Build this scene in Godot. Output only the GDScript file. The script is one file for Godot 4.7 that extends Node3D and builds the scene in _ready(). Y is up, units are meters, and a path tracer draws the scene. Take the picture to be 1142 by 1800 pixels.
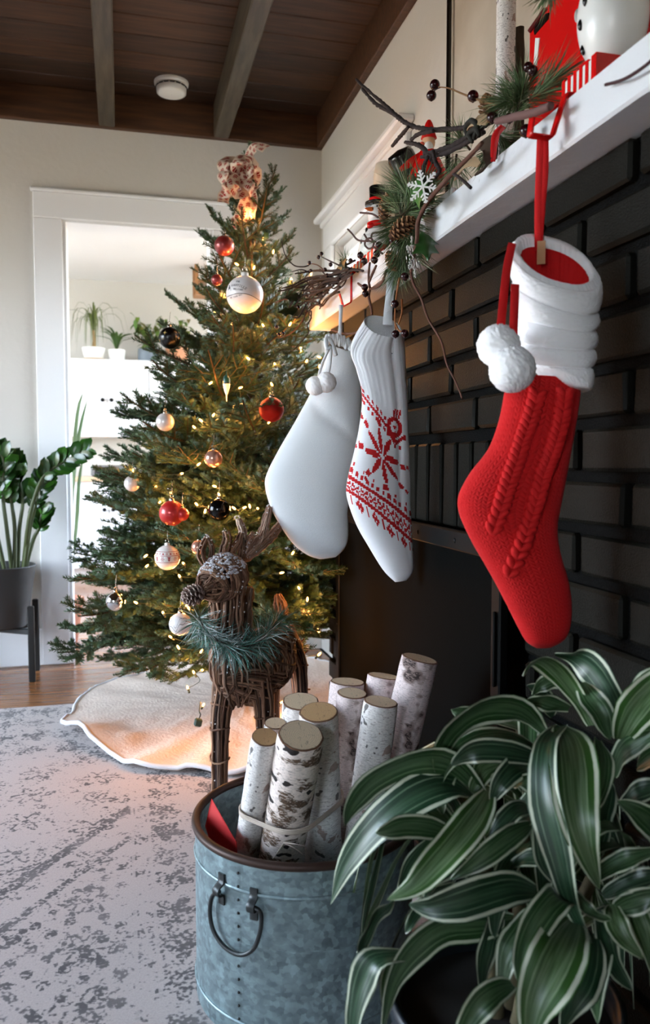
extends Node3D

const F := 1400.0
const EYE := Vector3(0, 0.93, 0)
const WZ := -3.854      # far wall
const WX := 0.963       # wall with the chimney breast
const MT := 1.465       # mantel top
var CT := Transform3D()
var rng := RandomNumberGenerator.new()
var nz := FastNoiseLite.new()
var mats := {}
var WHITE := Color(1, 1, 1)


class M:
	var p := PackedVector3Array()
	var c := PackedColorArray()
	var t := PackedVector2Array()
	var ix := PackedInt32Array()
	var weld := false

	func v(q: Vector3, col := Color(1, 1, 1), uv := Vector2.ZERO) -> int:
		p.append(q)
		c.append(col)
		t.append(uv)
		return p.size() - 1

	func tri(a: int, b: int, d: int) -> void:   # counter-clockwise seen from outside; stored clockwise
		ix.append(a)
		ix.append(d)
		ix.append(b)

	func face(pts: Array, col := Color(1, 1, 1)) -> void:   # flat polygon, counter-clockwise from outside
		var s := p.size()
		var uvs := [Vector2(0, 0), Vector2(1, 0), Vector2(1, 1), Vector2(0, 1)]
		for i in pts.size():
			v(pts[i], col, uvs[i % 4])
		for i in range(1, pts.size() - 1):
			tri(s, s + i, s + i + 1)

	func grid(rows: Array, cols: Array, closed: bool, flip := false, u_rep := 1.0, v_rep := 1.0) -> void:
		# rows: arrays of points; cols: one colour per row, or [] ; closed joins last column to first
		var s := p.size()
		var nr := rows.size()
		var nc: int = rows[0].size()
		var w := nc + (1 if closed else 0)
		for i in nr:
			var col: Color = cols[i] if i < cols.size() else Color(1, 1, 1)
			for j in w:
				v(rows[i][j % nc], col, Vector2(u_rep * j / (w - 1.0), v_rep * i / maxf(nr - 1.0, 1.0)))
		for i in nr - 1:
			for j in w - 1:
				var a := s + i * w + j
				var b := a + 1
				var d := a + w
				var e := d + 1
				if flip:
					tri(a, d, b)
					tri(b, d, e)
				else:
					tri(a, b, d)
					tri(b, e, d)
		if closed:
			weld = true

	func mesh(off := Vector3.ZERO, xf := Transform3D()) -> ArrayMesh:
		var n := PackedVector3Array()
		n.resize(p.size())
		for i in range(0, ix.size(), 3):
			var a := p[ix[i]]
			var m := (p[ix[i + 2]] - a).cross(p[ix[i + 1]] - a)
			n[ix[i]] += m
			n[ix[i + 1]] += m
			n[ix[i + 2]] += m
		if weld:
			var acc := {}
			for i in p.size():
				var k := Vector3i((p[i] * 20000.0).round())
				acc[k] = acc.get(k, Vector3.ZERO) + n[i]
			for i in p.size():
				n[i] = acc[Vector3i((p[i] * 20000.0).round())]
		for i in p.size():
			n[i] = n[i].normalized() if n[i].length_squared() > 1e-20 else Vector3.UP
		var q := PackedVector3Array()
		q.resize(p.size())
		for i in p.size():
			q[i] = p[i] - off
		var arr := []
		arr.resize(Mesh.ARRAY_MAX)
		arr[Mesh.ARRAY_VERTEX] = q
		arr[Mesh.ARRAY_NORMAL] = n
		arr[Mesh.ARRAY_COLOR] = c
		arr[Mesh.ARRAY_TEX_UV] = t
		arr[Mesh.ARRAY_INDEX] = ix
		var am := ArrayMesh.new()
		am.add_surface_from_arrays(Mesh.PRIMITIVE_TRIANGLES, arr)
		return am


# ---- camera rays: where a point of the place lies
func ray(u: float, v: float) -> Vector3:
	return CT.basis * Vector3((u - 571.0) / F, -(v - 900.0) / F, -1.0)

func P(u: float, v: float, d: float) -> Vector3:
	return EYE + ray(u, v) * d

func PX(u: float, v: float, x: float) -> Vector3:
	var r := ray(u, v)
	return EYE + r * (x / r.x)

func PY(u: float, v: float, y: float) -> Vector3:
	var r := ray(u, v)
	return EYE + r * ((y - EYE.y) / r.y)

func PZ(u: float, v: float, z: float) -> Vector3:
	var r := ray(u, v)
	return EYE + r * (z / r.z)

func lin(r: float, g: float, b: float) -> Color:
	return Color(r, g, b).srgb_to_linear()

func rr(a: float, b: float) -> float:
	return rng.randf_range(a, b)

func rv(s: float) -> Vector3:
	return Vector3(rr(-s, s), rr(-s, s), rr(-s, s))

# ---- shapes
func spline(pts: Array, n: int) -> PackedVector3Array:
	var out := PackedVector3Array()
	var k := pts.size()
	for s in n:
		var x := float(s) / (n - 1) * (k - 1)
		var i := mini(int(x), k - 2)
		var f := x - i
		var a: Vector3 = pts[maxi(i - 1, 0)]
		var b: Vector3 = pts[i]
		var c: Vector3 = pts[i + 1]
		var d: Vector3 = pts[mini(i + 2, k - 1)]
		out.append(b.cubic_interpolate(c, a, d, f))
	return out

func lerp_list(l: Array, f: float) -> float:
	var x := clampf(f, 0, 1) * (l.size() - 1)
	var i := mini(int(x), l.size() - 2)
	return lerpf(l[i], l[i + 1], x - i)

func tube(m: M, pts: PackedVector3Array, rad: Array, sides: int, col := Color(1, 1, 1), bump := 0.0) -> void:
	var rows := []
	var cols := []
	var n := pts.size()
	var nrm := Vector3.ZERO
	for i in n:
		var tg := (pts[mini(i + 1, n - 1)] - pts[maxi(i - 1, 0)]).normalized()
		if nrm == Vector3.ZERO:
			nrm = tg.cross(Vector3.UP if absf(tg.y) < 0.9 else Vector3.RIGHT).normalized()
		nrm = (nrm - tg * nrm.dot(tg)).normalized()
		var bn := tg.cross(nrm)
		var r := lerp_list(rad, float(i) / (n - 1)) if rad.size() > 1 else float(rad[0])
		var ring := PackedVector3Array()
		for j in sides:
			var th := TAU * j / sides
			var q := r
			if bump > 0.0:
				q *= 1.0 + rr(-bump, bump)
			ring.append(pts[i] + (nrm * cos(th) + bn * sin(th)) * q)
		rows.append(ring)
		cols.append(col)
	var w := m.weld
	m.grid(rows, cols, true)
	if sides <= 5:
		m.weld = w
	# caps
	for e in [0, n - 1]:
		var s := m.p.size()
		m.v(pts[e], col)
		for j in sides:
			m.v(rows[e][j], col)
		for j in sides:
			if e == 0:
				m.tri(s, s + 1 + (j + 1) % sides, s + 1 + j)
			else:
				m.tri(s, s + 1 + j, s + 1 + (j + 1) % sides)

func lathe(m: M, prof: Array, sides: int, xf := Transform3D(), col := Color(1, 1, 1), u_rep := 1.0, v_rep := 1.0) -> void:
	# profile runs from the bottom of the outside upwards (r, y)
	var rows := []
	var cols := []
	for q in prof:
		var ring := PackedVector3Array()
		for j in sides:
			var th := -TAU * j / sides
			ring.append(xf * Vector3(q.x * cos(th), q.y, q.x * sin(th)))
		rows.append(ring)
		cols.append(col)
	m.grid(rows, cols, true, false, u_rep, v_rep)

func sphere(m: M, c: Vector3, r: Vector3, rings: int, sides: int, col := Color(1, 1, 1), basis := Basis()) -> void:
	var prof := []
	for i in rings + 1:
		var a := -PI / 2 + PI * i / rings
		prof.append(Vector2(maxf(cos(a), 0.0001), sin(a)))
	lathe(m, prof, sides, Transform3D(basis * Basis.from_scale(r), c), col)

func box(m: M, c: Vector3, size: Vector3, bev := 0.003, bs := Basis(), col := Color(1, 1, 1), jit := 0.0) -> void:
	var h := size / 2.0
	bev = minf(bev, minf(h.x, minf(h.y, h.z)) * 0.9)
	var pt := {}
	for sx in [-1, 1]:
		for sy in [-1, 1]:
			for sz in [-1, 1]:
				var s := Vector3(sx, sy, sz)
				for a in 3:
					var o := h - Vector3(bev, bev, bev)
					o[a] = h[a]
					pt[[sx, sy, sz, a]] = c + bs * (o * s + rv(jit))
	if bev <= 0.0:
		jit = 0.0
	for a in 3:
		var b := (a + 1) % 3
		var d := (a + 2) % 3
		for s in [-1, 1]:
			var cyc := [[-1, -1], [1, -1], [1, 1], [-1, 1]]
			var pts := []
			for q in cyc:
				var k := [0, 0, 0, a]
				k[a] = s
				k[b] = q[0]
				k[d] = q[1]
				pts.append(pt[k])
			if s < 0:
				pts.reverse()
			m.face(pts, col)
	if bev <= 0.0:
		return
	for a in 3:     # edges along a, between faces b and d
		var b := (a + 1) % 3
		var d := (a + 2) % 3
		for sb in [-1, 1]:
			for sd in [-1, 1]:
				var pts := []
				for q in [[-1, b], [1, b], [1, d], [-1, d]]:
					var k := [0, 0, 0, q[1]]
					k[a] = q[0]
					k[b] = sb
					k[d] = sd
					pts.append(pt[k])
				if sb * sd < 0:
					pts.reverse()
				pts.reverse()
				pts = outward(pts, c)
				m.face(pts, col)
	for sx in [-1, 1]:
		for sy in [-1, 1]:
			for sz in [-1, 1]:
				m.face(outward([pt[[sx, sy, sz, 0]], pt[[sx, sy, sz, 1]], pt[[sx, sy, sz, 2]]], c), col)

func outward(pts: Array, c: Vector3) -> Array:
	var n: Vector3 = (pts[1] - pts[0]).cross(pts[2] - pts[0])
	if n.dot((pts[0] + pts[1] + pts[2]) / 3.0 - c) < 0:
		pts.reverse()
	return pts

func blade(m: M, a: Vector3, dir: Vector3, side: Vector3, ln: float, w: float, col: Color, bend := Vector3.ZERO) -> void:
	var s := m.p.size()
	m.v(a, col)
	m.v(a + dir * ln * 0.45 + side * w * 0.5 + bend * 0.3, col)
	m.v(a + dir * ln + bend, col)
	m.v(a + dir * ln * 0.45 - side * w * 0.5 + bend * 0.3, col)
	m.tri(s, s + 1, s + 2)
	m.tri(s, s + 2, s + 3)

func strap(m: M, pts: PackedVector3Array, side: Vector3, w: Array, th: float, col := Color(1, 1, 1)) -> void:
	var rows := []
	var n := pts.size()
	for i in n:
		var tg := (pts[mini(i + 1, n - 1)] - pts[maxi(i - 1, 0)]).normalized()
		var sd := (side - tg * side.dot(tg)).normalized()
		var nn := tg.cross(sd)
		var hw := (lerp_list(w, float(i) / (n - 1)) if w.size() > 1 else float(w[0])) / 2.0
		var e := th / 2.0
		var ring := PackedVector3Array()
		for q in [[-1, -1], [0, -1.15], [1, -1], [1, 1], [0, 1.15], [-1, 1]]:
			ring.append(pts[i] + sd * (hw * q[0]) + nn * (e * q[1]))
		rows.append(ring)
	m.grid(rows, [], true)
	for k in rows.size():
		for j in 7:
			m.c[m.p.size() - rows.size() * 7 + k * 7 + j] = col
	m.weld = false
	m.face([rows[0][0], rows[0][5], rows[0][3], rows[0][2]], col)
	var l: PackedVector3Array = rows[n - 1]
	m.face([l[0], l[2], l[3], l[5]], col)

func rod(m: M, a: Vector3, b: Vector3, r: float, sides := 6, col := Color(1, 1, 1)) -> void:
	tube(m, PackedVector3Array([a, b]), [r], sides, col)

func prism(m: M, poly: PackedVector2Array, xf: Transform3D, depth: float, col := Color(1, 1, 1)) -> void:
	# flat outline (counter-clockwise in x,y), depth along local z from 0 to depth
	var tr := Geometry2D.triangulate_polygon(poly)
	var n := poly.size()
	for f in [0, 1]:
		var s := m.p.size()
		for q in poly:
			m.v(xf * Vector3(q.x, q.y, depth * f), col, q)
		for i in range(0, tr.size(), 3):
			var a := tr[i]
			var b := tr[i + 1]
			var d := tr[i + 2]
			if (poly[b] - poly[a]).cross(poly[d] - poly[a]) < 0:
				var x := b
				b = d
				d = x
			if f == 1:
				m.tri(s + a, s + b, s + d)
			else:
				m.tri(s + a, s + d, s + b)
	for i in n:
		var j := (i + 1) % n
		m.face([xf * Vector3(poly[i].x, poly[i].y, 0), xf * Vector3(poly[j].x, poly[j].y, 0), xf * Vector3(poly[j].x, poly[j].y, depth), xf * Vector3(poly[i].x, poly[i].y, depth)], col)

# ---- objects
func thing(called: String, label: String, cat: String, at := Vector3.ZERO, group := "") -> Node3D:
	var o := Node3D.new()
	o.name = called
	o.position = at
	add_child(o, true)
	tag(o, label, cat, group)
	return o

func tag(o: Node3D, label: String, cat: String, group := "", kind := "") -> void:
	o.set_meta("label", label)
	o.set_meta("category", cat)
	if group:
		o.set_meta("group", group)
	if kind:
		o.set_meta("kind", kind)

func origin_of(n: Node) -> Vector3:
	var r := Vector3.ZERO
	while n != self and n is Node3D:
		r += n.position
		n = n.get_parent()
	return r

func part(called: String, m: M, mat: Material, parent: Node3D, at = null) -> MeshInstance3D:
	# m in world places; the node's origin becomes «at» (default the parent's origin)
	var o := MeshInstance3D.new()
	o.name = called
	var po := origin_of(parent)
	var own: Vector3 = po if at == null else at
	o.position = own - po
	o.mesh = m.mesh(own)
	o.material_override = mat
	parent.add_child(o, true)
	return o

func inst(called: String, mesh: Mesh, mat: Material, parent: Node3D, xf: Transform3D) -> MeshInstance3D:
	var o := MeshInstance3D.new()
	o.name = called
	o.mesh = mesh
	if mat:
		o.material_override = mat
	xf.origin -= origin_of(parent)
	o.transform = xf
	parent.add_child(o, true)
	return o

func solo(called: String, m: M, mat: Material, label: String, cat: String, at: Vector3, group := "") -> MeshInstance3D:
	var o := part(called, m, mat, self, at)
	tag(o, label, cat, group)
	return o

func structure(called: String, m: M, mat: Material, label := "", cat := "") -> MeshInstance3D:
	var o := part(called, m, mat, self)
	o.set_meta("kind", "structure")
	if label:
		o.set_meta("label", label)
		o.set_meta("category", cat)
	return o

# ---- materials
func noise(freq: float, oct := 4, sd := 1, type := FastNoiseLite.TYPE_SIMPLEX_SMOOTH) -> FastNoiseLite:
	var f := FastNoiseLite.new()
	f.noise_type = type
	f.seed = sd
	f.frequency = freq
	f.fractal_octaves = oct
	return f

func ntex(freq: float, oct: int, lo: Color, hi: Color, size := 512, normal := 0.0, sd := 3) -> NoiseTexture2D:
	var t := NoiseTexture2D.new()
	t.noise = noise(freq, oct, sd)
	t.width = size
	t.height = size
	t.seamless = true
	if normal > 0.0:
		t.as_normal_map = true
		t.bump_strength = normal
	else:
		var g := Gradient.new()
		g.set_color(0, lo)
		g.set_color(1, hi)
		t.color_ramp = g
	return t

func mat(key: String, col: Color, rough: float, metal := 0.0) -> StandardMaterial3D:
	if mats.has(key):
		return mats[key]
	var m := StandardMaterial3D.new()
	m.resource_name = key
	m.albedo_color = col
	m.roughness = rough
	m.metallic = metal
	mats[key] = m
	return m

func vmat(key: String, rough: float) -> StandardMaterial3D:
	var m := mat(key, WHITE, rough)
	m.vertex_color_use_as_albedo = true
	return m

func tri_normal(m: StandardMaterial3D, t: Texture2D, scale: float, strength := 1.0, world := true) -> void:
	m.normal_enabled = true
	m.normal_texture = t
	m.normal_scale = strength
	m.uv1_triplanar = true
	m.uv1_world_triplanar = world
	m.uv1_scale = Vector3.ONE * scale

func img(w: int, h: int, f) -> ImageTexture:
	var im := Image.create(w, h, false, Image.FORMAT_RGB8)
	for y in h:
		for x in w:
			im.set_pixel(x, y, f.call(x, y))
	return ImageTexture.create_from_image(im)

func _ready() -> void:
	rng.seed = 20241
	nz = noise(1.0, 3, 5)
	# camera
	var cam := Camera3D.new()
	cam.name = "camera"
	var yaw := deg_to_rad(14.27)
	var pit := -atan(85.0 / F)
	CT = Transform3D(Basis(Vector3.UP, -yaw) * Basis(Vector3.RIGHT, pit), EYE)
	cam.transform = CT
	cam.fov = rad_to_deg(2.0 * atan(900.0 / F))
	cam.near = 0.05
	cam.far = 200.0
	var lens := CameraAttributesPhysical.new()
	lens.frustum_focal_length = 12.0 / (900.0 / F)
	lens.frustum_focus_distance = 1.75
	lens.exposure_aperture = 3.2
	cam.attributes = lens
	add_child(cam)
	cam.current = true
	# sky: bright overcast daylight
	var env := Environment.new()
	var sky := Sky.new()
	var sm := ProceduralSkyMaterial.new()
	sm.sky_top_color = Color(0.70, 0.80, 0.92)
	sm.sky_horizon_color = Color(0.90, 0.93, 0.95)
	sm.sky_curve = 0.2
	sm.ground_horizon_color = Color(0.62, 0.60, 0.55)
	sm.ground_bottom_color = Color(0.45, 0.43, 0.38)
	sm.sky_energy_multiplier = 1.0
	sky.sky_material = sm
	env.background_mode = Environment.BG_SKY
	env.sky = sky
	env.background_energy_multiplier = SKY
	env.tonemap_mode = Environment.TONE_MAPPER_LINEAR
	env.tonemap_exposure = EXPO
	env.sdfgi_enabled = true
	env.ssao_enabled = true
	env.ssil_enabled = true
	var we := WorldEnvironment.new()
	we.name = "world_environment"
	we.environment = env
	add_child(we)
	make_materials()
	room()
	kitchen()
	fireplace()
	rug_and_skirt()
	tree()
	ornaments()
	stockings()
	bucket()
	logs()
	reindeer()
	mantel_things()
	garlands()
	zz_plant()
	dracaena()

const SKY := 22.0
const EXPO := 1.48

func make_materials() -> void:
	var fine := ntex(0.05, 4, Color.BLACK, WHITE, 256, 4.0, 7)
	var wall := mat("wall_paint", Color(0.80, 0.785, 0.755), 0.75)
	tri_normal(wall, fine, 2.0, 0.08)
	mat("trim_paint", Color(0.90, 0.90, 0.90), 0.4)
	mat("mantel_paint", Color(0.90, 0.91, 0.92), 0.45)
	var grain := NoiseTexture2D.new()
	var gn := noise(0.01, 5, 11)
	gn.domain_warp_enabled = true
	grain.noise = gn
	grain.width = 512
	grain.height = 512
	grain.seamless = true
	var ramp := Gradient.new()
	ramp.set_color(0, Color(0.62, 0.60, 0.58))
	ramp.set_color(1, Color(1, 1, 1))
	grain.color_ramp = ramp
	for w in [["ceiling_wood_a", Color(0.31, 0.195, 0.115)], ["ceiling_wood_b", Color(0.36, 0.225, 0.125)], ["ceiling_wood_c", Color(0.27, 0.17, 0.10)]]:
		var cw := mat(w[0], w[1], 0.55)
		cw.albedo_texture = grain
		cw.uv1_triplanar = true
		cw.uv1_world_triplanar = true
		cw.uv1_scale = Vector3(0.5, 6, 6)
	var bw := mat("beam_wood", Color(0.34, 0.30, 0.235), 0.6)
	bw.albedo_texture = grain
	bw.uv1_triplanar = true
	bw.uv1_world_triplanar = true
	bw.uv1_scale = Vector3(5, 5, 0.6)
	for w in [["oak_a", Color(0.66, 0.44, 0.27)], ["oak_b", Color(0.60, 0.39, 0.23)], ["oak_c", Color(0.70, 0.48, 0.31)]]:
		var fw := mat(w[0], w[1], 0.22)
		fw.albedo_texture = grain
		fw.uv1_triplanar = true
		fw.uv1_world_triplanar = true
		fw.uv1_scale = Vector3(0.8, 9, 9)
		fw.metallic_specular = 0.6
	mat("dark_gap", Color(0.06, 0.045, 0.035), 0.8)
	var bn := ntex(0.03, 5, Color.BLACK, WHITE, 512, 9.0, 21)
	var br := mat("black_brick", Color(0.085, 0.085, 0.072), 0.42)
	tri_normal(br, bn, 14.0, 0.45)
	br.metallic_specular = 0.18
	var mo := mat("black_mortar", Color(0.04, 0.045, 0.045), 0.5)
	mo.metallic_specular = 0.12
	tri_normal(mo, bn, 14.0, 0.8)
	mat("soot", Color(0.03, 0.03, 0.03), 0.9)
	var gl := mat("window_glass", Color(1, 1, 1, 0.04), 0.02)
	gl.transparency = BaseMaterial3D.TRANSPARENCY_ALPHA
	mat("white_ceramic", Color(0.92, 0.92, 0.90), 0.25)
	mat("plastic_white", Color(0.90, 0.88, 0.84), 0.4)
	mat("iron_black", Color(0.03, 0.034, 0.034), 0.5)
	mats["iron_black"].metallic_specular = 0.25
	vmat("painted", 0.5)
	vmat("matte", 0.9)
	vmat("glossy", 0.12)
	vmat("leafy", 0.42)


func slab(name_: String, a: Vector3, b: Vector3, material: Material) -> MeshInstance3D:
	var m := M.new()
	box(m, (a + b) / 2.0, (b - a).abs(), 0.0)
	return structure(name_, m, material)


func strip(m: M, a: Vector3, b: Vector3, bev := 0.003) -> void:
	box(m, (a + b) / 2.0, (b - a).abs(), bev)


func window_unit(called: String, axis: int, at: float, lo: Vector2, hi: Vector2, inner: float) -> Node3D:
	# a glazed opening in the plane axis = at; lo, hi are (along, up); inner is the room side (+1 or -1)
	var w := Node3D.new()
	w.name = called
	add_child(w, true)
	w.set_meta("kind", "structure")
	var put := func(a: float, u: float, off: float) -> Vector3:
		return Vector3(at + off, u, a) if axis == 0 else Vector3(a, u, at + off)
	var fr := M.new()
	var t := 0.03
	for q in [[lo.x, lo.x + 0.05, lo.y, hi.y], [hi.x - 0.05, hi.x, lo.y, hi.y], [lo.x + 0.05, hi.x - 0.05, lo.y, lo.y + 0.06], [lo.x + 0.05, hi.x - 0.05, hi.y - 0.05, hi.y]]:
		strip(fr, put.call(q[0], q[2], -t), put.call(q[1], q[3], t))
	part("window_frame", fr, mats["trim_paint"], w)
	var mid := (lo.y + hi.y) / 2.0
	var s := M.new()
	strip(s, put.call(lo.x + 0.05, mid - 0.02, -t * 0.8), put.call(hi.x - 0.05, mid + 0.02, t * 0.8))
	part("sash_bar", s, mats["trim_paint"], w)
	for q in [[lo.y + 0.06, mid - 0.02], [mid + 0.02, hi.y - 0.05]]:
		var g := M.new()
		strip(g, put.call(lo.x + 0.05, q[0], -0.003), put.call(hi.x - 0.05, q[1], 0.003), 0.0)
		part("pane", g, mats["window_glass"], w)
	return w


func wall_with_hole(called: String, axis: int, at0: float, at1: float, span: Vector2, top: float, lo: Vector2, hi: Vector2, material: Material) -> void:
	# a wall between at0 and at1 on the axis with one opening lo..hi (along, up)
	var m := M.new()
	for q in [[span.x, lo.x, 0.0, top], [hi.x, span.y, 0.0, top], [lo.x, hi.x, 0.0, lo.y], [lo.x, hi.x, hi.y, top]]:
		if q[1] - q[0] < 0.001 or q[3] - q[2] < 0.001:
			continue
		var a := Vector3(at0, q[2], q[0]) if axis == 0 else Vector3(q[0], q[2], at0)
		var b := Vector3(at1, q[3], q[1]) if axis == 0 else Vector3(q[1], q[3], at1)
		box(m, (a + b) / 2.0, (b - a).abs(), 0.0)
	structure(called, m, material)


const LX := -3.1       # left wall of the living room
const BZ := 2.4        # wall behind the camera
const OL := -0.234     # doorway, left and right jamb
const OR := 0.42
const KB := -6.93      # back wall of the kitchen

func room() -> void:
	var wall: Material = mats["wall_paint"]
	var trim: Material = mats["trim_paint"]
	# walls
	wall_with_hole("wall_far", 2, WZ - 0.12, WZ, Vector2(LX - 0.12, WX + 0.12), 2.7, Vector2(OL, 0.0), Vector2(OR, 2.03), wall)
	wall_with_hole("wall_right", 0, WX, WX + 0.14, Vector2(WZ, BZ), 2.7, Vector2(-3.6, 0.75), Vector2(-2.74, 1.93), wall)
	wall_with_hole("wall_left", 0, LX - 0.14, LX, Vector2(WZ, BZ), 2.7, Vector2(-3.3, 0.35), Vector2(-1.2, 2.3), wall)
	wall_with_hole("wall_back", 2, BZ, BZ + 0.14, Vector2(LX - 0.12, WX + 0.14), 2.7, Vector2(-2.7, 0.9), Vector2(-1.6, 2.0), wall)
	window_unit("window_1", 0, WX + 0.07, Vector2(-3.6, 0.75), Vector2(-2.74, 1.93), -1)
	window_unit("window_2", 0, LX - 0.07, Vector2(-3.3, 0.35), Vector2(-1.2, 2.3), 1)
	window_unit("window_3", 2, BZ + 0.07, Vector2(-2.7, 0.9), Vector2(-1.6, 2.0), -1)
	# floor: slab and oak boards
	var fl := slab("floor", Vector3(LX - 0.14, -0.12, KB - 0.1), Vector3(2.0, -0.012, BZ + 0.14), mats["dark_gap"])
	var z := -3.05
	var row := 0
	var oak := ["oak_a", "oak_b", "oak_c"]
	while z > KB:
		var x := (-2.4 if z > -3.9 else -1.75) + rr(0.1, 0.9)
		var from := -2.4 if z > -3.9 else -1.75
		var end := 0.95 if z > -3.8 else 1.85
		while from < end:
			var to := minf(x, end)
			if to - from > 0.05 and not (z < -3.8 and z > -3.98 and (to < OL or from > OR)):
				var m := M.new()
				box(m, Vector3((from + to) / 2, -0.009, z - 0.0415), Vector3(to - from - 0.002, 0.018, 0.0815), 0.0015)
				part("floorboard", m, mats[oak[rng.randi() % 3]], fl)
			from = to
			x += rr(0.9, 1.5)
		z -= 0.083
		row += 1
	var m2 := M.new()
	strip(m2, Vector3(LX, -0.012, -3.05), Vector3(WX, 0.0, BZ), 0.0)
	part("covered_boards", m2, mats["oak_b"], fl)
	# ceiling: planks across, beams along
	var ce := slab("ceiling", Vector3(LX - 0.14, 2.63, WZ - 0.12), Vector3(WX + 0.14, 2.75, BZ + 0.14), mats["ceiling_wood_c"])
	var pw := ["ceiling_wood_a", "ceiling_wood_b", "ceiling_wood_c"]
	z = WZ
	while z < BZ:
		var m := M.new()
		strip(m, Vector3(LX, 2.60, z + 0.0015), Vector3(WX, 2.63, minf(z + 0.1385, BZ)), 0.004)
		part("ceiling_plank", m, mats[pw[rng.randi() % 3]], ce)
		z += 0.14
	for i in range(-6, 2):
		var bx := -0.043 + 0.515 * i
		var m := M.new()
		strip(m, Vector3(bx - 0.035, 2.448, WZ + 0.03), Vector3(bx + 0.035, 2.60, BZ), 0.005)
		part("ceiling_beam", m, mats["beam_wood"], ce)
	var fa := M.new()
	strip(fa, Vector3(LX, 2.448, WZ), Vector3(WX, 2.60, WZ + 0.03), 0.003)
	part("edge_board", fa, mats["ceiling_wood_b"], ce)
	fa = M.new()
	strip(fa, Vector3(WX - 0.03, 2.448, WZ + 0.03), Vector3(WX, 2.60, BZ), 0.003)
	part("edge_board", fa, mats["ceiling_wood_b"], ce)
	# baseboards
	var bb := M.new()
	strip(bb, Vector3(LX, 0.0, WZ), Vector3(OL - 0.13, 0.17, WZ + 0.018), 0.004)
	structure("baseboard_far", bb, trim)
	bb = M.new()
	strip(bb, Vector3(LX, 0.0, WZ + 0.02), Vector3(LX + 0.018, 0.17, BZ), 0.004)
	structure("baseboard_left", bb, trim)
	# doorway lining and casing
	var d := Node3D.new()
	d.name = "door_1"
	add_child(d, true)
	d.set_meta("kind", "structure")
	for q in [[OL - 0.135, OL - 0.01], [OR + 0.01, OR + 0.11]]:
		var m := M.new()
		strip(m, Vector3(q[0], 0.0, WZ), Vector3(q[1], 2.03, WZ + 0.02), 0.004)
		part("casing", m, trim, d)
	var hd := M.new()
	strip(hd, Vector3(OL - 0.135, 2.03, WZ), Vector3(OR + 0.11, 2.145, WZ + 0.02), 0.004)
	strip(hd, Vector3(OL - 0.145, 2.145, WZ), Vector3(OR + 0.12, 2.16, WZ + 0.03), 0.004)
	part("head_casing", hd, trim, d)
	for q in [[OL - 0.012, OL + 0.004], [OR - 0.004, OR + 0.012]]:
		var m := M.new()
		strip(m, Vector3(q[0], 0.0, WZ - 0.125), Vector3(q[1], 2.03, WZ + 0.012), 0.002)
		part("jamb", m, trim, d)
	var hj := M.new()
	strip(hj, Vector3(OL, 2.018, WZ - 0.125), Vector3(OR, 2.034, WZ + 0.012), 0.002)
	part("head_jamb", hj, trim, d)
	# casing of the window beside the chimney breast
	var t := Node3D.new()
	t.name = "trim_1"
	add_child(t, true)
	t.set_meta("kind", "structure")
	var c := M.new()
	strip(c, Vector3(WX - 0.02, 0.62, -3.72), Vector3(WX, 1.935, -3.605), 0.004)
	part("casing", c, trim, t)
	c = M.new()
	strip(c, Vector3(WX - 0.02, 0.62, -2.735), Vector3(WX, 1.935, -2.62), 0.004)
	part("casing", c, trim, t)
	c = M.new()
	strip(c, Vector3(WX - 0.022, 1.935, -3.74), Vector3(WX, 2.07, -2.60), 0.004)
	part("head_casing", c, trim, t)
	c = M.new()
	strip(c, Vector3(WX - 0.06, 2.07, -3.78), Vector3(WX, 2.095, -2.57), 0.006)
	strip(c, Vector3(WX - 0.035, 2.045, -3.755), Vector3(WX, 2.07, -2.585), 0.006)
	part("crown", c, trim, t)
	# smoke detector
	var s := thing("smoke_detector", "round white smoke detector on the dark plank ceiling between two beams", "smoke detector", Vector3(0.235, 2.60, -3.66))
	var b := M.new()
	lathe(b, [Vector2(0.001, -0.016), Vector2(0.068, -0.016), Vector2(0.074, -0.010), Vector2(0.075, 0.0)], 40, Transform3D(Basis(), s.position))
	part("base", b, mats["plastic_white"], s)
	b = M.new()
	lathe(b, [Vector2(0.001, -0.052), Vector2(0.05, -0.052), Vector2(0.064, -0.045), Vector2(0.066, -0.022), Vector2(0.058, -0.016)], 40, Transform3D(Basis(), s.position))
	part("cover", b, mats["plastic_white"], s)
	b = M.new()
	for k in 16:
		var th := TAU * k / 16
		box(b, s.position + Vector3(0.0655 * cos(th), -0.024, 0.0655 * sin(th)), Vector3(0.006, 0.004, 0.02), 0.0, Basis(Vector3.UP, -th))
	part("vent_slot", b, mats["dark_gap"], s)


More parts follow.
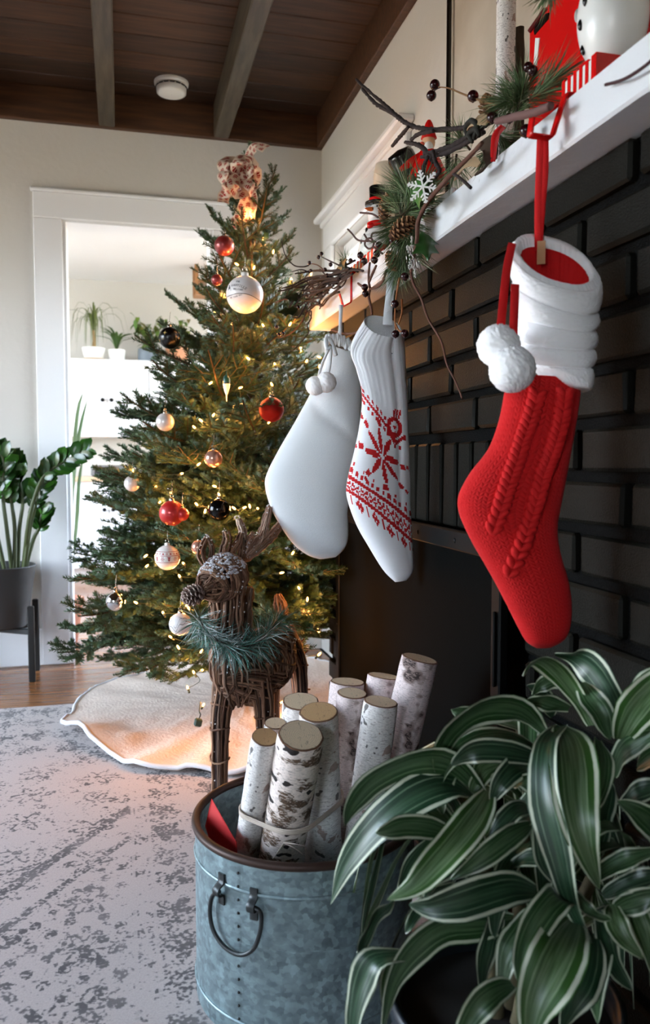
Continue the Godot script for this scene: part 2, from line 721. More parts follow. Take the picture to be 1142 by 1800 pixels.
func kitchen() -> void:
	var wall: Material = mats["wall_paint"]
	var kx0 := -1.75
	var kx1 := 1.85
	var kz := WZ - 0.12
	wall_with_hole("wall_kitchen_left", 0, kx0 - 0.12, kx0, Vector2(KB - 0.1, kz), 2.6, Vector2(-6.3, 0.5), Vector2(-4.2, 2.3), wall)
	wall_with_hole("wall_kitchen_right", 0, kx1, kx1 + 0.12, Vector2(KB - 0.1, kz), 2.6, Vector2(-6.2, 0.6), Vector2(-4.3, 2.3), wall)
	slab("wall_kitchen_back", Vector3(kx0 - 0.12, 0, KB - 0.12), Vector3(kx1 + 0.12, 2.6, KB), wall)
	slab("wall_kitchen_front", Vector3(WX + 0.14, 0, kz), Vector3(kx1 + 0.12, 2.6, kz + 0.1), wall)
	slab("ceiling_kitchen", Vector3(kx0 - 0.12, 2.44, KB - 0.12), Vector3(kx1 + 0.12, 2.6, kz), mats["trim_paint"])
	window_unit("window_4", 0, kx0 - 0.06, Vector2(-6.3, 0.5), Vector2(-4.2, 2.3), 1)
	window_unit("window_5", 0, kx1 + 0.06, Vector2(-6.2, 0.6), Vector2(-4.3, 2.3), 1)
	var white: Material = mats["trim_paint"]
	var zf := -6.547
	# each run of cabinets: body, doors with knobs
	var widths := [[-1.9, -1.165], [-1.165, -0.43], [-0.43, 0.218], [0.218, 0.87], [0.87, 1.6]]
	var names := ["far left of the kitchen", "left of the doorway view", "with paired black knobs above the counter in the doorway", "behind the upper part of the fir tree", "right of the fir tree"]
	for lev in [0, 1]:
		var y0: float = [0.10, 1.14][lev]
		var y1: float = [0.79, 1.735][lev]
		for i in [1, 2, 3]:
			var a: float = widths[i][0]
			var b: float = widths[i][1]
			var lab := "white two-door %s kitchen cabinet, %s" % [["lower", "upper"][lev], ["at the left edge of the doorway", "its pair of black knobs in plain view", "mostly behind the fir tree"][i - 1]]
			var k := thing("kitchen_cabinet", lab, "cabinet", Vector3((a + b) / 2, y0, zf), "white kitchen cabinets")
			var m := M.new()
			strip(m, Vector3(a + 0.001, y0, KB + 0.001), Vector3(b - 0.001, y1, zf - 0.02), 0.002)
			part("body", m, white, k)
			var mid := (a + b) / 2
			for s in [-1, 1]:
				var x0 := a + 0.004 if s < 0 else mid + 0.002
				var x1 := mid - 0.002 if s < 0 else b - 0.004
				var dm := M.new()
				strip(dm, Vector3(x0, y0 + 0.003, zf - 0.02), Vector3(x1, y1 - 0.03, zf - 0.006), 0.002)
				for q in [[x0, x0 + 0.055, y0 + 0.003, y1 - 0.03], [x1 - 0.055, x1, y0 + 0.003, y1 - 0.03], [x0 + 0.055, x1 - 0.055, y0 + 0.003, y0 + 0.06], [x0 + 0.055, x1 - 0.055, y1 - 0.087, y1 - 0.03]]:
					strip(dm, Vector3(q[0], q[2], zf - 0.006), Vector3(q[1], q[3], zf), 0.002)
				var dr := part("door", dm, white, k)
				var kn := M.new()
				var ky: float = [0.565, 1.43][lev]
				lathe(kn, [Vector2(0.006, 0.0), Vector2(0.006, 0.012), Vector2(0.016, 0.016), Vector2(0.016, 0.024), Vector2(0.001, 0.028)], 16, Transform3D(Basis(Vector3.RIGHT, PI / 2), Vector3(mid + s * 0.034, ky, zf)))
				part("knob", kn, mats["iron_black"], dr)
			if lev == 1:
				m = M.new()
				strip(m, Vector3(a, y1 - 0.03, zf - 0.02), Vector3(b, y1 + 0.012, zf + 0.015), 0.004)
				part("cornice", m, white, k)
	var tk := M.new()
	strip(tk, Vector3(-1.16, 0.0, KB), Vector3(0.87, 0.10, zf - 0.06), 0.002)
	structure("baseboard_kitchen", tk, white)
	var ct := M.new()
	strip(ct, Vector3(-1.19, 0.79, KB), Vector3(0.9, 0.825, zf + 0.025), 0.004)
	solo("countertop", ct, mat("counter_wood", Color(0.80, 0.68, 0.54), 0.35), "pale wooden kitchen countertop on the white lower cabinets", "countertop", Vector3(-0.15, 0.79, -6.73))
	# small things standing on the counter
	var toaster := thing("toaster", "small grey box toaster standing on the wooden counter", "toaster", Vector3(-0.11, 0.825, -6.66))
	var m3 := M.new()
	box(m3, toaster.position + Vector3(0, 0.048, 0), Vector3(0.26, 0.09, 0.16), 0.012)
	part("housing", m3, mat("appliance_grey", Color(0.45, 0.45, 0.45), 0.35, 0.4), toaster)
	m3 = M.new()
	box(m3, toaster.position + Vector3(-0.02, 0.05, 0.081), Vector3(0.16, 0.055, 0.004), 0.001)
	part("glass_door", m3, mat("appliance_dark", Color(0.12, 0.12, 0.12), 0.2), toaster)
	m3 = M.new()
	box(m3, toaster.position + Vector3(0.02, 0.004, 0.0), Vector3(0.22, 0.008, 0.14), 0.001)
	part("feet", m3, mats["iron_black"], toaster)
	# plants on the cabinets
	kitchen_plant("ponytail", PZ(165, 628, -6.66), "potted ponytail palm with long drooping leaves in a white dish pot on the cabinet top")
	kitchen_plant("palm", PZ(205, 628, -6.66), "short dark green palm seedling in a small white pot on the cabinet top")
	kitchen_plant("bushy", PZ(261, 628, -6.66), "bushy light green houseplant in a ribbed blue-grey pot on the cabinet top")
	kitchen_plant("terracotta", PZ(312, 630, -6.66), "houseplant in a terracotta pot on the cabinet top beside the black bauble")
	# open wooden cabinet hung on the kitchen wall
	var zc := -6.2
	var a1 := PZ(342, 440, zc)
	var a2 := PZ(432, 520, zc)
	var wood := mat("pine_wood", Color(0.62, 0.44, 0.28), 0.5)
	var oc := thing("hanging_cabinet", "open wooden cabinet with a flared cornice hanging high beyond the doorway", "cabinet", Vector3((a1.x + a2.x) / 2, a2.y, zc))
	var wm := M.new()
	strip(wm, Vector3(a1.x - 0.045, a1.y + 0.03, zc - 0.2), Vector3(a2.x + 0.045, a1.y + 0.06, zc + 0.04), 0.008)
	strip(wm, Vector3(a1.x - 0.02, a1.y, zc - 0.18), Vector3(a2.x + 0.02, a1.y + 0.03, zc + 0.02), 0.006)
	part("cornice", wm, wood, oc)
	for x in [a1.x + 0.012, a2.x - 0.012]:
		for zz in [zc, zc - 0.17]:
			wm = M.new()
			strip(wm, Vector3(x - 0.014, a2.y, zz - 0.014), Vector3(x + 0.014, a1.y, zz + 0.014), 0.003)
			part("post", wm, wood, oc)
	for y in [a2.y, a2.y + 0.10]:
		wm = M.new()
		strip(wm, Vector3(a1.x, y - 0.008, zc - 0.17), Vector3(a2.x, y + 0.008, zc), 0.003)
		part("shelf", wm, wood, oc)
	wm = M.new()
	for s in [-1.0, 1.0]:
		tube(wm, PackedVector3Array([Vector3(a1.x + 0.1 + s * 0.03 + 0.1, a1.y + 0.06, zc - 0.09), Vector3(a1.x + 0.2, 2.44, zc - 0.09)]), [0.004], 6)
	part("hanging_cord", wm, wood, oc)
	var rb := M.new()
	var rc := PZ(381, 492, zc - 0.06)
	rc.y = a2.y + 0.108 + 0.05
	for k in 6:
		var th := TAU * k / 6
		sphere(rb, rc + Vector3(cos(th) * 0.025, sin(th) * 0.022, 0.0), Vector3(0.026, 0.02, 0.014), 6, 8, lin(0.75, 0.1, 0.12))
	sphere(rb, rc + Vector3(0, -0.025, 0), Vector3(0.03, 0.028, 0.03), 6, 10, lin(0.75, 0.1, 0.12))
	solo("poinsettia_ornament", rb, mats["matte"], "red flower decoration on the shelf of the open wooden cabinet", "decoration", rc)
	# tall plant just past the left jamb
	var pp := PZ(118, 1010, -4.3)
	var tp := thing("snake_plant", "thin upright green leaves in a clay pot peeking past the left door jamb", "plant", Vector3(pp.x - 0.03, 0, -4.3))
	var g := M.new()
	lathe(g, [Vector2(0.001, 0.0), Vector2(0.075, 0.0), Vector2(0.105, 0.2), Vector2(0.112, 0.2), Vector2(0.112, 0.235), Vector2(0.10, 0.235), Vector2(0.095, 0.2), Vector2(0.001, 0.195)], 24, Transform3D(Basis(), tp.position))
	part("pot", g, mat("terracotta", Color(0.70, 0.46, 0.36), 0.8), tp)
	for q in [[[130, 1000], [134, 930], [139, 850], [146, 802]], [[125, 1000], [128, 860], [140, 760], [154, 700]], [[122, 1000], [127, 850], [136, 730], [146, 690]], [[120, 1000], [115, 880], [118, 780], [126, 720]]]:
		var pts := []
		for r in q:
			pts.append(PZ(r[0], r[1], -4.3 + rr(-0.03, 0.03)))
		pts[0] = tp.position + Vector3(rr(-0.03, 0.03), 0.2, rr(-0.03, 0.03))
		var lm := M.new()
		leaf(lm, spline(pts, 10), 0.022, Vector3(1, 0, 0.4), 0.25, [0.5, 0.8, 1.0, 0.8, 0.05], lin(0.36, 0.46, 0.3))
		part("leaf", lm, mats["leafy"], tp)


func leaf(m: M, pts: PackedVector3Array, w: float, hint: Vector3, fold: float, prof: Array, col: Color, cross := 5, sag := 0.0) -> void:
	# blade along pts; hint is roughly the direction of its width
	var n := pts.size()
	var rows := []
	for i in n:
		var tg := (pts[mini(i + 1, n - 1)] - pts[maxi(i - 1, 0)]).normalized()
		var sd := (hint - tg * hint.dot(tg)).normalized()
		var nn := sd.cross(tg)
		var hw := w * 0.5 * lerp_list(prof, float(i) / (n - 1))
		var row := PackedVector3Array()
		for j in cross:
			var x := 2.0 * j / (cross - 1) - 1.0
			row.append(pts[i] + sd * (x * hw) + nn * (fold * hw * absf(x) + sag * hw * x * x))
		rows.append(row)
	var cols := []
	cols.resize(n)
	cols.fill(col)
	m.grid(rows, cols, false)


func kitchen_plant(sort: String, at: Vector3, label: String) -> void:
	at.y = 1.747
	var o := thing("potted_plant", label, "plant", at, "potted plants on top of the kitchen cabinets")
	var pm := M.new()
	var pr := M.new()
	var xf := Transform3D(Basis(), at)
	var g := lin(0.36, 0.42, 0.2)
	if sort == "ponytail":
		lathe(pm, [Vector2(0.001, 0.0), Vector2(0.10, 0.0), Vector2(0.10, 0.012), Vector2(0.075, 0.014)], 24, xf, lin(0.72, 0.6, 0.45))
		part("saucer", pm, mats["painted"], o)
		pm = M.new()
		lathe(pm, [Vector2(0.001, 0.014), Vector2(0.075, 0.014), Vector2(0.092, 0.10), Vector2(0.085, 0.10), Vector2(0.07, 0.08), Vector2(0.001, 0.08)], 24, xf)
		part("pot", pm, mats["white_ceramic"], o)
		var tr := M.new()
		tube(tr, PackedVector3Array([at + Vector3(0, 0.08, 0), at + Vector3(0.005, 0.16, 0), at + Vector3(0, 0.24, 0)]), [0.022, 0.012, 0.01], 8, lin(0.6, 0.5, 0.35))
		part("trunk", tr, mats["matte"], o)
		for k in 34:
			var th := rr(0, TAU)
			var d := Vector3(cos(th), 0, sin(th) * 0.5)
			var up := rr(0.1, 0.32)
			var out := rr(0.06, 0.3)
			var a := at + Vector3(0, 0.22, 0)
			leaf(pr, spline([a, a + d * out * 0.3 + Vector3(0, up * 0.7, 0), a + d * out * 0.8 + Vector3(0, up * 0.7, 0), a + d * out + Vector3(0, up * 0.7 - rr(0.1, 0.3), 0)], 8), 0.013, d.cross(Vector3.UP), 0.3, [0.8, 1.0, 0.7, 0.1], g, 3)
	elif sort == "palm":
		lathe(pm, [Vector2(0.001, 0.0), Vector2(0.06, 0.0), Vector2(0.07, 0.09), Vector2(0.064, 0.09), Vector2(0.055, 0.075), Vector2(0.001, 0.075)], 24, xf)
		part("pot", pm, mats["white_ceramic"], o)
		for k in 22:
			var th := rr(0, TAU)
			var d := Vector3(cos(th), 0, sin(th) * 0.5)
			var a := at + Vector3(0, 0.07, 0)
			var h := rr(0.12, 0.2)
			leaf(pr, spline([a, a + d * 0.05 + Vector3(0, h * 0.8, 0), a + d * rr(0.1, 0.2) + Vector3(0, h, 0)], 7), 0.028, d.cross(Vector3.UP), 0.3, [0.5, 1.0, 0.9, 0.1], lin(0.24, 0.34, 0.14), 3)
	else:
		if sort == "bushy":
			var prof := [Vector2(0.001, 0.0), Vector2(0.08, 0.0)]
			for k in 8:
				prof.append(Vector2(0.086, 0.004 + k * 0.012))
				prof.append(Vector2(0.081, 0.010 + k * 0.012))
			prof.append_array([Vector2(0.084, 0.105), Vector2(0.076, 0.105), Vector2(0.07, 0.085), Vector2(0.001, 0.085)])
			lathe(pm, prof, 32, xf, lin(0.40, 0.44, 0.48))
		else:
			lathe(pm, [Vector2(0.001, 0.0), Vector2(0.075, 0.0), Vector2(0.1, 0.12), Vector2(0.093, 0.12), Vector2(0.085, 0.1), Vector2(0.001, 0.1)], 24, xf, lin(0.72, 0.50, 0.36))
		part("pot", pm, mats["painted"], o)
		for k in 12:
			var th := TAU * k / 12.0 + rr(-0.2, 0.2)
			var d := Vector3(cos(th), 0, sin(th) * 0.5)
			var a := at + Vector3(0, 0.085, 0)
			var top := a + d * rr(0.03, 0.14) + Vector3(0, rr(0.12, 0.26), 0)
			var stem := spline([a, a.lerp(top, 0.5) + Vector3(0, 0.03, 0), top], 6)
			tube(pr, stem, [0.003, 0.002], 4, g)
			for i in range(1, 6):
				for s in 2:
					var ld := (d * rr(-0.5, 1) + rv(0.9)).normalized()
					var b := stem[i]
					leaf(pr, PackedVector3Array([b, b + ld * 0.03 + Vector3(0, 0.008, 0), b + ld * 0.06, b + ld * 0.075 - Vector3(0, 0.012, 0)]), 0.032, ld.cross(Vector3.UP), 0.2, [0.2, 1.0, 0.9, 0.05], lin(rr(0.32, 0.46), rr(0.42, 0.52), 0.2), 3)
	var fo := part("foliage", pr, mats["leafy"], o)
	fo.set_meta("kind", "stuff")

const BX := 0.70       # face of the bricks

func fireplace() -> void:
	var br: Material = mats["black_brick"]
	# backing masonry with the joints in it, leaving the firebox open
	var m := M.new()
	for q in [[-2.70, -2.46, 0.0, 1.39], [-1.30, 0.35, 0.0, 1.39], [-2.46, -1.30, 0.79, 1.39]]:
		strip(m, Vector3(BX + 0.014, q[2], q[0]), Vector3(WX, q[3], q[1]), 0.0)
	strip(m, Vector3(WX - 0.02, 0.0, -2.46), Vector3(WX, 0.79, -1.30), 0.0)
	var ch := structure("wall_chimney", m, mats["black_mortar"])
	ch.name = "wall_chimney"
	var variants := []
	for k in 4:
		var q := M.new()
		box(q, Vector3.ZERO, Vector3(0.06, 0.0645, 0.2365), 0.005, Basis(), WHITE, 0.0015)
		variants.append(q.mesh())
	for k in 17:
		var lo := 1.330 - 0.0822 * k
		var odd := k % 2
		var base := -1.0 if odd == 0 else -1.127
		var hi := minf(lo + 0.0645, 1.389)
		if lo < 0.0:
			continue
		for i in range(-7, 6):
			var z1 := base + 0.254 * i      # joint centre on the near side
			var z0 := z1 - 0.254
			z0 += 0.0088
			z1 -= 0.0088
			z0 = maxf(z0, -2.70)
			z1 = minf(z1, 0.35)
			if z1 - z0 < 0.03:
				continue
			var pieces := []
			if lo > 0.976:
				pieces.append([z0, z1])
			else:
				if z0 < -2.50:
					pieces.append([z0, minf(z1, -2.50)])
				if z1 > -1.29:
					pieces.append([maxf(z0, -1.29), z1])
			for q in pieces:
				var ln: float = q[1] - q[0]
				if ln < 0.025:
					continue
				var c := Vector3(BX + 0.03 + rr(-0.0015, 0.0015), (lo + hi) / 2, (q[0] + q[1]) / 2)
				if absf(ln - 0.2364) < 0.003 and hi - lo > 0.06:
					inst("brick", variants[rng.randi() % 4], br, ch, Transform3D(Basis(Vector3.RIGHT, rr(-0.004, 0.004)), c))
				else:
					var b := M.new()
					box(b, c, Vector3(0.06, hi - lo, ln), 0.005, Basis(), WHITE, 0.001)
					part("brick", b, br, ch)
	# soldier course over the opening
	var sv := []
	for k in 3:
		var q := M.new()
		box(q, Vector3.ZERO, Vector3(0.06, 0.184, 0.0645), 0.004, Basis(), WHITE, 0.0015)
		sv.append(q.mesh())
	var zs := -1.2985
	while zs > -2.49:
		inst("brick", sv[rng.randi() % 3], br, ch, Transform3D(Basis(), Vector3(BX + 0.03 + rr(-0.002, 0.002), 0.884, zs - 0.033)))
		zs -= 0.0788
	# side of the breast
	for k in 17:
		var lo := 1.330 - 0.0822 * k
		if lo < 0:
			continue
		var b := M.new()
		box(b, Vector3(0.80 + (0.03 if k % 2 else 0.0), lo + 0.03, -2.702), Vector3(0.17, 0.062, 0.02), 0.004, Basis(), WHITE, 0.001)
		part("brick", b, br, ch)
	# mantel shelf
	var mt := M.new()
	var mz0 := -2.722
	var seg := 40
	var rows := []
	for i in seg + 1:
		var z := lerpf(mz0, 0.35, float(i) / seg)
		var w := 0.0012 * nz.get_noise_2d(z * 30.0, 3.0)
		var yb := 1.392 + 0.0012 * nz.get_noise_2d(z * 25.0, 9.0)
		rows.append(PackedVector3Array([Vector3(0.637, yb + 0.004, z), Vector3(0.641, yb, z), Vector3(BX + 0.03, yb, z), Vector3(WX - 0.002, yb + 0.002, z), Vector3(WX - 0.002, MT, z), Vector3(0.643 + w, MT, z), Vector3(0.637 + w, MT - 0.005, z)]))
	mt.grid(rows, [], true)
	mt.weld = false
	mt.face([rows[0][0], rows[0][6], rows[0][4], rows[0][3]])
	mt.face([rows[0][1], rows[0][0], rows[0][3], rows[0][2]])
	# flat shading for the long faces
	var fm := M.new()
	for i in range(0, mt.ix.size(), 3):
		var a := fm.v(mt.p[mt.ix[i]])
		fm.v(mt.p[mt.ix[i + 1]])
		fm.v(mt.p[mt.ix[i + 2]])
		fm.ix.append_array([a, a + 1, a + 2])
	var mm := mat("mantel_white", Color(0.88, 0.89, 0.90), 0.4)
	tri_normal(mm, ntex(0.02, 4, Color.BLACK, WHITE, 512, 3.0, 31), 3.0, 0.35)
	var mo := part("mantel_shelf", fm, mm, self, Vector3(0.8, 1.392, -1.2))
	tag(mo, "long white painted mantel shelf running along the top of the black brick fireplace", "mantel")
	# bead of rough paint under the shelf, where it meets the bricks
	# fire screen
	var s := thing("fire_screen", "black metal mesh fire screen with a riveted frame standing in the brick fireplace opening", "fire screen", Vector3(0.67, 0.0, -1.88))
	var iron: Material = mats["iron_black"]
	var x0 := 0.660
	var x1 := 0.678
	for q in [["frame_rail", -2.456, -1.31, 0.752, 0.793], ["frame_rail", -2.456, -1.31, 0.0, 0.04], ["frame_stile", -2.456, -2.42, 0.04, 0.752], ["frame_stile", -1.346, -1.31, 0.04, 0.752]]:
		var f := M.new()
		strip(f, Vector3(x0, q[3], q[1]), Vector3(x1, q[4], q[2]), 0.003)
		part(q[0], f, iron, s)
	var me := mat("screen_mesh", Color(1, 1, 1), 0.75)
	me.albedo_texture = img(64, 64, func(x, y):
		var on: bool = (x % 16 < 5) or (y % 16 < 5)
		return Color(0.06, 0.07, 0.07) if on else Color(0.006, 0.008, 0.008))
	me.metallic_specular = 0.08
	me.uv1_triplanar = true
	me.uv1_world_triplanar = true
	me.uv1_scale = Vector3.ONE * 90.0
	var pm := M.new()
	strip(pm, Vector3(0.667, 0.04, -2.42), Vector3(0.671, 0.752, -1.346), 0.0)
	part("wire_mesh", pm, me, s)
	for z in [-2.3, -2.08, -1.86, -1.725, -1.515, -1.40]:
		var r := M.new()
		sphere(r, Vector3(x0, 0.772, z), Vector3(0.003, 0.006, 0.006), 6, 10)
		part("rivet", r, iron, s)
	for y in [0.2, 0.42, 0.64]:
		for z in [-2.438, -1.328]:
			var r := M.new()
			sphere(r, Vector3(x0, y, z), Vector3(0.003, 0.006, 0.006), 6, 10)
			part("rivet", r, iron, s)
	var hm := M.new()
	strip(hm, Vector3(0.652, 0.52, -1.325), Vector3(0.66, 0.66, -1.318), 0.002)
	part("side_pull", hm, iron, s)


func rug_and_skirt() -> void:
	# the rug: pale pile with a worn dark oriental pattern
	var n1 := noise(0.045, 4, 41)
	var n2 := noise(0.011, 3, 42)
	var n3 := noise(0.16, 2, 43)
	var W := 1400
	var im := Image.create(W, W, false, Image.FORMAT_RGB8)
	# 1 px = 2 mm; x from -2.2, z from -3.15
	for y in W:
		for x in W:
			var px := -2.2 + x * 0.002
			var pz := -3.15 + y * 0.002
			var pat := 0.0
			var bx := 0.58 - px      # distance from the right edge
			var bz := pz + 3.15
			var e := minf(bx, bz)
			# field of small flowers
			var cx := fposmod(px, 0.17) - 0.085
			var cz := fposmod(pz + (0.085 if int(floor(px / 0.17)) % 2 else 0.0), 0.17) - 0.085
			var r := sqrt(cx * cx + cz * cz)
			var an := atan2(cz, cx)
			var pet := 0.045 + 0.016 * cos(an * 6.0)
			if r < pet and r > pet - 0.016:
				pat = 0.8
			if r < 0.012:
				pat = 0.9
			# vines and lozenges
			var lx := fposmod(px + 0.55, 1.1) - 0.55
			var lz := fposmod(pz + 0.8, 1.5) - 0.75
			var lo := absf(lx) + absf(lz) * 0.72
			if absf(lo - 0.42) < 0.018 or absf(lo - 0.30) < 0.012:
				pat = maxf(pat, 0.95)
			if lo < 0.25 and sin(lx * 95.0) * cos(lz * 80.0) > 0.45:
				pat = maxf(pat, 0.85)
			# borders
			if e < 0.56:
				pat = pat * 0.4
				var fx := fposmod((pz if bx < bz else px), 0.12) - 0.06
				var fe := fposmod(e, 0.14) - 0.07
				var fr := sqrt(fx * fx + fe * fe)
				if fr < 0.04 + 0.012 * cos(atan2(fe, fx) * 5.0):
					pat = 0.85
			var worn := n1.get_noise_2d(x, y) * 0.65 + n3.get_noise_2d(x, y) * 0.85 + n2.get_noise_2d(x, y) * 0.45
			var k := clampf((pat * 0.62 + worn * 0.9 - 0.33) * 3.0, 0.0, 1.0) * (0.62 + 0.38 * clampf(n2.get_noise_2d(x + 500, y) + 0.6, 0, 1))
			if absf(e - 0.53) < 0.004 or absf(e - 0.57) < 0.004 or absf(e - 0.40) < 0.003:
				k *= 0.2
			var fz := n3.get_noise_2d(x * 3.0, y * 3.0) * 0.05
			var base := Color(0.74 + fz, 0.70 + fz, 0.685 + fz)
			im.set_pixel(x, y, base.lerp(Color(0.27, 0.265, 0.275), k * 0.88))
	var rm := mat("rug_pile", WHITE, 0.95)
	rm.albedo_texture = ImageTexture.create_from_image(im)
	rm.rim_enabled = true
	rm.rim = 0.2
	rm.rim_tint = 0.6
	var m := M.new()
	var rows := []
	for i in 2:
		rows.append(PackedVector3Array([Vector3(-2.2, 0.011, -3.15 + 2.8 * i), Vector3(0.6, 0.011, -3.15 + 2.8 * i)]))
	m.grid(rows, [], false, true)
	var b := PackedVector3Array([Vector3(-2.2, 0.0, -3.15), Vector3(0.6, 0.0, -3.15), Vector3(0.6, 0.0, -0.35), Vector3(-2.2, 0.0, -0.35)])
	for i in 4:
		var j := (i + 1) % 4
		m.face([b[j], b[i], b[i] + Vector3(0, 0.011, 0), b[j] + Vector3(0, 0.011, 0)])
		for q in 4:
			m.t[m.p.size() - 1 - q] = Vector2(0.002, 0.002)
	solo("rug", m, rm, "large pale grey rug with a worn dark oriental pattern covering the wooden floor", "rug", Vector3(-0.8, 0.0, -1.75))
	# tree skirt: quilted cream cloth with a white piped hem, lying in soft folds
	var s := thing("tree_skirt", "round cream fabric skirt with a white piped hem spread under the fir tree", "tree skirt", Vector3(0.47, 0.011, -2.93))
	m = M.new()
	rows = []
	var hem := PackedVector3Array()
	var nr := 22
	var ns := 160
	for i in nr:
		var f := float(i) / (nr - 1)
		var row := PackedVector3Array()
		for j in ns:
			var th := TAU * j / ns
			var rad := 0.05 + (skirt_r(th) - 0.05) * f
			var q := Vector3(cos(th) * rad, 0, sin(th) * rad)
			var h := 0.016 + 0.014 * f * (0.5 + 0.5 * sin(th * 17.0 + 2.0 * sin(th * 3.0))) * clampf((f - 0.3) * 2.0, 0, 1)
			h += 0.011 * absf(nz.get_noise_2d(q.x * 7.0, q.z * 7.0)) + 0.005 * absf(nz.get_noise_2d(q.x * 22.0, q.z * 22.0))
			# a fold turned up at the left
			h += 0.05 * exp(-pow((th - 2.75) / 0.16, 2)) * clampf((f - 0.72) * 4.0, 0, 1)
			q.y = h
			row.append(s.position + q)
			if i == nr - 1:
				hem.append(s.position + q + Vector3(0, -0.004, 0))
		rows.append(row)
	m.grid(rows, [], true, true, 12, 4)
	var sk := mat("skirt_cloth", Color(0.92, 0.85, 0.79), 0.9)
	sk.rim_enabled = true
	sk.rim = 0.25
	tri_normal(sk, ntex(0.05, 3, Color.BLACK, WHITE, 256, 4.0, 51), 5.0, 0.5)
	part("cloth", m, sk, s)
	hem.append(hem[0])
	m = M.new()
	tube(m, hem, [0.008], 8)
	part("piped_hem", m, mat("white_cloth", Color(0.88, 0.89, 0.90), 0.9), s)


func skirt_r(th: float) -> float:
	var r := 0.67 + 0.012 * sin(th * 9.0) + 0.008 * sin(th * 17.0 + 1.0)
	# it is pushed back against the chimney breast and the window wall
	var d := Vector3(cos(th), 0, sin(th))
	if d.x > 0.01:
		var lim := (WX - 0.49) / d.x
		if d.z > -0.2:
			var hit := 0.19 / d.x if d.z > 0 and 0.19 / d.x * d.z > 0.2 else lim
			lim = minf(lim, hit)
		r = minf(r, lim)
	return r

const TC := Vector3(0.47, 0.0, -2.95)     # foot of the trunk
var bough_sets := []

func tree_r(h: float) -> float:
	var hs := [0.15, 0.3, 0.45, 0.74, 1.0, 1.27, 1.52, 1.75, 1.95, 2.1]
	var rs := [0.55, 0.68, 0.70, 0.63, 0.54, 0.40, 0.28, 0.18, 0.13, 0.02]
	if h <= hs[0]:
		return rs[0]
	for i in range(1, 10):
		if h < hs[i]:
			return lerpf(rs[i - 1], rs[i], (h - hs[i - 1]) / (hs[i] - hs[i - 1]))
	return 0.01

func on_tree(u: float, v: float, k: float) -> Vector3:
	# where the ray through a pixel meets the tree's outline shrunk by k
	var d := 2.2
	while d < 3.4:
		var q := P(u, v, d)
		var r := Vector2(q.x - TC.x, q.z - TC.z).length()
		if r < tree_r(q.y) * k:
			return q
		d += 0.01
	return P(u, v, 3.02)

func needles(m: M, pts: PackedVector3Array, up: Vector3, ln: float, step: float, tone: float) -> void:
	var total := 0.0
	for i in range(1, pts.size()):
		total += pts[i].distance_to(pts[i - 1])
	var n := int(total / step)
	for k in n:
		var f := float(k) / n
		var x := f * (pts.size() - 1)
		var i := mini(int(x), pts.size() - 2)
		var a := pts[i].lerp(pts[i + 1], x - i)
		var tg := (pts[i + 1] - pts[i]).normalized()
		var sd := tg.cross(up).normalized()
		var nn := sd.cross(tg)
		for q in 3:
			var th := rr(-2.3, 2.3)
			var out := sd * sin(th) + nn * cos(th)
			var dir := (out * rr(0.75, 1.0) + tg * rr(0.5, 0.9)).normalized()
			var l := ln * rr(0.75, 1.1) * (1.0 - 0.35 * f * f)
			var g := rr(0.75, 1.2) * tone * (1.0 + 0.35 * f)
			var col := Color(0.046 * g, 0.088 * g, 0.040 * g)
			blade(m, a, dir, dir.cross(out).normalized(), l, 0.0030, col, nn * rr(-0.001, 0.003))

func shoot(wood: M, leafm: M, a: Vector3, dir: Vector3, ln: float, up: Vector3, r: float, tone: float) -> PackedVector3Array:
	var side := dir.cross(up).normalized()
	var bend := side * rr(-0.06, 0.06) + up * rr(-0.02, 0.10)
	var pts := PackedVector3Array()
	var n := maxi(4, int(ln / 0.03))
	for i in n:
		var f := float(i) / (n - 1)
		pts.append(a + dir * ln * f + bend * ln * f * f)
	tube(wood, pts, [r, r * 0.5], 4, lin(0.27, 0.25, 0.15))
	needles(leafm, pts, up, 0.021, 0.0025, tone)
	return pts

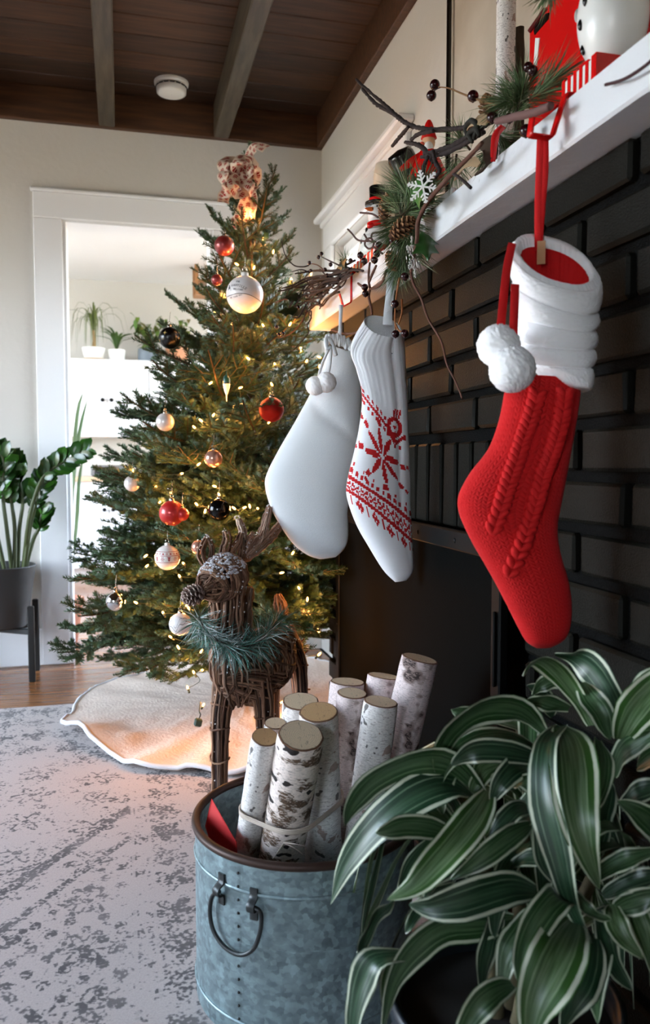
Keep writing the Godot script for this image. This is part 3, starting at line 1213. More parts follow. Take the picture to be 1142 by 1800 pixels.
func make_bough(ln: float) -> Array:
	# along +x, spray lying flat in x, z
	var wood := M.new()
	var lf := M.new()
	var up := Vector3.UP
	var main := PackedVector3Array()
	var n := 14
	var wob := rr(-0.05, 0.05)
	for i in n:
		var f := float(i) / (n - 1)
		main.append(Vector3(ln * f, ln * (0.05 * sin(f * 5.0) + 0.10 * f * f - 0.04 * f), ln * wob * sin(f * 4.0)))
	tube(wood, main, [0.0035 + ln * 0.005, 0.0020], 5, lin(0.29, 0.24, 0.16))
	var outer := PackedVector3Array()
	for i in range(3, n):
		outer.append(main[i])
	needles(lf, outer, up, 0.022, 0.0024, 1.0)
	var count := int(ln / 0.035)
	for k in count:
		var f := 0.16 + 0.80 * (k + rr(-0.2, 0.2)) / count
		var x := f * (n - 1)
		var i := mini(int(x), n - 2)
		var a := main[i].lerp(main[i + 1], x - i)
		var s := 1.0 if k % 2 else -1.0
		var sl := ln * (0.52 * (1.0 - f) + 0.10) * rr(0.75, 1.15)
		sl = minf(sl, 0.30)
		var dir := (Vector3(rr(0.75, 1.0), rr(-0.12, 0.30), s * rr(0.75, 1.0))).normalized()
		var pts := shoot(wood, lf, a, dir, sl, up, 0.0022, rr(0.85, 1.1))
		var cc := int(sl / 0.045)
		for q in cc:
			var g := 0.3 + 0.6 * (q + rr(-0.2, 0.2)) / maxf(cc, 1)
			var b: Vector3 = pts[clampi(int(g * pts.size()), 0, pts.size() - 1)]
			var ss := 1.0 if q % 2 else -1.0
			var d2 := (dir * 0.8 + Vector3(-dir.z, rr(-0.1, 0.3), dir.x) * ss * 0.75).normalized()
			shoot(wood, lf, b, d2, sl * (0.45 * (1.0 - g) + 0.18), up, 0.0017, rr(0.9, 1.15))
	return [wood.mesh(), lf.mesh()]

func is_free(q: Vector3) -> bool:
	if q.x > WX - 0.04 or q.z < WZ + 0.05:
		return false
	if q.x > 0.60 and q.z > -2.76 and q.y < 1.50:
		return false
	return true

func put_bough(t: Node3D, bark: Material, green: Material, a: Vector3, dir: Vector3, ln: float) -> void:
	# the longest of the shapes that fits without hitting wall or chimney
	while ln > 0.14 and not (is_free(a + dir * ln) and is_free(a + dir * ln * 0.7)):
		ln -= 0.04
	var pick := 0
	for k in 4:
		if absf(bough_sets[k][0] - ln) < absf(bough_sets[pick][0] - ln):
			pick = k
	var shapes: Array = bough_sets[pick][1]
	var sc: float = ln / bough_sets[pick][0]
	var pair: Array = shapes[rng.randi() % shapes.size()]
	var y := (Vector3.UP - dir * dir.y).normalized()
	var bs := Basis(dir, y, dir.cross(y)).rotated(dir, rr(-0.35, 0.35))
	var o := inst("bough", pair[0], bark, t, Transform3D(bs.scaled(Vector3.ONE * sc), a))
	var nd := MeshInstance3D.new()
	nd.name = "needles"
	nd.mesh = pair[1]
	nd.material_override = green
	nd.set_meta("kind", "stuff")
	o.add_child(nd, true)

func tree() -> void:
	var bark := vmat("twig_bark", 0.85)
	var green := vmat("fir_needles", 0.5)
	green.backlight_enabled = true
	green.backlight = Color(0.25, 0.3, 0.15)
	for q in [[0.16, 3], [0.28, 3], [0.44, 3], [0.64, 3]]:
		var l := []
		for k in q[1]:
			l.append(make_bough(q[0]))
		bough_sets.append([q[0], l])
	var t := thing("christmas_tree", "tall green fir christmas tree standing in the corner beside the fireplace, hung with baubles", "christmas tree", TC)
	var m := M.new()
	tube(m, spline([TC + Vector3(0, 0.012, 0), TC + Vector3(0.004, 0.6, 0), TC + Vector3(-0.004, 1.3, 0.0), TC + Vector3(0.0, 1.9, 0.0), TC + Vector3(-0.002, 2.0, 0)], 30), [0.034, 0.024, 0.014, 0.006, 0.004], 10, lin(0.33, 0.25, 0.18), 0.05)
	part("trunk", m, bark, t)
	# leader shoot at the very top
	put_bough(t, bark, green, TC + Vector3(0, 1.93, 0), Vector3(0.02, 1, 0).normalized(), 0.17)
	var h := 0.30
	var twist := 0.0
	while h < 1.90:
		var r := tree_r(h)
		var steps := 10 if h < 0.6 else (9 if h < 1.2 else 7 if h < 1.55 else 4)
		var el := lerpf(-0.05, 0.95, pow(clampf((h - 0.35) / 1.6, 0, 1), 1.2))
		twist += 1.13
		for k in steps:
			var th := twist + TAU * k / steps + rr(-0.12, 0.12)
			var e := el + rr(-0.08, 0.12)
			var ln := r / maxf(cos(e), 0.45) * rr(0.78, 1.10)
			ln = clampf(ln, 0.12, 0.78)
			var a := TC + Vector3(0, h - sin(e) * ln * 0.62 + rr(-0.02, 0.02), 0)
			a.y = maxf(a.y, 0.12)
			put_bough(t, bark, green, a, Vector3(cos(th) * cos(e), sin(e), sin(th) * cos(e)).normalized(), ln)
		h += 0.088
	# low sprays that hang towards the floor in front and on the left
	for th in [1.2, 1.7, 2.2, 2.6, 3.0, 3.5, 4.0]:
		put_bough(t, bark, green, TC + Vector3(0, 0.36, 0), Vector3(cos(th), -0.22, sin(th)).normalized(), rr(0.5, 0.6))
	# fairy lights: a green wire through the boughs with small warm bulbs
	var ls := thing("fairy_lights", "string of small warm white fairy lights wound through the fir tree", "string lights", TC + Vector3(0, 1.0, 0))
	var glow := mat("bulb_glow", Color(1, 0.85, 0.6), 0.3)
	glow.emission_enabled = true
	glow.emission = Color(1.0, 0.70, 0.36)
	glow.emission_energy_multiplier = 9.0
	var cap := mat("wire_green", Color(0.07, 0.16, 0.09), 0.6)
	var bm := M.new()
	lathe(bm, [Vector2(0.0022, -0.004), Vector2(0.0032, 0.0), Vector2(0.0033, 0.004), Vector2(0.0024, 0.008), Vector2(0.0002, 0.0105)], 8)
	var bulb := bm.mesh()
	bm = M.new()
	lathe(bm, [Vector2(0.0002, -0.016), Vector2(0.0034, -0.016), Vector2(0.0036, -0.004), Vector2(0.0026, -0.004)], 8)
	var sock := bm.mesh()
	var px := [Vector2(480, 444), Vector2(446, 472), Vector2(417, 465), Vector2(395, 518), Vector2(463, 573), Vector2(509, 571), Vector2(437, 631), Vector2(483, 641), Vector2(369, 674), Vector2(421, 682), Vector2(478, 677), Vector2(411, 716), Vector2(422, 713), Vector2(354, 740), Vector2(342, 752), Vector2(472, 743), Vector2(397, 734), Vector2(374, 731), Vector2(512, 492), Vector2(546, 483), Vector2(527, 612), Vector2(538, 636), Vector2(562, 628), Vector2(443, 383), Vector2(561, 645), Vector2(408, 572),
		Vector2(348, 817), Vector2(318, 833), Vector2(378, 855), Vector2(385, 870), Vector2(273, 858), Vector2(280, 884), Vector2(346, 887), Vector2(360, 900), Vector2(428, 893), Vector2(453, 894), Vector2(439, 891), Vector2(255, 978), Vector2(323, 991), Vector2(316, 1014), Vector2(328, 1064), Vector2(332, 1070), Vector2(514, 973), Vector2(494, 1007), Vector2(526, 1035), Vector2(540, 1055), Vector2(544, 1078), Vector2(314, 1139), Vector2(353, 1146), Vector2(355, 1178), Vector2(341, 1183), Vector2(330, 1210), Vector2(530, 1157), Vector2(560, 1151), Vector2(257, 996), Vector2(287, 1078), Vector2(412, 894), Vector2(291, 798), Vector2(494, 1235), Vector2(560, 1110), Vector2(233, 830), Vector2(240, 1060), Vector2(300, 1120), Vector2(357, 1240), Vector2(482, 1246)]
	var prev = null
	var wm := M.new()
	var q2 := px.duplicate()
	q2.sort_custom(func(a, b): return a.y < b.y)
	for i in q2.size():
		var at := on_tree(q2[i].x, q2[i].y, rr(0.84, 0.97))
		if q2[i].y > 1225:
			at = P(q2[i].x, q2[i].y, 2.53 if q2[i].x < 400 else 2.8)
		var bs := Basis.from_euler(rv(1.2))
		var b := inst("bulb", bulb, glow, ls, Transform3D(bs, at))
		inst("socket", sock, cap, ls, Transform3D(bs, at))
		var l := OmniLight3D.new()
		l.name = "bulb_light"
		l.light_color = Color(1.0, 0.66, 0.34)
		l.light_energy = BULB
		l.light_size = 0.004
		l.omni_range = 8.0
		l.omni_attenuation = 2.0
		l.shadow_enabled = true
		l.position = Vector3(0, 0.004, 0)
		b.add_child(l, true)
		if prev != null and q2[i].y < 1225 and prev.distance_to(at) < 0.35:
			var mid: Vector3 = prev.lerp(at, 0.5)
			mid = mid.lerp(Vector3(TC.x, mid.y, TC.z), 0.12) + Vector3(0, -0.02, 0)
			tube(wm, spline([prev, mid, at], 8), [0.0011], 4)
		prev = at
	part("wire", wm, cap, ls)
	# a few lights deep in the tree, near the trunk, as the string runs round it
	for k in 12:
		var hh := 0.3 + 0.13 * k
		var th := k * 2.4
		var at := TC + Vector3(cos(th), 0, sin(th)) * tree_r(hh) * 0.5 + Vector3(0, hh, 0)
		if not is_free(at):
			continue
		var b := inst("bulb", bulb, glow, ls, Transform3D(Basis(), at))
		var l := OmniLight3D.new()
		l.name = "bulb_light"
		l.light_color = Color(1.0, 0.66, 0.34)
		l.light_energy = BULB
		l.light_size = 0.004
		l.omni_range = 8.0
		l.omni_attenuation = 2.0
		l.shadow_enabled = true
		b.add_child(l, true)

const BULB := 0.008


func ornaments() -> void:
	var gold := mat("ornament_cap", Color(0.75, 0.72, 0.66), 0.25, 0.9)
	var list := [
		[394, 432, 17.5, "red_gloss", "glossy red bauble near the top of the fir tree, below the bow"],
		[477, 720, 22, "red_glitter", "glittery red bauble on the right of the fir tree, beside the white stockings"],
		[302, 902, 22.5, "red_shiny", "shiny bright red bauble on the left of the fir tree, above the patterned white one"],
		[320, 904, 12, "red_shiny", "small red bauble tucked behind the shiny bright red one"],
		[430, 518, 32.5, "white_print", "large white bauble with dark printed writing, high in the front of the fir tree"],
		[298, 594, 19, "black_gold", "black bauble with small gold stars hanging from a bough tip at the left"],
		[385, 896, 20, "black_plain", "dark glass bauble half hidden in the middle of the fir tree"],
		[294, 980, 22, "white_band", "white bauble with a red band of little trees and hearts"],
		[317, 1097, 20, "white_lines", "white bauble with fine dark lines beside the twig reindeer's neck"],
		[203, 1057, 17, "mirror", "silver mirrored bauble low on the left of the fir tree"],
		[375, 806, 16, "rose", "rose gold bauble deep in the middle of the fir tree"],
		[290, 742, 16, "pearl", "pearly white bauble half hidden on the left of the fir tree"],
		[232, 850, 14, "pearl", "pale bauble at the left edge of the fir tree under a bough"],
		[349, 962, 13, "rose", "small rose gold bauble above the reindeer's head on the left"],
		[381, 492, 10, "red_gloss", "small dark red bauble half hidden left of the large white one"],
	]
	var g := mat("red_gloss", Color(0.55, 0.06, 0.05), 0.12, 0.35)
	g.clearcoat_enabled = true
	g = mat("red_shiny", Color(0.80, 0.06, 0.06), 0.08, 0.25)
	g.clearcoat_enabled = true
	g = mat("red_glitter", Color(0.62, 0.03, 0.04), 0.3, 0.5)
	tri_normal(g, ntex(0.3, 2, Color.BLACK, WHITE, 256, 14.0, 61), 12.0, 1.0, false)
	mat("black_plain", Color(0.02, 0.025, 0.03), 0.08, 0.2)
	mat("mirror", Color(0.85, 0.85, 0.85), 0.06, 1.0)
	mat("rose", Color(0.82, 0.62, 0.54), 0.15, 0.6)
	mat("pearl", Color(0.85, 0.82, 0.80), 0.2, 0.2)
	g = mat("black_gold", WHITE, 0.25)
	g.albedo_texture = img(256, 128, func(x, y):
		for q in [[40, 60], [75, 45], [95, 80], [130, 55], [165, 70], [200, 50], [235, 78], [60, 85], [115, 42], [185, 88]]:
			var dx: float = absf(x - q[0])
			var dy: float = absf(y - q[1])
			if dx * dy < 2.0 + 3.0 * float((q[0] % 3)) and dx + dy < 10.0:
				return Color(0.72, 0.62, 0.38)
		return Color(0.015, 0.015, 0.018))
	g = mat("white_band", WHITE, 0.25)
	g.albedo_texture = img(512, 256, func(x, y):
		var v: float = y / 256.0
		var red := Color(0.62, 0.07, 0.09)
		var w := Color(0.88, 0.86, 0.84)
		if absf(v - 0.40) < 0.006 or absf(v - 0.57) < 0.006 or absf(v - 0.68) < 0.006:
			return red
		if v > 0.41 and v < 0.56:
			var c: int = int(x / 43.0)
			var lx: float = fposmod(x, 43.0) - 21.5
			var t: float = (v - 0.43) / 0.11
			if c % 2 == 0:
				if t > 0 and t < 1 and absf(lx) < 13.0 * fposmod(t * 3.0, 1.0) * (0.5 + 0.5 * t) + 1.0:
					return red
			else:
				var ly: float = (t - 0.5) * 22.0
				var r := sqrt(lx * lx + ly * ly)
				if r < 12.0 and cos(6.0 * atan2(ly, lx)) > 0.55:
					return red
		if v > 0.585 and v < 0.665:
			var lx2: float = fposmod(x, 26.0) - 13.0
			var ly2: float = (v - 0.62) * 256.0
			if int(x / 26.0) % 2 == 0:
				if absf(lx2) + absf(ly2 + 1.0) * 1.0 < 8.0 and not (ly2 < -3.0 and absf(lx2) < 2.0):
					return red
			elif absf(lx2 * lx2 + ly2 * ly2 - 30.0) < 14.0:
				return red
		return w)
	g = mat("white_lines", WHITE, 0.25)
	g.albedo_texture = img(256, 128, func(x, y):
		var w := Color(0.88, 0.87, 0.86)
		var a: float = 62.0 + 14.0 * sin(x * 0.08) + 6.0 * sin(x * 0.21)
		if absf(y - a) < 0.9 or absf(y - a - 18.0 - 5.0 * cos(x * 0.15)) < 0.8:
			return Color(0.2, 0.2, 0.22)
		return w)
	mat("white_print", Color(0.88, 0.87, 0.87), 0.3)
	for q in list:
		var d := on_tree(q[0], q[1], 1.0)
		var dist := (d - EYE).dot(-CT.basis.z)
		var at := P(q[0], q[1], dist - 0.02)
		dist -= 0.02
		var r: float = q[2] / F * dist
		var o := thing("bauble", q[4], "ornament", at, "baubles on the fir tree")
		var m := M.new()
		sphere(m, Vector3.ZERO, Vector3.ONE * r, 24, 36)
		var turn := Basis(Vector3.UP, rr(0, TAU))
		if q[3] == "white_print":
			turn = Basis()
		var b := inst("ball", m.mesh(), mats[q[3]], o, Transform3D(turn, at))
		m = M.new()
		var k := r * 0.2
		lathe(m, [Vector2(k, r * 0.96), Vector2(k * 1.05, r * 1.16), Vector2(0.0005, r * 1.2)], 14, Transform3D(Basis(), at))
		part("cap", m, mats["white_ceramic"] if q[3] == "white_print" or q[3] == "white_band" else gold, o)
		m = M.new()
		var ring := PackedVector3Array()
		for i in 13:
			var th := TAU * i / 12
			ring.append(at + Vector3(sin(th) * k * 0.6, r * 1.2 + k * 0.7 - cos(th) * k * 0.7, 0))
		tube(m, ring, [0.0008], 5)
		tube(m, PackedVector3Array([at + Vector3(0, r * 1.2 + k * 1.4, 0), at + Vector3(0.004, r * 1.2 + k * 1.4 + 0.035, -0.012)]), [0.0006], 4)
		part("hook", m, gold, o)
		if q[3] == "white_print":
			print_on(b, at, r)
	# fishing float ornament
	var fl := P(398, 678, 2.55)
	var f := thing("float_ornament", "white fishing float ornament with a green top and thin stem, hanging in the fir tree", "ornament", fl)
	var m := M.new()
	lathe(m, [Vector2(0.0005, -0.05), Vector2(0.0016, -0.049), Vector2(0.002, -0.03), Vector2(0.005, -0.024), Vector2(0.0105, -0.006), Vector2(0.0115, 0.006)], 20, Transform3D(Basis(), fl))
	part("body", m, mats["white_ceramic"], f)
	m = M.new()
	lathe(m, [Vector2(0.0119, 0.006), Vector2(0.0119, 0.0085), Vector2(0.0115, 0.0085)], 20, Transform3D(Basis(), fl))
	part("stripe", m, mats["black_plain"], f)
	m = M.new()
	lathe(m, [Vector2(0.0115, 0.0085), Vector2(0.0118, 0.02), Vector2(0.008, 0.03), Vector2(0.002, 0.034), Vector2(0.0015, 0.05), Vector2(0.0003, 0.051)], 20, Transform3D(Basis(), fl))
	part("top", m, mat("teal_green", Color(0.12, 0.30, 0.27), 0.3), f)
	# plug of the light string dangling under the tree and light box high up
	var pg := P(348, 1270, 2.5)
	var pl := thing("light_plug", "dark green plug dangling from the end of the light string below the tree", "plug", pg)
	m = M.new()
	box(m, pg, Vector3(0.024, 0.024, 0.02), 0.004, Basis(Vector3.FORWARD, 0.25))
	part("housing", m, mat("plug_green", Color(0.06, 0.20, 0.17), 0.5), pl)
	m = M.new()
	tube(m, spline([pg + Vector3(0.003, 0.012, 0), pg + Vector3(0.008, 0.025, 0), pg + Vector3(0.004, 0.036, 0), pg + Vector3(0.010, 0.06, -0.02)], 10), [0.002], 5)
	part("wire", m, mats["wire_green"], pl)
	var bx := P(467, 414, 2.86)
	m = M.new()
	box(m, bx, Vector3(0.024, 0.022, 0.018), 0.003, Basis(Vector3.FORWARD, 0.1))
	solo("light_box", m, mats["plug_green"], "small green light string box clipped to a bough near the tree top", "light box", bx)
	bow()


func print_on(ball: MeshInstance3D, at: Vector3, r: float) -> void:
	# small dark lettering and a little tree, wrapped on the ball's front left
	var ink := mat("ink", Color(0.16, 0.16, 0.18), 0.6)
	var font := SystemFont.new()
	font.font_names = PackedStringArray(["Droid Serif"])
	var to_eye := (EYE - at).normalized()
	var right := Vector3.UP.cross(to_eye).normalized()
	var up := to_eye.cross(right)
	var write := func(size: float, txt: String, x0: float, y0: float, tilt: float, step: float, curve: float) -> void:
		for i in txt.length():
			if txt[i] == " ":
				continue
			var x := x0 + i * step
			var y := y0 + tilt * i * step - curve * pow(i - (txt.length() - 1) / 2.0, 2) * step
			var z := sqrt(maxf(r * r - x * x - y * y, 0.0))
			var n := (right * x + up * y + to_eye * z).normalized()
			var tm := TextMesh.new()
			tm.text = txt[i]
			tm.font = font
			tm.font_size = 32
			tm.pixel_size = size / 32.0
			tm.depth = 0.0004
			var rx := Vector3.UP.cross(n).normalized()
			var o := MeshInstance3D.new()
			o.name = "lettering"
			o.mesh = tm
			o.material_override = ink
			o.transform = Transform3D(Basis(rx, n.cross(rx), n).rotated(n, atan(tilt) - curve * 2.0 * (i - (txt.length() - 1) / 2.0)), n * (r + 0.0002))
			ball.add_child(o, true)
	write.call(0.008, "THE", -0.026, 0.041, -0.1, 0.0045, 0.0)
	write.call(0.0105, "DANVILLE", -0.040, 0.033, -0.22, 0.0062, 0.06)
	write.call(0.007, "WELCOME", -0.034, 0.017, -0.08, 0.0044, 0.0)
	write.call(0.0055, "ON YOUR WAY", -0.046, -0.012, 0.32, 0.0036, -0.01)
	var m := M.new()
	for k in 3:
		var c := right * -0.049 + up * (0.013 + k * 0.006)
		var w := 0.0055 - k * 0.0014
		var pts := []
		for q in [[-1, 0], [1, 0], [0, 1.6]]:
			var s: Vector3 = c + right * (w * q[0]) + up * (w * q[1])
			pts.append(at + (s + to_eye * sqrt(maxf(r * r - s.length_squared(), 0.0))).normalized() * (r + 0.0004))
		m.face(pts)
	part("printed_tree", m, ink, ball)
	m = M.new()
	var line := PackedVector3Array()
	for k in 17:
		var x := lerpf(-0.062, 0.060, k / 16.0)
		var y := 0.004 - 0.0055 * pow((x + 0.012) / 0.03, 2) * (1.0 if x < 0 else 1.0)
		var s := right * x + up * y
		line.append(at + (s + to_eye * sqrt(maxf(r * r - s.length_squared(), 0.0))).normalized() * (r + 0.0006))
	tube(m, line, [0.0009], 5)
	part("printed_line", m, ink, ball)


func bow() -> void:
	# fabric ribbon bow tied to the leader: red motifs on cream
	var rib := mat("ribbon_print", WHITE, 0.7)
	var n1 := noise(0.045, 2, 71)
	rib.albedo_texture = img(256, 256, func(x, y):
		var cell: float = fposmod(x, 60.0) - 30.0
		var row: float = fposmod(y + (30.0 if int(x / 60.0) % 2 else 0.0), 60.0) - 30.0
		var k: float = n1.get_noise_2d(x, y)
		if absf(cell) < 21.0 - absf(row) * 0.35 + k * 10.0 and absf(row) < 20.0 and fposmod(row + cell * 0.3, 14.0) < 10.0:
			return Color(0.62, 0.10, 0.05)
		return Color(0.88, 0.80, 0.72))
	rib.backlight_enabled = true
	rib.backlight = Color(0.3, 0.25, 0.2)
	var c := P(424, 312, 2.8)
	var o := thing("ribbon_bow", "floppy cream ribbon bow printed with red trees tied to the very top of the fir", "bow", c)
	var at := func(u: float, v: float, d: float) -> Vector3: return P(u, v, d)
	var loops := [
		[[426, 312, 2.800], [398, 300, 2.760], [391, 285, 2.780], [408, 281, 2.830], [430, 300, 2.820]],
		[[424, 314, 2.800], [400, 318, 2.740], [391, 305, 2.750], [404, 296, 2.800], [426, 308, 2.800]],
		[[424, 312, 2.790], [402, 330, 2.740], [394, 340, 2.760], [408, 338, 2.820], [426, 318, 2.800]],
		[[424, 310, 2.790], [414, 288, 2.730], [428, 277, 2.760], [444, 286, 2.820], [430, 306, 2.820]],
		[[426, 312, 2.790], [444, 296, 2.740], [449, 308, 2.780], [440, 322, 2.820], [428, 314, 2.810]],
		[[424, 314, 2.770], [440, 326, 2.730], [446, 336, 2.760], [436, 334, 2.800], [426, 318, 2.800]],
		[[422, 312, 2.760], [410, 322, 2.720], [418, 340, 2.740], [430, 330, 2.780], [426, 316, 2.790]],
	]
	for l in loops:
		var pts := []
		for q in l:
			pts.append(P(q[0], q[1], q[2]))
		var m := M.new()
		ribbon(m, spline(pts, 18), 0.045, 0.0012)
		part("loop", m, rib, o)
	for l in [[[430, 300, 2.820], [436, 276, 2.810], [442, 262, 2.790], [452, 255, 2.780], [468, 260, 2.760]], [[428, 318, 2.800], [436, 340, 2.770], [430, 360, 2.760], [420, 385, 2.760], [408, 395, 2.780]], [[430, 320, 2.800], [444, 345, 2.780], [440, 370, 2.770], [436, 392, 2.800]], [[404, 330, 2.760], [394, 345, 2.760], [393, 356, 2.760]]]:
		var pts := []
		for q in l:
			pts.append(P(q[0], q[1], q[2]))
		var m := M.new()
		ribbon(m, spline(pts, 16), 0.042, 0.0012)
		part("tail", m, rib, o)
	var m := M.new()
	sphere(m, P(426, 312, 2.78), Vector3(0.017, 0.02, 0.016), 8, 12)
	part("knot", m, rib, o)


func ribbon(m: M, pts: PackedVector3Array, w: float, th: float) -> void:
	# thin cloth band with its print running along it
	var fw := -CT.basis.z
	var n := pts.size()
	for side in [-1.0, 1.0]:
		var rows := []
		for i in n:
			var tg := (pts[mini(i + 1, n - 1)] - pts[maxi(i - 1, 0)]).normalized()
			var sd := tg.cross(fw)
			sd = (sd.normalized() + fw * 0.55).normalized()
			sd = (sd - tg * sd.dot(tg)).normalized()
			var nn := sd.cross(tg)
			var row := PackedVector3Array()
			for j in 5:
				var x := (j - 2) / 2.0
				row.append(pts[i] + sd * (x * w * 0.5) + nn * (th * 0.5 * side + 0.004 * x * x + 0.002 * sin(i * 1.1 + x * 2.0)))
			rows.append(row)
		m.grid(rows, [], false, side < 0, 0.5, 1.5)

func section_loft(m: M, secs: Array, d0: float, turn: float, thick: Array, tilt: Array, n: int, sub: int, u_rep := 1.0, v_rep := 1.0, grow = null) -> Array:
	# secs: [uL, vL, uR, vR] pixel pairs in a vertical sheet at distance d0 through the first section's middle,
	# turned by «turn» about the vertical; each becomes an oval ring. thick: half depth in metres, tilt: lowering of the front edge in metres
	var mid := P((secs[0][0] + secs[0][2]) / 2.0, (secs[0][1] + secs[0][3]) / 2.0, d0)
	var fw := CT.basis.z
	fw.y = 0
	var nrm := fw.normalized().rotated(Vector3.UP, turn)     # towards the viewer
	var hit := func(u: float, v: float) -> Vector3:
		var r := ray(u, v)
		return EYE + r * ((mid - EYE).dot(nrm) / r.dot(nrm))
	var ls := []
	var rs := []
	for s in secs:
		ls.append(hit.call(s[0], s[1]))
		rs.append(hit.call(s[2], s[3]))
	var total := (secs.size() - 1) * sub + 1
	var la := spline(ls, total)
	var ra := spline(rs, total)
	var rows := []
	for i in total:
		var f := float(i) / (total - 1)
		var c := (la[i] + ra[i]) / 2.0
		var hw := (ra[i] - la[i]) / 2.0
		var t := lerp_list(thick, f)
		var dn := lerp_list(tilt, f) if tilt.size() else 0.0
		var row := PackedVector3Array()
		for j in n:
			var th := TAU * j / n
			var cs := cos(th)
			var sn := sin(th)
			# a flattened oval, fuller than an ellipse
			var q := c + hw * (signf(cs) * pow(absf(cs), 0.85)) + nrm * (-t * sn) + Vector3(0, dn * sn, 0)
			if grow != null:
				q += grow.call(f, th, hw.normalized(), nrm)
			row.append(q)
		rows.append(row)
	m.grid(rows, [], true, true, u_rep, v_rep)
	return rows

func end_cap(m: M, ring: PackedVector3Array, flip := false) -> void:
	var c := Vector3.ZERO
	for q in ring:
		c += q
	c /= ring.size()
	var s := m.p.size()
	m.v(c)
	for q in ring:
		m.v(q)
	for j in ring.size():
		var k := (j + 1) % ring.size()
		if flip:
			m.tri(s, s + 1 + k, s + 1 + j)
		else:
			m.tri(s, s + 1 + j, s + 1 + k)

func fuzzy_ball(m: M, c: Vector3, r: float, rings: int, col: Color) -> void:
	# a cut-yarn pompom: every point of the ball pushed in or out a little, in tufts
	var rows := []
	var cols := []
	for i in rings + 1:
		var a := -PI / 2 + PI * i / rings
		var row := PackedVector3Array()
		var tipped := i == 0 or i == rings
		var k0 := rr(0.92, 1.0)
		for j in rings * 2:
			var th := -TAU * j / (rings * 2)
			var d := Vector3(maxf(cos(a), 0.001) * cos(th), sin(a), maxf(cos(a), 0.001) * sin(th))
			var k := 0.955 + 0.03 * nz.get_noise_3d(d.x * 3.0 + c.x * 90.0, d.y * 3.0, d.z * 3.0) + rr(-0.035, 0.045)
			row.append(c + d * r * (k0 if tipped else k))
		rows.append(row)
		cols.append(col)
	m.grid(rows, cols, true)

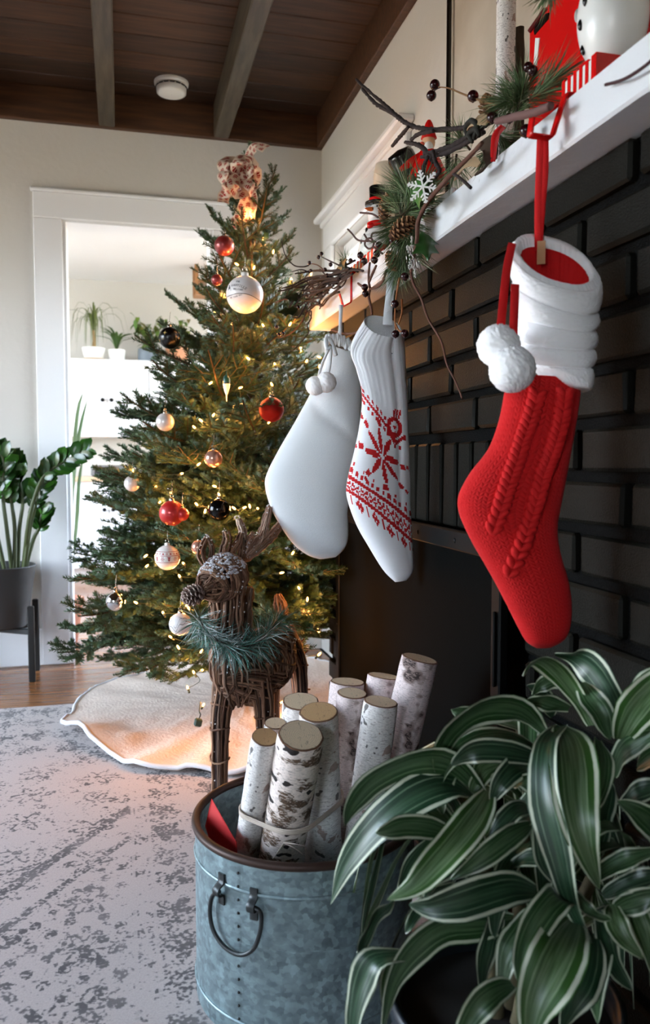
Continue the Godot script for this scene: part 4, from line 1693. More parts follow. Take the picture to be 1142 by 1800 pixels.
func stockings() -> void:
	var white := mat("white_felt", Color(0.87, 0.89, 0.90), 0.95)
	var fz := ntex(0.25, 3, Color.BLACK, WHITE, 256, 6.0, 81)
	tri_normal(white, fz, 9.0, 0.35, false)
	white.rim_enabled = true
	white.rim = 0.2
	var fur := vmat("white_fur", 0.95)
	fur.rim_enabled = true
	fur.rim = 0.3
	var red := mat("red_knit", Color(0.80, 0.012, 0.025), 0.9)
	var kn := img_normal_knit()
	red.normal_enabled = true
	red.normal_texture = kn
	red.normal_scale = 0.8
	red.uv1_scale = Vector3(30, 70, 1)
	red.rim_enabled = true
	red.rim = 0.25
	var redc := mat("red_cloth", Color(0.80, 0.012, 0.025), 0.85)
	tri_normal(redc, fz, 9.0, 0.3, false)
	var metal_red := mat("red_lacquer", Color(0.82, 0.045, 0.045), 0.25)

	# --- red stocking with the white fur cuff, nearest
	var D := 1.16
	var top := P(960, 430, D)
	var s := thing("christmas_stocking", "red cable-knit stocking with a tall white fur cuff and two pompoms, nearest on the mantel", "stocking", top, "stockings hung from the mantel")
	var leg := [[893, 660, 1019, 668], [887, 690, 1018, 700], [877, 740, 1010, 750], [858, 790, 1000, 806], [826, 832, 992, 850], [806, 872, 984, 892], [808, 905, 979, 920], [828, 950, 980, 952], [848, 985, 987, 985], [868, 1020, 997, 1018], [890, 1062, 1003, 1056], [910, 1102, 1002, 1095], [925, 1128, 992, 1122], [942, 1139, 968, 1138]]
	var m := M.new()
	var rows := section_loft(m, leg, D, 0.10, [0.026, 0.028, 0.03, 0.032, 0.034, 0.034, 0.032, 0.030, 0.030, 0.028, 0.026, 0.022, 0.016, 0.004], [], 44, 6)
	end_cap(m, rows[rows.size() - 1], true)
	part("knitted_leg", m, red, s)
	# cables: plaits of stitches lying along the front
	var fwd := CT.basis.z
	for c in [[[932, 690], [921, 730], [908, 767], [896, 806], [882, 845], [868, 890], [852, 935]], [[980, 690], [975, 730], [966, 767], [955, 800], [943, 830], [932, 872], [918, 916], [903, 962], [880, 1012]]]:
		var line := []
		for q in c:
			line.append(on_rows(rows, q[0], q[1]))
		var n: int = c.size() * 3 + 2
		var sp := spline(line, n)
		m = M.new()
		for i in n - 1:
			var tg := (sp[i + 1] - sp[i]).normalized()
			var sd := tg.cross(fwd).normalized()
			var w := 0.012
			var o: Vector3 = sp[i] - sd * 0.010
			for half in [-1.0, 1.0]:
				var dir: Vector3 = (tg * 0.75 + sd * half * 0.7).normalized()
				var z: Vector3 = dir.cross(fwd).normalized()
				sphere(m, o + sd * half * -0.005 + fwd * 0.001, Vector3(0.0115, 0.0062, 0.0055), 6, 8, WHITE, Basis(dir, z, dir.cross(z)))
		part("cable_stitch", m, redc, s)
	# cuff
	var cuff := [[899, 446, 1050, 478], [903, 500, 1046, 540], [911, 556, 1041, 576], [916, 602, 1039, 611], [936, 640, 1036, 645], [982, 683, 1028, 690]]
	m = M.new()
	var bulge := func(f: float, th: float, hd: Vector3, nrm: Vector3) -> Vector3:
		var k := absf(sin(PI * f * 5.0))
		return (hd * cos(th) - nrm * sin(th)) * (0.0075 * pow(k, 0.45) - 0.003 + rr(-0.0008, 0.0010))
	var cr := section_loft(m, cuff, D - 0.005, 0.10, [0.044, 0.046, 0.046, 0.044, 0.040, 0.036], [0.046, 0.030, 0.018, 0.012, 0.008, 0.0], 150, 18, 1, 1, bulge)
	# rolled rim and the red lining inside it
	var rim: PackedVector3Array = cr[0]
	var cc := Vector3.ZERO
	for q in rim:
		cc += q
	cc /= rim.size()
	var r1 := PackedVector3Array()
	var r2 := PackedVector3Array()
	var r3 := PackedVector3Array()
	for q in rim:
		r1.append(q.lerp(cc, 0.06) + Vector3(0, 0.006, 0))
		r2.append(q.lerp(cc, 0.15) + Vector3(0, 0.003, 0))
		r3.append(q.lerp(cc, 0.19) + Vector3(0, -0.008, 0))
	m.grid([rim, r1, r2, r3], [], true, false)
	end_cap(m, cr[cr.size() - 1], true)
	part("fur_cuff", m, fur, s)
	m = M.new()
	var l2 := PackedVector3Array()
	for q in r2:
		l2.append(q.lerp(cc, 0.25) + Vector3(0, -0.08, 0))
	m.grid([r2, l2], [], true, false)
	end_cap(m, l2)
	part("lining", m, redc, s)
	m = M.new()
	var tg0 := P(951, 444, D + 0.005)
	box(m, tg0, Vector3(0.012, 0.034, 0.0012), 0.0003, Basis(Vector3.UP, -0.5))
	part("paper_tag", m, mat("kraft_card", Color(0.74, 0.55, 0.40), 0.8), s)
	# pompoms on their red tapes
	for q in [[[900, 428, 1.13], [891, 470, 1.115], [884, 530, 1.11], [879, 585, 1.105]], [[905, 500, 1.115], [904, 535, 1.105], [902, 580, 1.10], [900, 622, 1.095]]]:
		var pts := []
		for r in q:
			pts.append(P(r[0], r[1], r[2]))
		m = M.new()
		strap(m, spline(pts, 10), CT.basis.x, [0.0115], 0.0016)
		part("tape", m, redc, s)
	for q in [[876, 608, 39, 1.115], [900, 649, 42, 1.09]]:
		m = M.new()
		fuzzy_ball(m, P(q[0], q[1], q[3]), q[2] / F * q[3], 34, WHITE)
		part("pompom", m, fur, s)
	# hanging loop
	for q in [[[949, 243, 1.175], [947, 300, 1.175], [945, 360, 1.175], [945, 440, 1.175]], [[958, 243, 1.18], [958, 300, 1.18], [953, 360, 1.18], [947, 440, 1.18]]]:
		var pts := []
		for r in q:
			pts.append(P(r[0], r[1], r[2]))
		m = M.new()
		strap(m, spline(pts, 10), (CT.basis.x + CT.basis.z * 0.4).normalized(), [0.0095], 0.0016)
		part("hanging_loop", m, redc, s)

	# --- plain white stocking, farthest
	D = 2.18
	s = thing("christmas_stocking", "plain white felt stocking with two small white pompoms, hanging nearest the fir tree", "stocking", P(600, 610, D), "stockings hung from the mantel")
	var w1 := [[574, 600, 628, 616], [569, 640, 634, 652], [546, 690, 634, 718], [519, 740, 633, 764], [490, 790, 628, 806], [469, 832, 620, 842], [466, 858, 614, 868], [477, 895, 611, 900], [496, 930, 612, 926], [517, 958, 611, 950], [541, 976, 604, 966], [562, 983, 590, 979]]
	m = M.new()
	var crease := func(f: float, th: float, hd: Vector3, nrm: Vector3) -> Vector3:
		var k: float = exp(-pow((f - 0.25 - 0.06 * cos(th)) / 0.018, 2))
		return -nrm * sin(th) * (-0.006 * k + 0.003 * smoothstep(0.25, 0.2, f))
	rows = section_loft(m, w1, D, 0.0, [0.02, 0.024, 0.03, 0.034, 0.036, 0.036, 0.034, 0.032, 0.03, 0.026, 0.02, 0.006], [0.012, 0.0, 0, 0, 0], 40, 10, 1, 1, crease)
	end_cap(m, rows[rows.size() - 1], true)
	# gathered frill at the top
	for i in 15:
		var f := i / 14.0
		var a: Vector3 = P(lerpf(574, 626, f), lerpf(600, 618, f) - 8.0 * sin(f * PI), D - 0.02)
		sphere(m, a + Vector3(0, rr(0.0, 0.006), 0), Vector3(0.007, 0.016, 0.012), 6, 8)
	part("felt_body", m, white, s)
	m = M.new()
	tube(m, spline([P(581, 608, D - 0.05), P(574, 612, D - 0.055), P(573, 595, D - 0.05), P(582, 600, D - 0.05), P(590, 625, D - 0.05)], 14), [0.006], 8)
	tube(m, spline([P(582, 608, D - 0.05), P(580, 640, D - 0.055), P(576, 660, D - 0.06)], 8), [0.004], 6)
	tube(m, spline([P(580, 608, D - 0.05), P(566, 640, D - 0.055), P(558, 668, D - 0.06)], 8), [0.004], 6)
	part("cord_bow", m, white, s)
	for q in [[554, 678, 17], [573, 672, 18]]:
		m = M.new()
		fuzzy_ball(m, P(q[0], q[1], D - 0.07), q[2] / F * D, 22, WHITE)
		part("pompom", m, fur, s)
	m = M.new()
	strap(m, spline([P(599, 536, D + 0.02), P(598, 570, D + 0.02), P(596, 600, D)], 8), CT.basis.x, [0.012, 0.009, 0.012], 0.003)
	part("hanging_loop", m, white, s)

	# --- white stocking with the red knitted snowflake pattern
	D = 1.80
	s = thing("christmas_stocking", "white knitted stocking with red snowflake bands, second from the fir tree", "stocking", P(680, 590, D), "stockings hung from the mantel")
	var ws := [[640, 567, 706, 580], [616, 612, 710, 598], [626, 650, 713, 648], [636, 694, 716, 716], [632, 745, 718, 770], [622, 795, 720, 820], [611, 840, 721, 860], [609, 872, 722, 900], [625, 920, 724, 946], [650, 965, 726, 982], [674, 1003, 725, 1005], [694, 1023, 714, 1020]]
	var pat := mat("knit_pattern", WHITE, 0.92)
	pat.albedo_texture = stocking_pattern()
	pat.normal_enabled = true
	pat.normal_texture = kn
	pat.normal_scale = 0.35
	pat.rim_enabled = true
	pat.rim = 0.2
	m = M.new()
	var fold := func(f: float, th: float, hd: Vector3, nrm: Vector3) -> Vector3:
		# a lengthwise fold towards the right, ribs on the cuff
		var x := cos(th)
		var k: float = exp(-pow((x - 0.42 - 0.5 * maxf(f - 0.3, 0.0)) / 0.10, 2)) * smoothstep(1.0, 0.15, f)
		var rib := 0.0018 * sin(th * 40.0) * smoothstep(0.30, 0.26, f)
		return nrm * (-0.010 * k + (rib if sin(th) < 0.0 else 0.0)) * (1.0 if sin(th) < 0.0 else 0.0)
	rows = section_loft(m, ws, D, 0.12, [0.03, 0.032, 0.034, 0.034, 0.034, 0.034, 0.034, 0.032, 0.028, 0.024, 0.018, 0.006], [0.028, 0.022, 0.0, 0, 0, 0], 72, 10, 1, 1, fold)
	end_cap(m, rows[rows.size() - 1], true)
	part("knitted_body", m, pat, s)
	m = M.new()
	var inner := []
	for k in [0, 12]:
		var row := PackedVector3Array()
		var c2 := Vector3.ZERO
		for q in rows[k]:
			c2 += q
		c2 /= 72
		for q in rows[k]:
			row.append(q.lerp(c2, 0.05 if k == 0 else 0.12))
		inner.append(row)
	m.grid(inner, [], true, false)
	end_cap(m, inner[1])
	part("lining", m, white, s)
	m = M.new()
	strap(m, spline([P(690, 470, D + 0.02), P(686, 510, D + 0.02), P(682, 545, D + 0.02), P(681, 572, D)], 8), CT.basis.x, [0.022, 0.018, 0.022], 0.003)
	part("hanging_loop", m, white, s)


func on_rows(rows: Array, u: float, v: float) -> Vector3:
	# the front point of a loft nearest to a pixel's ray
	var r := ray(u, v).normalized()
	var best := 1e9
	var at := Vector3.ZERO
	for row in rows:
		for j in range(row.size() / 2, row.size()):
			var q: Vector3 = row[j]
			var w := q - EYE
			var d := (w - r * w.dot(r)).length()
			if d < best:
				best = d
				at = q
	for row in rows:
		for j in range(0, row.size() / 2):
			var q: Vector3 = row[j]
			var w := q - EYE
			var d := (w - r * w.dot(r)).length()
			if d < best + 0.002 and w.length() < (at - EYE).length() - 0.005:
				best = minf(d, best)
				at = q
	return EYE + r * (at - EYE).dot(r)


func img_normal_knit() -> ImageTexture:
	# one knit stitch, a V, as a bump turned into a normal map
	var im := Image.create(32, 32, false, Image.FORMAT_RGB8)
	for y in 32:
		for x in 32:
			var fx := absf(x - 15.5) / 16.0
			var fy := fposmod(y / 32.0 - fx * 0.55, 1.0)
			var h := sin(fy * PI) * (0.35 + 0.65 * sin(fx * PI))
			im.set_pixel(x, y, Color(h, h, h))
	im.bump_map_to_normal_map(3.0)
	return ImageTexture.create_from_image(im)


func stocking_pattern() -> ImageTexture:
	# u runs round the stocking, its front at 0.5..1 of the turn; v from top to toe
	var W := 512
	var H := 512
	var im := Image.create(W, H, false, Image.FORMAT_RGB8)
	im.fill(Color(0.88, 0.89, 0.90))
	var red := Color(0.72, 0.03, 0.06)
	var st := 3
	# front half: u = 0 (right) .. 0.5 (left); drawn in x from right (0) to left (256)
	for y in range(0, H, st):
		for xx in range(0, 256, st):
			var th := PI * xx / 256.0
			var a := 0.5 + 0.5 * signf(cos(th)) * pow(absf(cos(th)), 0.85)    # 1 right, 0 left
			var v := float(y) / H
			var on := false
			# slanting band
			var b := v - (0.535 + 0.135 * a)
			var ca := int(a * 46.0)
			var cell := ca % 6
			if absf(b) < 0.0085 or absf(b - 0.068) < 0.008:
				on = true
			if b < -0.018 and b > -0.036 and ca % 4 < 2:
				on = true
			if b < -0.045 and b > -0.056 and ca % 8 == 1:
				on = true
			if b > 0.016 and b < 0.058:
				var q := int((b - 0.016) / 0.0085)
				var star := [[0, 1, 0, 1, 0, 0], [1, 1, 0, 1, 1, 0], [0, 0, 1, 0, 0, 1], [1, 1, 0, 1, 1, 0], [0, 1, 0, 1, 0, 0]]
				on = on or star[clampi(q, 0, 4)][cell] == 1
			if b > 0.080 and b < 0.13:
				var q := int((b - 0.080) / 0.009)
				var alt := (ca / 5) % 2
				var c5 := ca % 5
				if alt == 0:
					on = on or (c5 == 2 and q < 4)
				else:
					on = on or (q in [1, 3] and c5 in [1, 3]) or (q == 2 and c5 in [0, 1, 2, 3, 4]) or (q in [0, 4] and c5 == 2)
			# big eight-pointed star
			var dx := (a - 0.46) * 0.25
			var dy := v - 0.445 - dx * 0.5
			var rr2 := sqrt(dx * dx + dy * dy)
			var an := atan2(dy, dx)
			var pet := absf(fposmod(an / (TAU / 8.0), 1.0) - 0.5)
			if rr2 < 0.082 and rr2 > 0.008 and pet < 0.46 * (1.0 - rr2 / 0.084) + 0.05 and fposmod(an / (TAU / 8.0), 1.0) > 0.06:
				on = true
			if absf(rr2 - 0.10) < 0.011 and fposmod(an / (TAU / 8.0) + 0.5, 1.0) < 0.22:
				on = true
			if absf(rr2 - 0.125) < 0.007 and fposmod(an / (TAU / 8.0) + 0.5, 1.0) < 0.12:
				on = true
			# upper slanting border with rings
			var b2 := v - (0.265 + 0.15 * a)
			if absf(b2) < 0.006 and a < 0.55:
				on = true
			if absf(b2 - 0.02) < 0.006 and ca % 4 < 2 and a < 0.5:
				on = true
			if absf(b2 + 0.02) < 0.006 and ca % 4 < 2 and a < 0.5:
				on = true
			var ex := (a - 0.66) * 0.22
			var ey := v - 0.335
			var er := sqrt(ex * ex + ey * ey)
			if absf(er - 0.028) < 0.008 or er < 0.007:
				on = true
			var wav := v - 0.375 - 0.012 * cos((a - 0.70) * 18.0)
			if a > 0.52 and a < 0.9 and absf(wav) < 0.007:
				on = true
			if a > 0.5 and a < 0.85 and absf(v - 0.40) < 0.007 and ca % 5 < 2:
				on = true
			if a > 0.62 and a < 0.80 and absf(v - 0.285) < 0.014 and (ca + int(v * 90)) % 3 < 2:
				on = true
			if on:
				im.fill_rect(Rect2i(W - xx - st, y, st, st), red)
	return ImageTexture.create_from_image(im)

const BC := Vector3(0.302, 0.0, -1.335)   # middle of the bucket on the floor
const BR := 0.19
const BH := 0.321

func on_bucket(u: float, v: float) -> Vector3:
	var r := ray(u, v)
	var ox := EYE.x - BC.x
	var oz := EYE.z - BC.z
	var a := r.x * r.x + r.z * r.z
	var b := ox * r.x + oz * r.z
	var c := ox * ox + oz * oz - BR * BR
	var t := (-b - sqrt(maxf(b * b - a * c, 0.0))) / a
	return EYE + r * t

func bucket() -> void:
	var zinc := mat("galvanised", WHITE, 0.45, 0.55)
	var n1 := noise(0.045, 1, 91, FastNoiseLite.TYPE_CELLULAR)
	n1.cellular_return_type = FastNoiseLite.RETURN_CELL_VALUE
	n1.domain_warp_enabled = true
	n1.domain_warp_amplitude = 14.0
	var n2 := noise(0.01, 3, 92)
	zinc.albedo_texture = img(512, 512, func(x, y):
		var k: float = 0.62 + 0.10 * n1.get_noise_2d(x, y) + 0.10 * n2.get_noise_2d(x, y)
		return Color(k * 0.86, k * 0.98, k * 1.0))
	zinc.uv1_triplanar = true
	zinc.uv1_world_triplanar = true
	zinc.uv1_scale = Vector3.ONE * 5.5
	var rust := mat("rust_rim", Color(0.25, 0.18, 0.15), 0.5, 0.5)
	var dark := mat("zinc_dark", Color(0.27, 0.28, 0.28), 0.45, 0.8)
	var o := thing("galvanized_bucket", "round galvanised metal bucket with a rusty rim holding birch logs", "bucket", BC + Vector3(0, 0.011, 0))
	var xf := Transform3D(Basis(), BC)
	var m := M.new()
	var prof := [Vector2(0.001, 0.013), Vector2(BR - 0.006, 0.013), Vector2(BR, 0.02), Vector2(BR, BH - 0.006), Vector2(BR - 0.003, BH - 0.006), Vector2(BR - 0.004, 0.03), Vector2(0.001, 0.028)]
	lathe(m, prof, 96, xf)
	part("body", m, zinc, o)
	m = M.new()
	var ring := []
	for i in 11:
		var th := TAU * i / 10 + PI
		ring.append(Vector2(BR - 0.001 - cos(th) * 0.0075, BH - 0.0055 + sin(th) * 0.007))
	lathe(m, ring, 96, xf)
	part("rolled_rim", m, rust, o)
	var yb := on_bucket(575, 1578).y
	for q in [["raised_band", yb, 0.003], ["raised_band", 0.05, 0.003]]:
		m = M.new()
		ring = []
		for i in 9:
			var th := TAU * i / 8 + PI
			ring.append(Vector2(BR - cos(th) * q[2], q[1] + sin(th) * q[2] * 1.2))
		lathe(m, ring, 96, xf)
		part(q[0], m, zinc, o)
	# seam with rivets
	var s0 := on_bucket(420, 1620)
	var ang := atan2(s0.z - BC.z, s0.x - BC.x)
	m = M.new()
	var rows := []
	for k in 2:
		var row := PackedVector3Array()
		for j in 5:
			var th := ang - 0.02 + 0.035 * j
			row.append(BC + Vector3(cos(th) * (BR + (0.0012 if j > 0 else 0.0)), 0.02 + k * (BH - 0.035), sin(th) * (BR + (0.0012 if j > 0 else 0.0))))
		rows.append(row)
	m.grid(rows, [], false, true)
	part("seam", m, zinc, o)
	for k in 13:
		var th := ang + 0.004
		m = M.new()
		sphere(m, BC + Vector3(cos(th) * (BR + 0.001), 0.035 + k * 0.0215, sin(th) * (BR + 0.001)), Vector3.ONE * 0.0024, 5, 8)
		part("rivet", m, dark, o)
	# drop handle on two brackets
	var hb := [on_bucket(391, 1560), on_bucket(447, 1587)]
	for q in hb:
		var out: Vector3 = Vector3(q.x - BC.x, 0, q.z - BC.z).normalized()
		var sd := out.cross(Vector3.UP)
		var bs := Basis(sd, Vector3.UP, out)
		m = M.new()
		strap(m, spline([q + Vector3(0, 0.024, 0) + out * 0.002, q + Vector3(0, 0.010, 0) + out * 0.003, q + out * 0.014 + Vector3(0, 0.002, 0), q + out * 0.012 - Vector3(0, 0.008, 0), q - Vector3(0, 0.010, 0) + out * 0.003, q - Vector3(0, 0.026, 0) + out * 0.002], 16), sd, [0.013], 0.003)
		part("bracket", m, dark, o)
	m = M.new()
	var hp := []
	for q in [[393, 1563], [381, 1572], [377, 1600], [383, 1632], [402, 1660], [428, 1673], [450, 1662], [461, 1632], [463, 1606], [458, 1594], [447, 1589]]:
		var b := on_bucket(q[0], q[1])
		hp.append(b + Vector3(b.x - BC.x, 0, b.z - BC.z).normalized() * 0.009)
	tube(m, spline(hp, 44), [0.0036], 8)
	part("drop_handle", m, dark, o)
	# red card leaning inside the left of the bucket
	m = M.new()
	var a := P(372, 1404, 1.41)
	var b := P(361, 1452, 1.385)
	var c := P(415, 1480, 1.33)
	var n := (b - a).cross(c - a).normalized() * 0.0008
	var d := b + (b - a) * 1.2 + Vector3(0.03, 0, 0)
	var e := c + Vector3(0.004, -0.06, 0)
	for s in [-1.0, 1.0]:
		var l := [a + n * s, b + n * s, d + n * s, e + n * s, c + n * s]
		if s < 0:
			l.reverse()
		m.face(l)
	var lo := [a, b, d, e, c]
	for i in 5:
		var p0: Vector3 = lo[i]
		var p1: Vector3 = lo[(i + 1) % 5]
		m.face([p0 - n, p1 - n, p1 + n, p0 + n])
	solo("paper_card", m, mat("red_card", Color(0.80, 0.05, 0.05), 0.7), "folded red paper corner sticking up inside the left of the metal bucket", "card", b)


func bark_image(sort: int) -> ImageTexture:
	var W := 384
	var H := 768
	var big := noise(0.007 if sort == 1 else 0.010, 3, 100 + sort)
	var fine := noise(0.06, 3, 110 + sort)
	var im := Image.create(W, H, false, Image.FORMAT_RGB8)
	var base: Color = [Color(0.89, 0.87, 0.85), Color(0.90, 0.84, 0.80), Color(0.82, 0.76, 0.75)][sort]
	for y in H:
		for x in W:
			# seamless round the log: sample on a circle
			var th := TAU * x / W
			var cx := cos(th) * 61.0
			var cz := sin(th) * 61.0
			var hz := fine.get_noise_3d(cx * 0.9, y * 4.0, cz * 0.9)       # thin horizontal grain
			var col := base * (1.0 + 0.10 * hz)
			var g := fine.get_noise_3d(cx * 2.0, y * 2.2, cz * 2.0)
			col = col * (1.0 + 0.07 * g)
			var dash := fine.get_noise_3d(cx * 0.55 + 300.0, y * 6.0, cz * 0.55)
			if dash > 0.40:
				col = col.lerp(Color(0.42, 0.36, 0.33), 0.65)
			var p := big.get_noise_3d(cx * 1.1, y * (2.0 if sort == 1 else 1.2), cz * 1.1)
			if sort == 1:
				if p > 0.12 and hz * 0.8 + p > 0.14:
					col = Color(0.44, 0.34, 0.26) * (0.85 + 0.4 * g)
				if p < -0.33:
					col = Color(0.17, 0.13, 0.12) * (0.9 + 0.5 * g)
			elif sort == 2:
				if p > 0.06:
					col = col.lerp(Color(0.44, 0.36, 0.33), clampf((p - 0.06) * 3.0, 0, 0.7))
				if p > 0.34 and hz > -0.1:
					col = Color(0.24, 0.19, 0.18)
			else:
				if p > 0.42:
					col = col.lerp(Color(0.30, 0.28, 0.27), 0.8)
				if p < -0.46:
					col = col.lerp(Color(0.55, 0.42, 0.36), 0.6)
			col.a = 1.0
			im.set_pixel(x, y, col)
	return ImageTexture.create_from_image(im)


func log_shape(a: Vector3, b: Vector3, r: float, seed_: int) -> Array:
	# bark and the upper cut face of a log from bottom b to top a
	var bark := M.new()
	var ax := (a - b).normalized()
	var n1 := ax.cross(Vector3(0.3, 0, 1)).normalized()
	var n2 := ax.cross(n1)
	var rows := []
	var n := 26
	var sides := 36
	for i in n:
		var f := float(i) / (n - 1)
		var ring := PackedVector3Array()
		for j in sides:
			var th := TAU * j / sides
			var q := b.lerp(a, f)
			var k := 1.0 + 0.05 * nz.get_noise_3d(cos(th) * 1.2 + seed_ * 9.0, f * 3.0, sin(th) * 1.2) + 0.025 * nz.get_noise_3d(cos(th) * 4.0, f * 14.0 + seed_, sin(th) * 4.0)
			if i == 0 or i == n - 1:
				k *= 0.975
			ring.append(q + (n1 * cos(th) + n2 * sin(th)) * r * k)
		rows.append(ring)
	bark.grid(rows, [], true, false, 1.0, a.distance_to(b) / 0.42)
	end_cap(bark, rows[0], true)
	var cut := M.new()
	var top: PackedVector3Array = rows[n - 1]
	var s := cut.p.size()
	var inner := PackedVector3Array()
	for q in top:
		inner.append(a + (q - a) * 0.95 + ax * 0.0015)
	var c := cut.v(a + ax * 0.0015, WHITE, Vector2(0.5, 0.5))
	for j in sides:
		var th := TAU * j / sides
		cut.v(inner[j], WHITE, Vector2(0.5 + 0.48 * cos(th), 0.5 + 0.48 * sin(th)))
	for j in sides:
		cut.tri(c, c + 1 + j, c + 1 + (j + 1) % sides)
	var rimg := M.new()
	rimg.grid([top, inner], [], true, false)
	return [bark, cut, rimg]


var bark_mats := []
var cut_mats := []

func logs() -> void:
	for k in 3:
		var bm := mat("birch_bark_%d" % k, WHITE, 0.8)
		bm.albedo_texture = bark_image(k)
		bark_mats.append(bm)
	var fine := noise(0.05, 3, 121)
	for k in 2:
		var cm := mat("cut_wood_%d" % k, WHITE, 0.75)
		var base: Color = [Color(0.88, 0.80, 0.67), Color(0.77, 0.63, 0.45)][k]
		cm.albedo_texture = img(256, 256, func(x, y):
			var dx: float = x - 128.0
			var dy: float = y - 128.0
			var r := sqrt(dx * dx + dy * dy)
			var th := atan2(dy, dx)
			var ring := sin(r * 0.55 + 2.0 * fine.get_noise_2d(x * 0.6, y * 0.6))
			var crack: float = fine.get_noise_2d(th * 90.0, r * 0.25)
			var c := base * (1.0 + 0.05 * ring + 0.06 * fine.get_noise_2d(x * 2.0, y * 2.0))
			if crack > 0.52 and r > 20.0:
				c = c * 0.72
			if r > 118.0:
				c = Color(0.36, 0.25, 0.17)
			c.a = 1.0
			return c)
		cut_mats.append(cm)
	var rim := mat("bark_edge", Color(0.42, 0.29, 0.20), 0.8)
	# top pixel, distance, radius in pixels, pixel lower on its axis, how round its cut end looks, bark, cut, label
	var list := [
		[529, 1293, 1.27, 41.5, 496, 1492, 0.64, 1, 0, "thick birch log with brown and black peeling patches, frontmost in the bucket"],
		[466, 1296, 1.29, 24.5, 431, 1480, 0.66, 0, 1, "thin white birch log leaning at the left front of the bucket"],
		[484, 1272, 1.375, 20, 472, 1470, 0.52, 0, 0, "small birch log hidden behind the thick frontmost one"],
		[528, 1233, 1.44, 33, 522, 1440, 0.52, 0, 0, "birch log with a pale cut end behind the one with the tan cut end"],
		[560, 1252, 1.35, 34.5, 568, 1490, 0.53, 0, 1, "birch log with a smooth tan cut end, right behind the thick frontmost log"],
		[611, 1199, 1.545, 31, 599, 1420, 0.31, 2, 0, "mauve tinted birch log at the back left of the right hand bunch"],
		[619, 1219, 1.45, 27, 602, 1440, 0.36, 2, 0, "slim greyish birch log standing in the middle of the bucket"],
		[669, 1234, 1.42, 31, 646, 1400, 0.32, 0, 0, "white birch log with one dark scar in front of the tallest log"],
		[675, 1189, 1.55, 30, 664, 1400, 0.31, 2, 0, "birch log with dark mottled bark between the white and the tallest logs"],
		[738, 1158, 1.50, 32.5, 712, 1340, 0.33, 2, 0, "tallest birch log, with flaky brown patches, leaning at the right of the bucket"],
	]
	var i := 0
	var axes := []
	for q in list:
		var top := P(q[0], q[1], q[2])
		var low := P(q[4], q[5], q[2])
		var sight := (top - EYE).normalized()
		var flat := (low - top)
		flat = (flat - sight * flat.dot(sight)).normalized()
		var dir: Vector3 = flat * sqrt(1.0 - q[6] * q[6]) + sight * q[6]
		var r: float = q[3] / F * q[2]
		var bot := top + dir * ((0.034 - top.y) / dir.y)
		# keep the foot inside the bucket
		var off := Vector2(bot.x - BC.x, bot.z - BC.z)
		if off.length() > BR - 0.012 - r:
			off = off.normalized() * (BR - 0.012 - r)
			bot = Vector3(BC.x + off.x, 0.034 + r * 0.2, BC.z + off.y)
		var o := thing("birch_log", q[9], "log", bot, "birch logs in the metal bucket")
		axes.append([top, bot, r])
		var sh := log_shape(top, bot, r, i)
		part("bark", sh[0], bark_mats[q[7]], o)
		part("cut_end", sh[1], cut_mats[q[8]], o)
		part("bark_edge", sh[2], rim, o)
		i += 1
	# twine round the front bunch
	var tw := mat("raffia", Color(0.80, 0.74, 0.68), 0.8)
	var m := M.new()
	var l0: Array = axes[0]
	var yt := lerpf(l0[0].y, l0[1].y, 0.29)
	for k in 4:
		var ring := PackedVector2Array()
		for n in [0, 1, 2, 4]:
			var ax: Array = axes[n]
			var f: float = (yt - ax[0].y) / (ax[1].y - ax[0].y)
			var c: Vector3 = ax[0].lerp(ax[1], f)
			for j in 24:
				ring.append(Vector2(c.x, c.z) + Vector2.from_angle(TAU * j / 24.0) * (ax[2] * 1.13 + 0.0015))
		var hull := Geometry2D.convex_hull(ring)
		var pts := PackedVector3Array()
		for q in hull:
			pts.append(Vector3(q.x, yt - 0.0022 * k + (q.y - l0[1].z) * -0.14 + rr(-0.0006, 0.0006), q.y))
		tube(m, pts, [0.0012], 5)
	var fr: Vector3 = l0[0].lerp(l0[1], 0.42) + CT.basis.z * (l0[2] * 1.1)
	for d in [Vector3(0.03, -0.018, 0.01), Vector3(0.035, -0.004, 0.014), Vector3(-0.02, -0.02, 0.008)]:
		tube(m, spline([fr, fr + d * 0.5 + Vector3(0, 0.004, 0.006), fr + d], 8), [0.0012, 0.0008], 5)
	solo("twine", m, tw, "pale raffia twine tied round the front bunch of birch logs", "twine", fr)


func strands(m: M, axis: Array, rad: Array, count: int, sr: float, cols: Array, wob := 0.35) -> void:
	# a bundle of wavy vines round an axis
	var n := maxi(axis.size() * 4, 8)
	var ax := spline(axis, n)
	for k in count:
		var th := TAU * k / count + rr(-0.3, 0.3)
		var depth := sqrt(rr(0.35, 1.0))
		var tw := rr(-0.6, 0.6)
		var pts := PackedVector3Array()
		var nrm := Vector3.ZERO
		for i in n:
			var tg := (ax[mini(i + 1, n - 1)] - ax[maxi(i - 1, 0)]).normalized()
			if nrm == Vector3.ZERO:
				nrm = tg.cross(Vector3(0.2, 0.1, 1)).normalized()
			nrm = (nrm - tg * nrm.dot(tg)).normalized()
			var bn := tg.cross(nrm)
			var f := float(i) / (n - 1)
			var r := lerp_list(rad, f) * depth * (1.0 + wob * 0.5 * rr(-1, 1))
			var a := th + tw * f + wob * rr(-0.25, 0.25)
			pts.append(ax[i] + (nrm * cos(a) + bn * sin(a)) * r)
		tube(m, pts, [sr * rr(0.7, 1.3), sr * rr(0.5, 1.0)], 4, cols[rng.randi() % cols.size()])

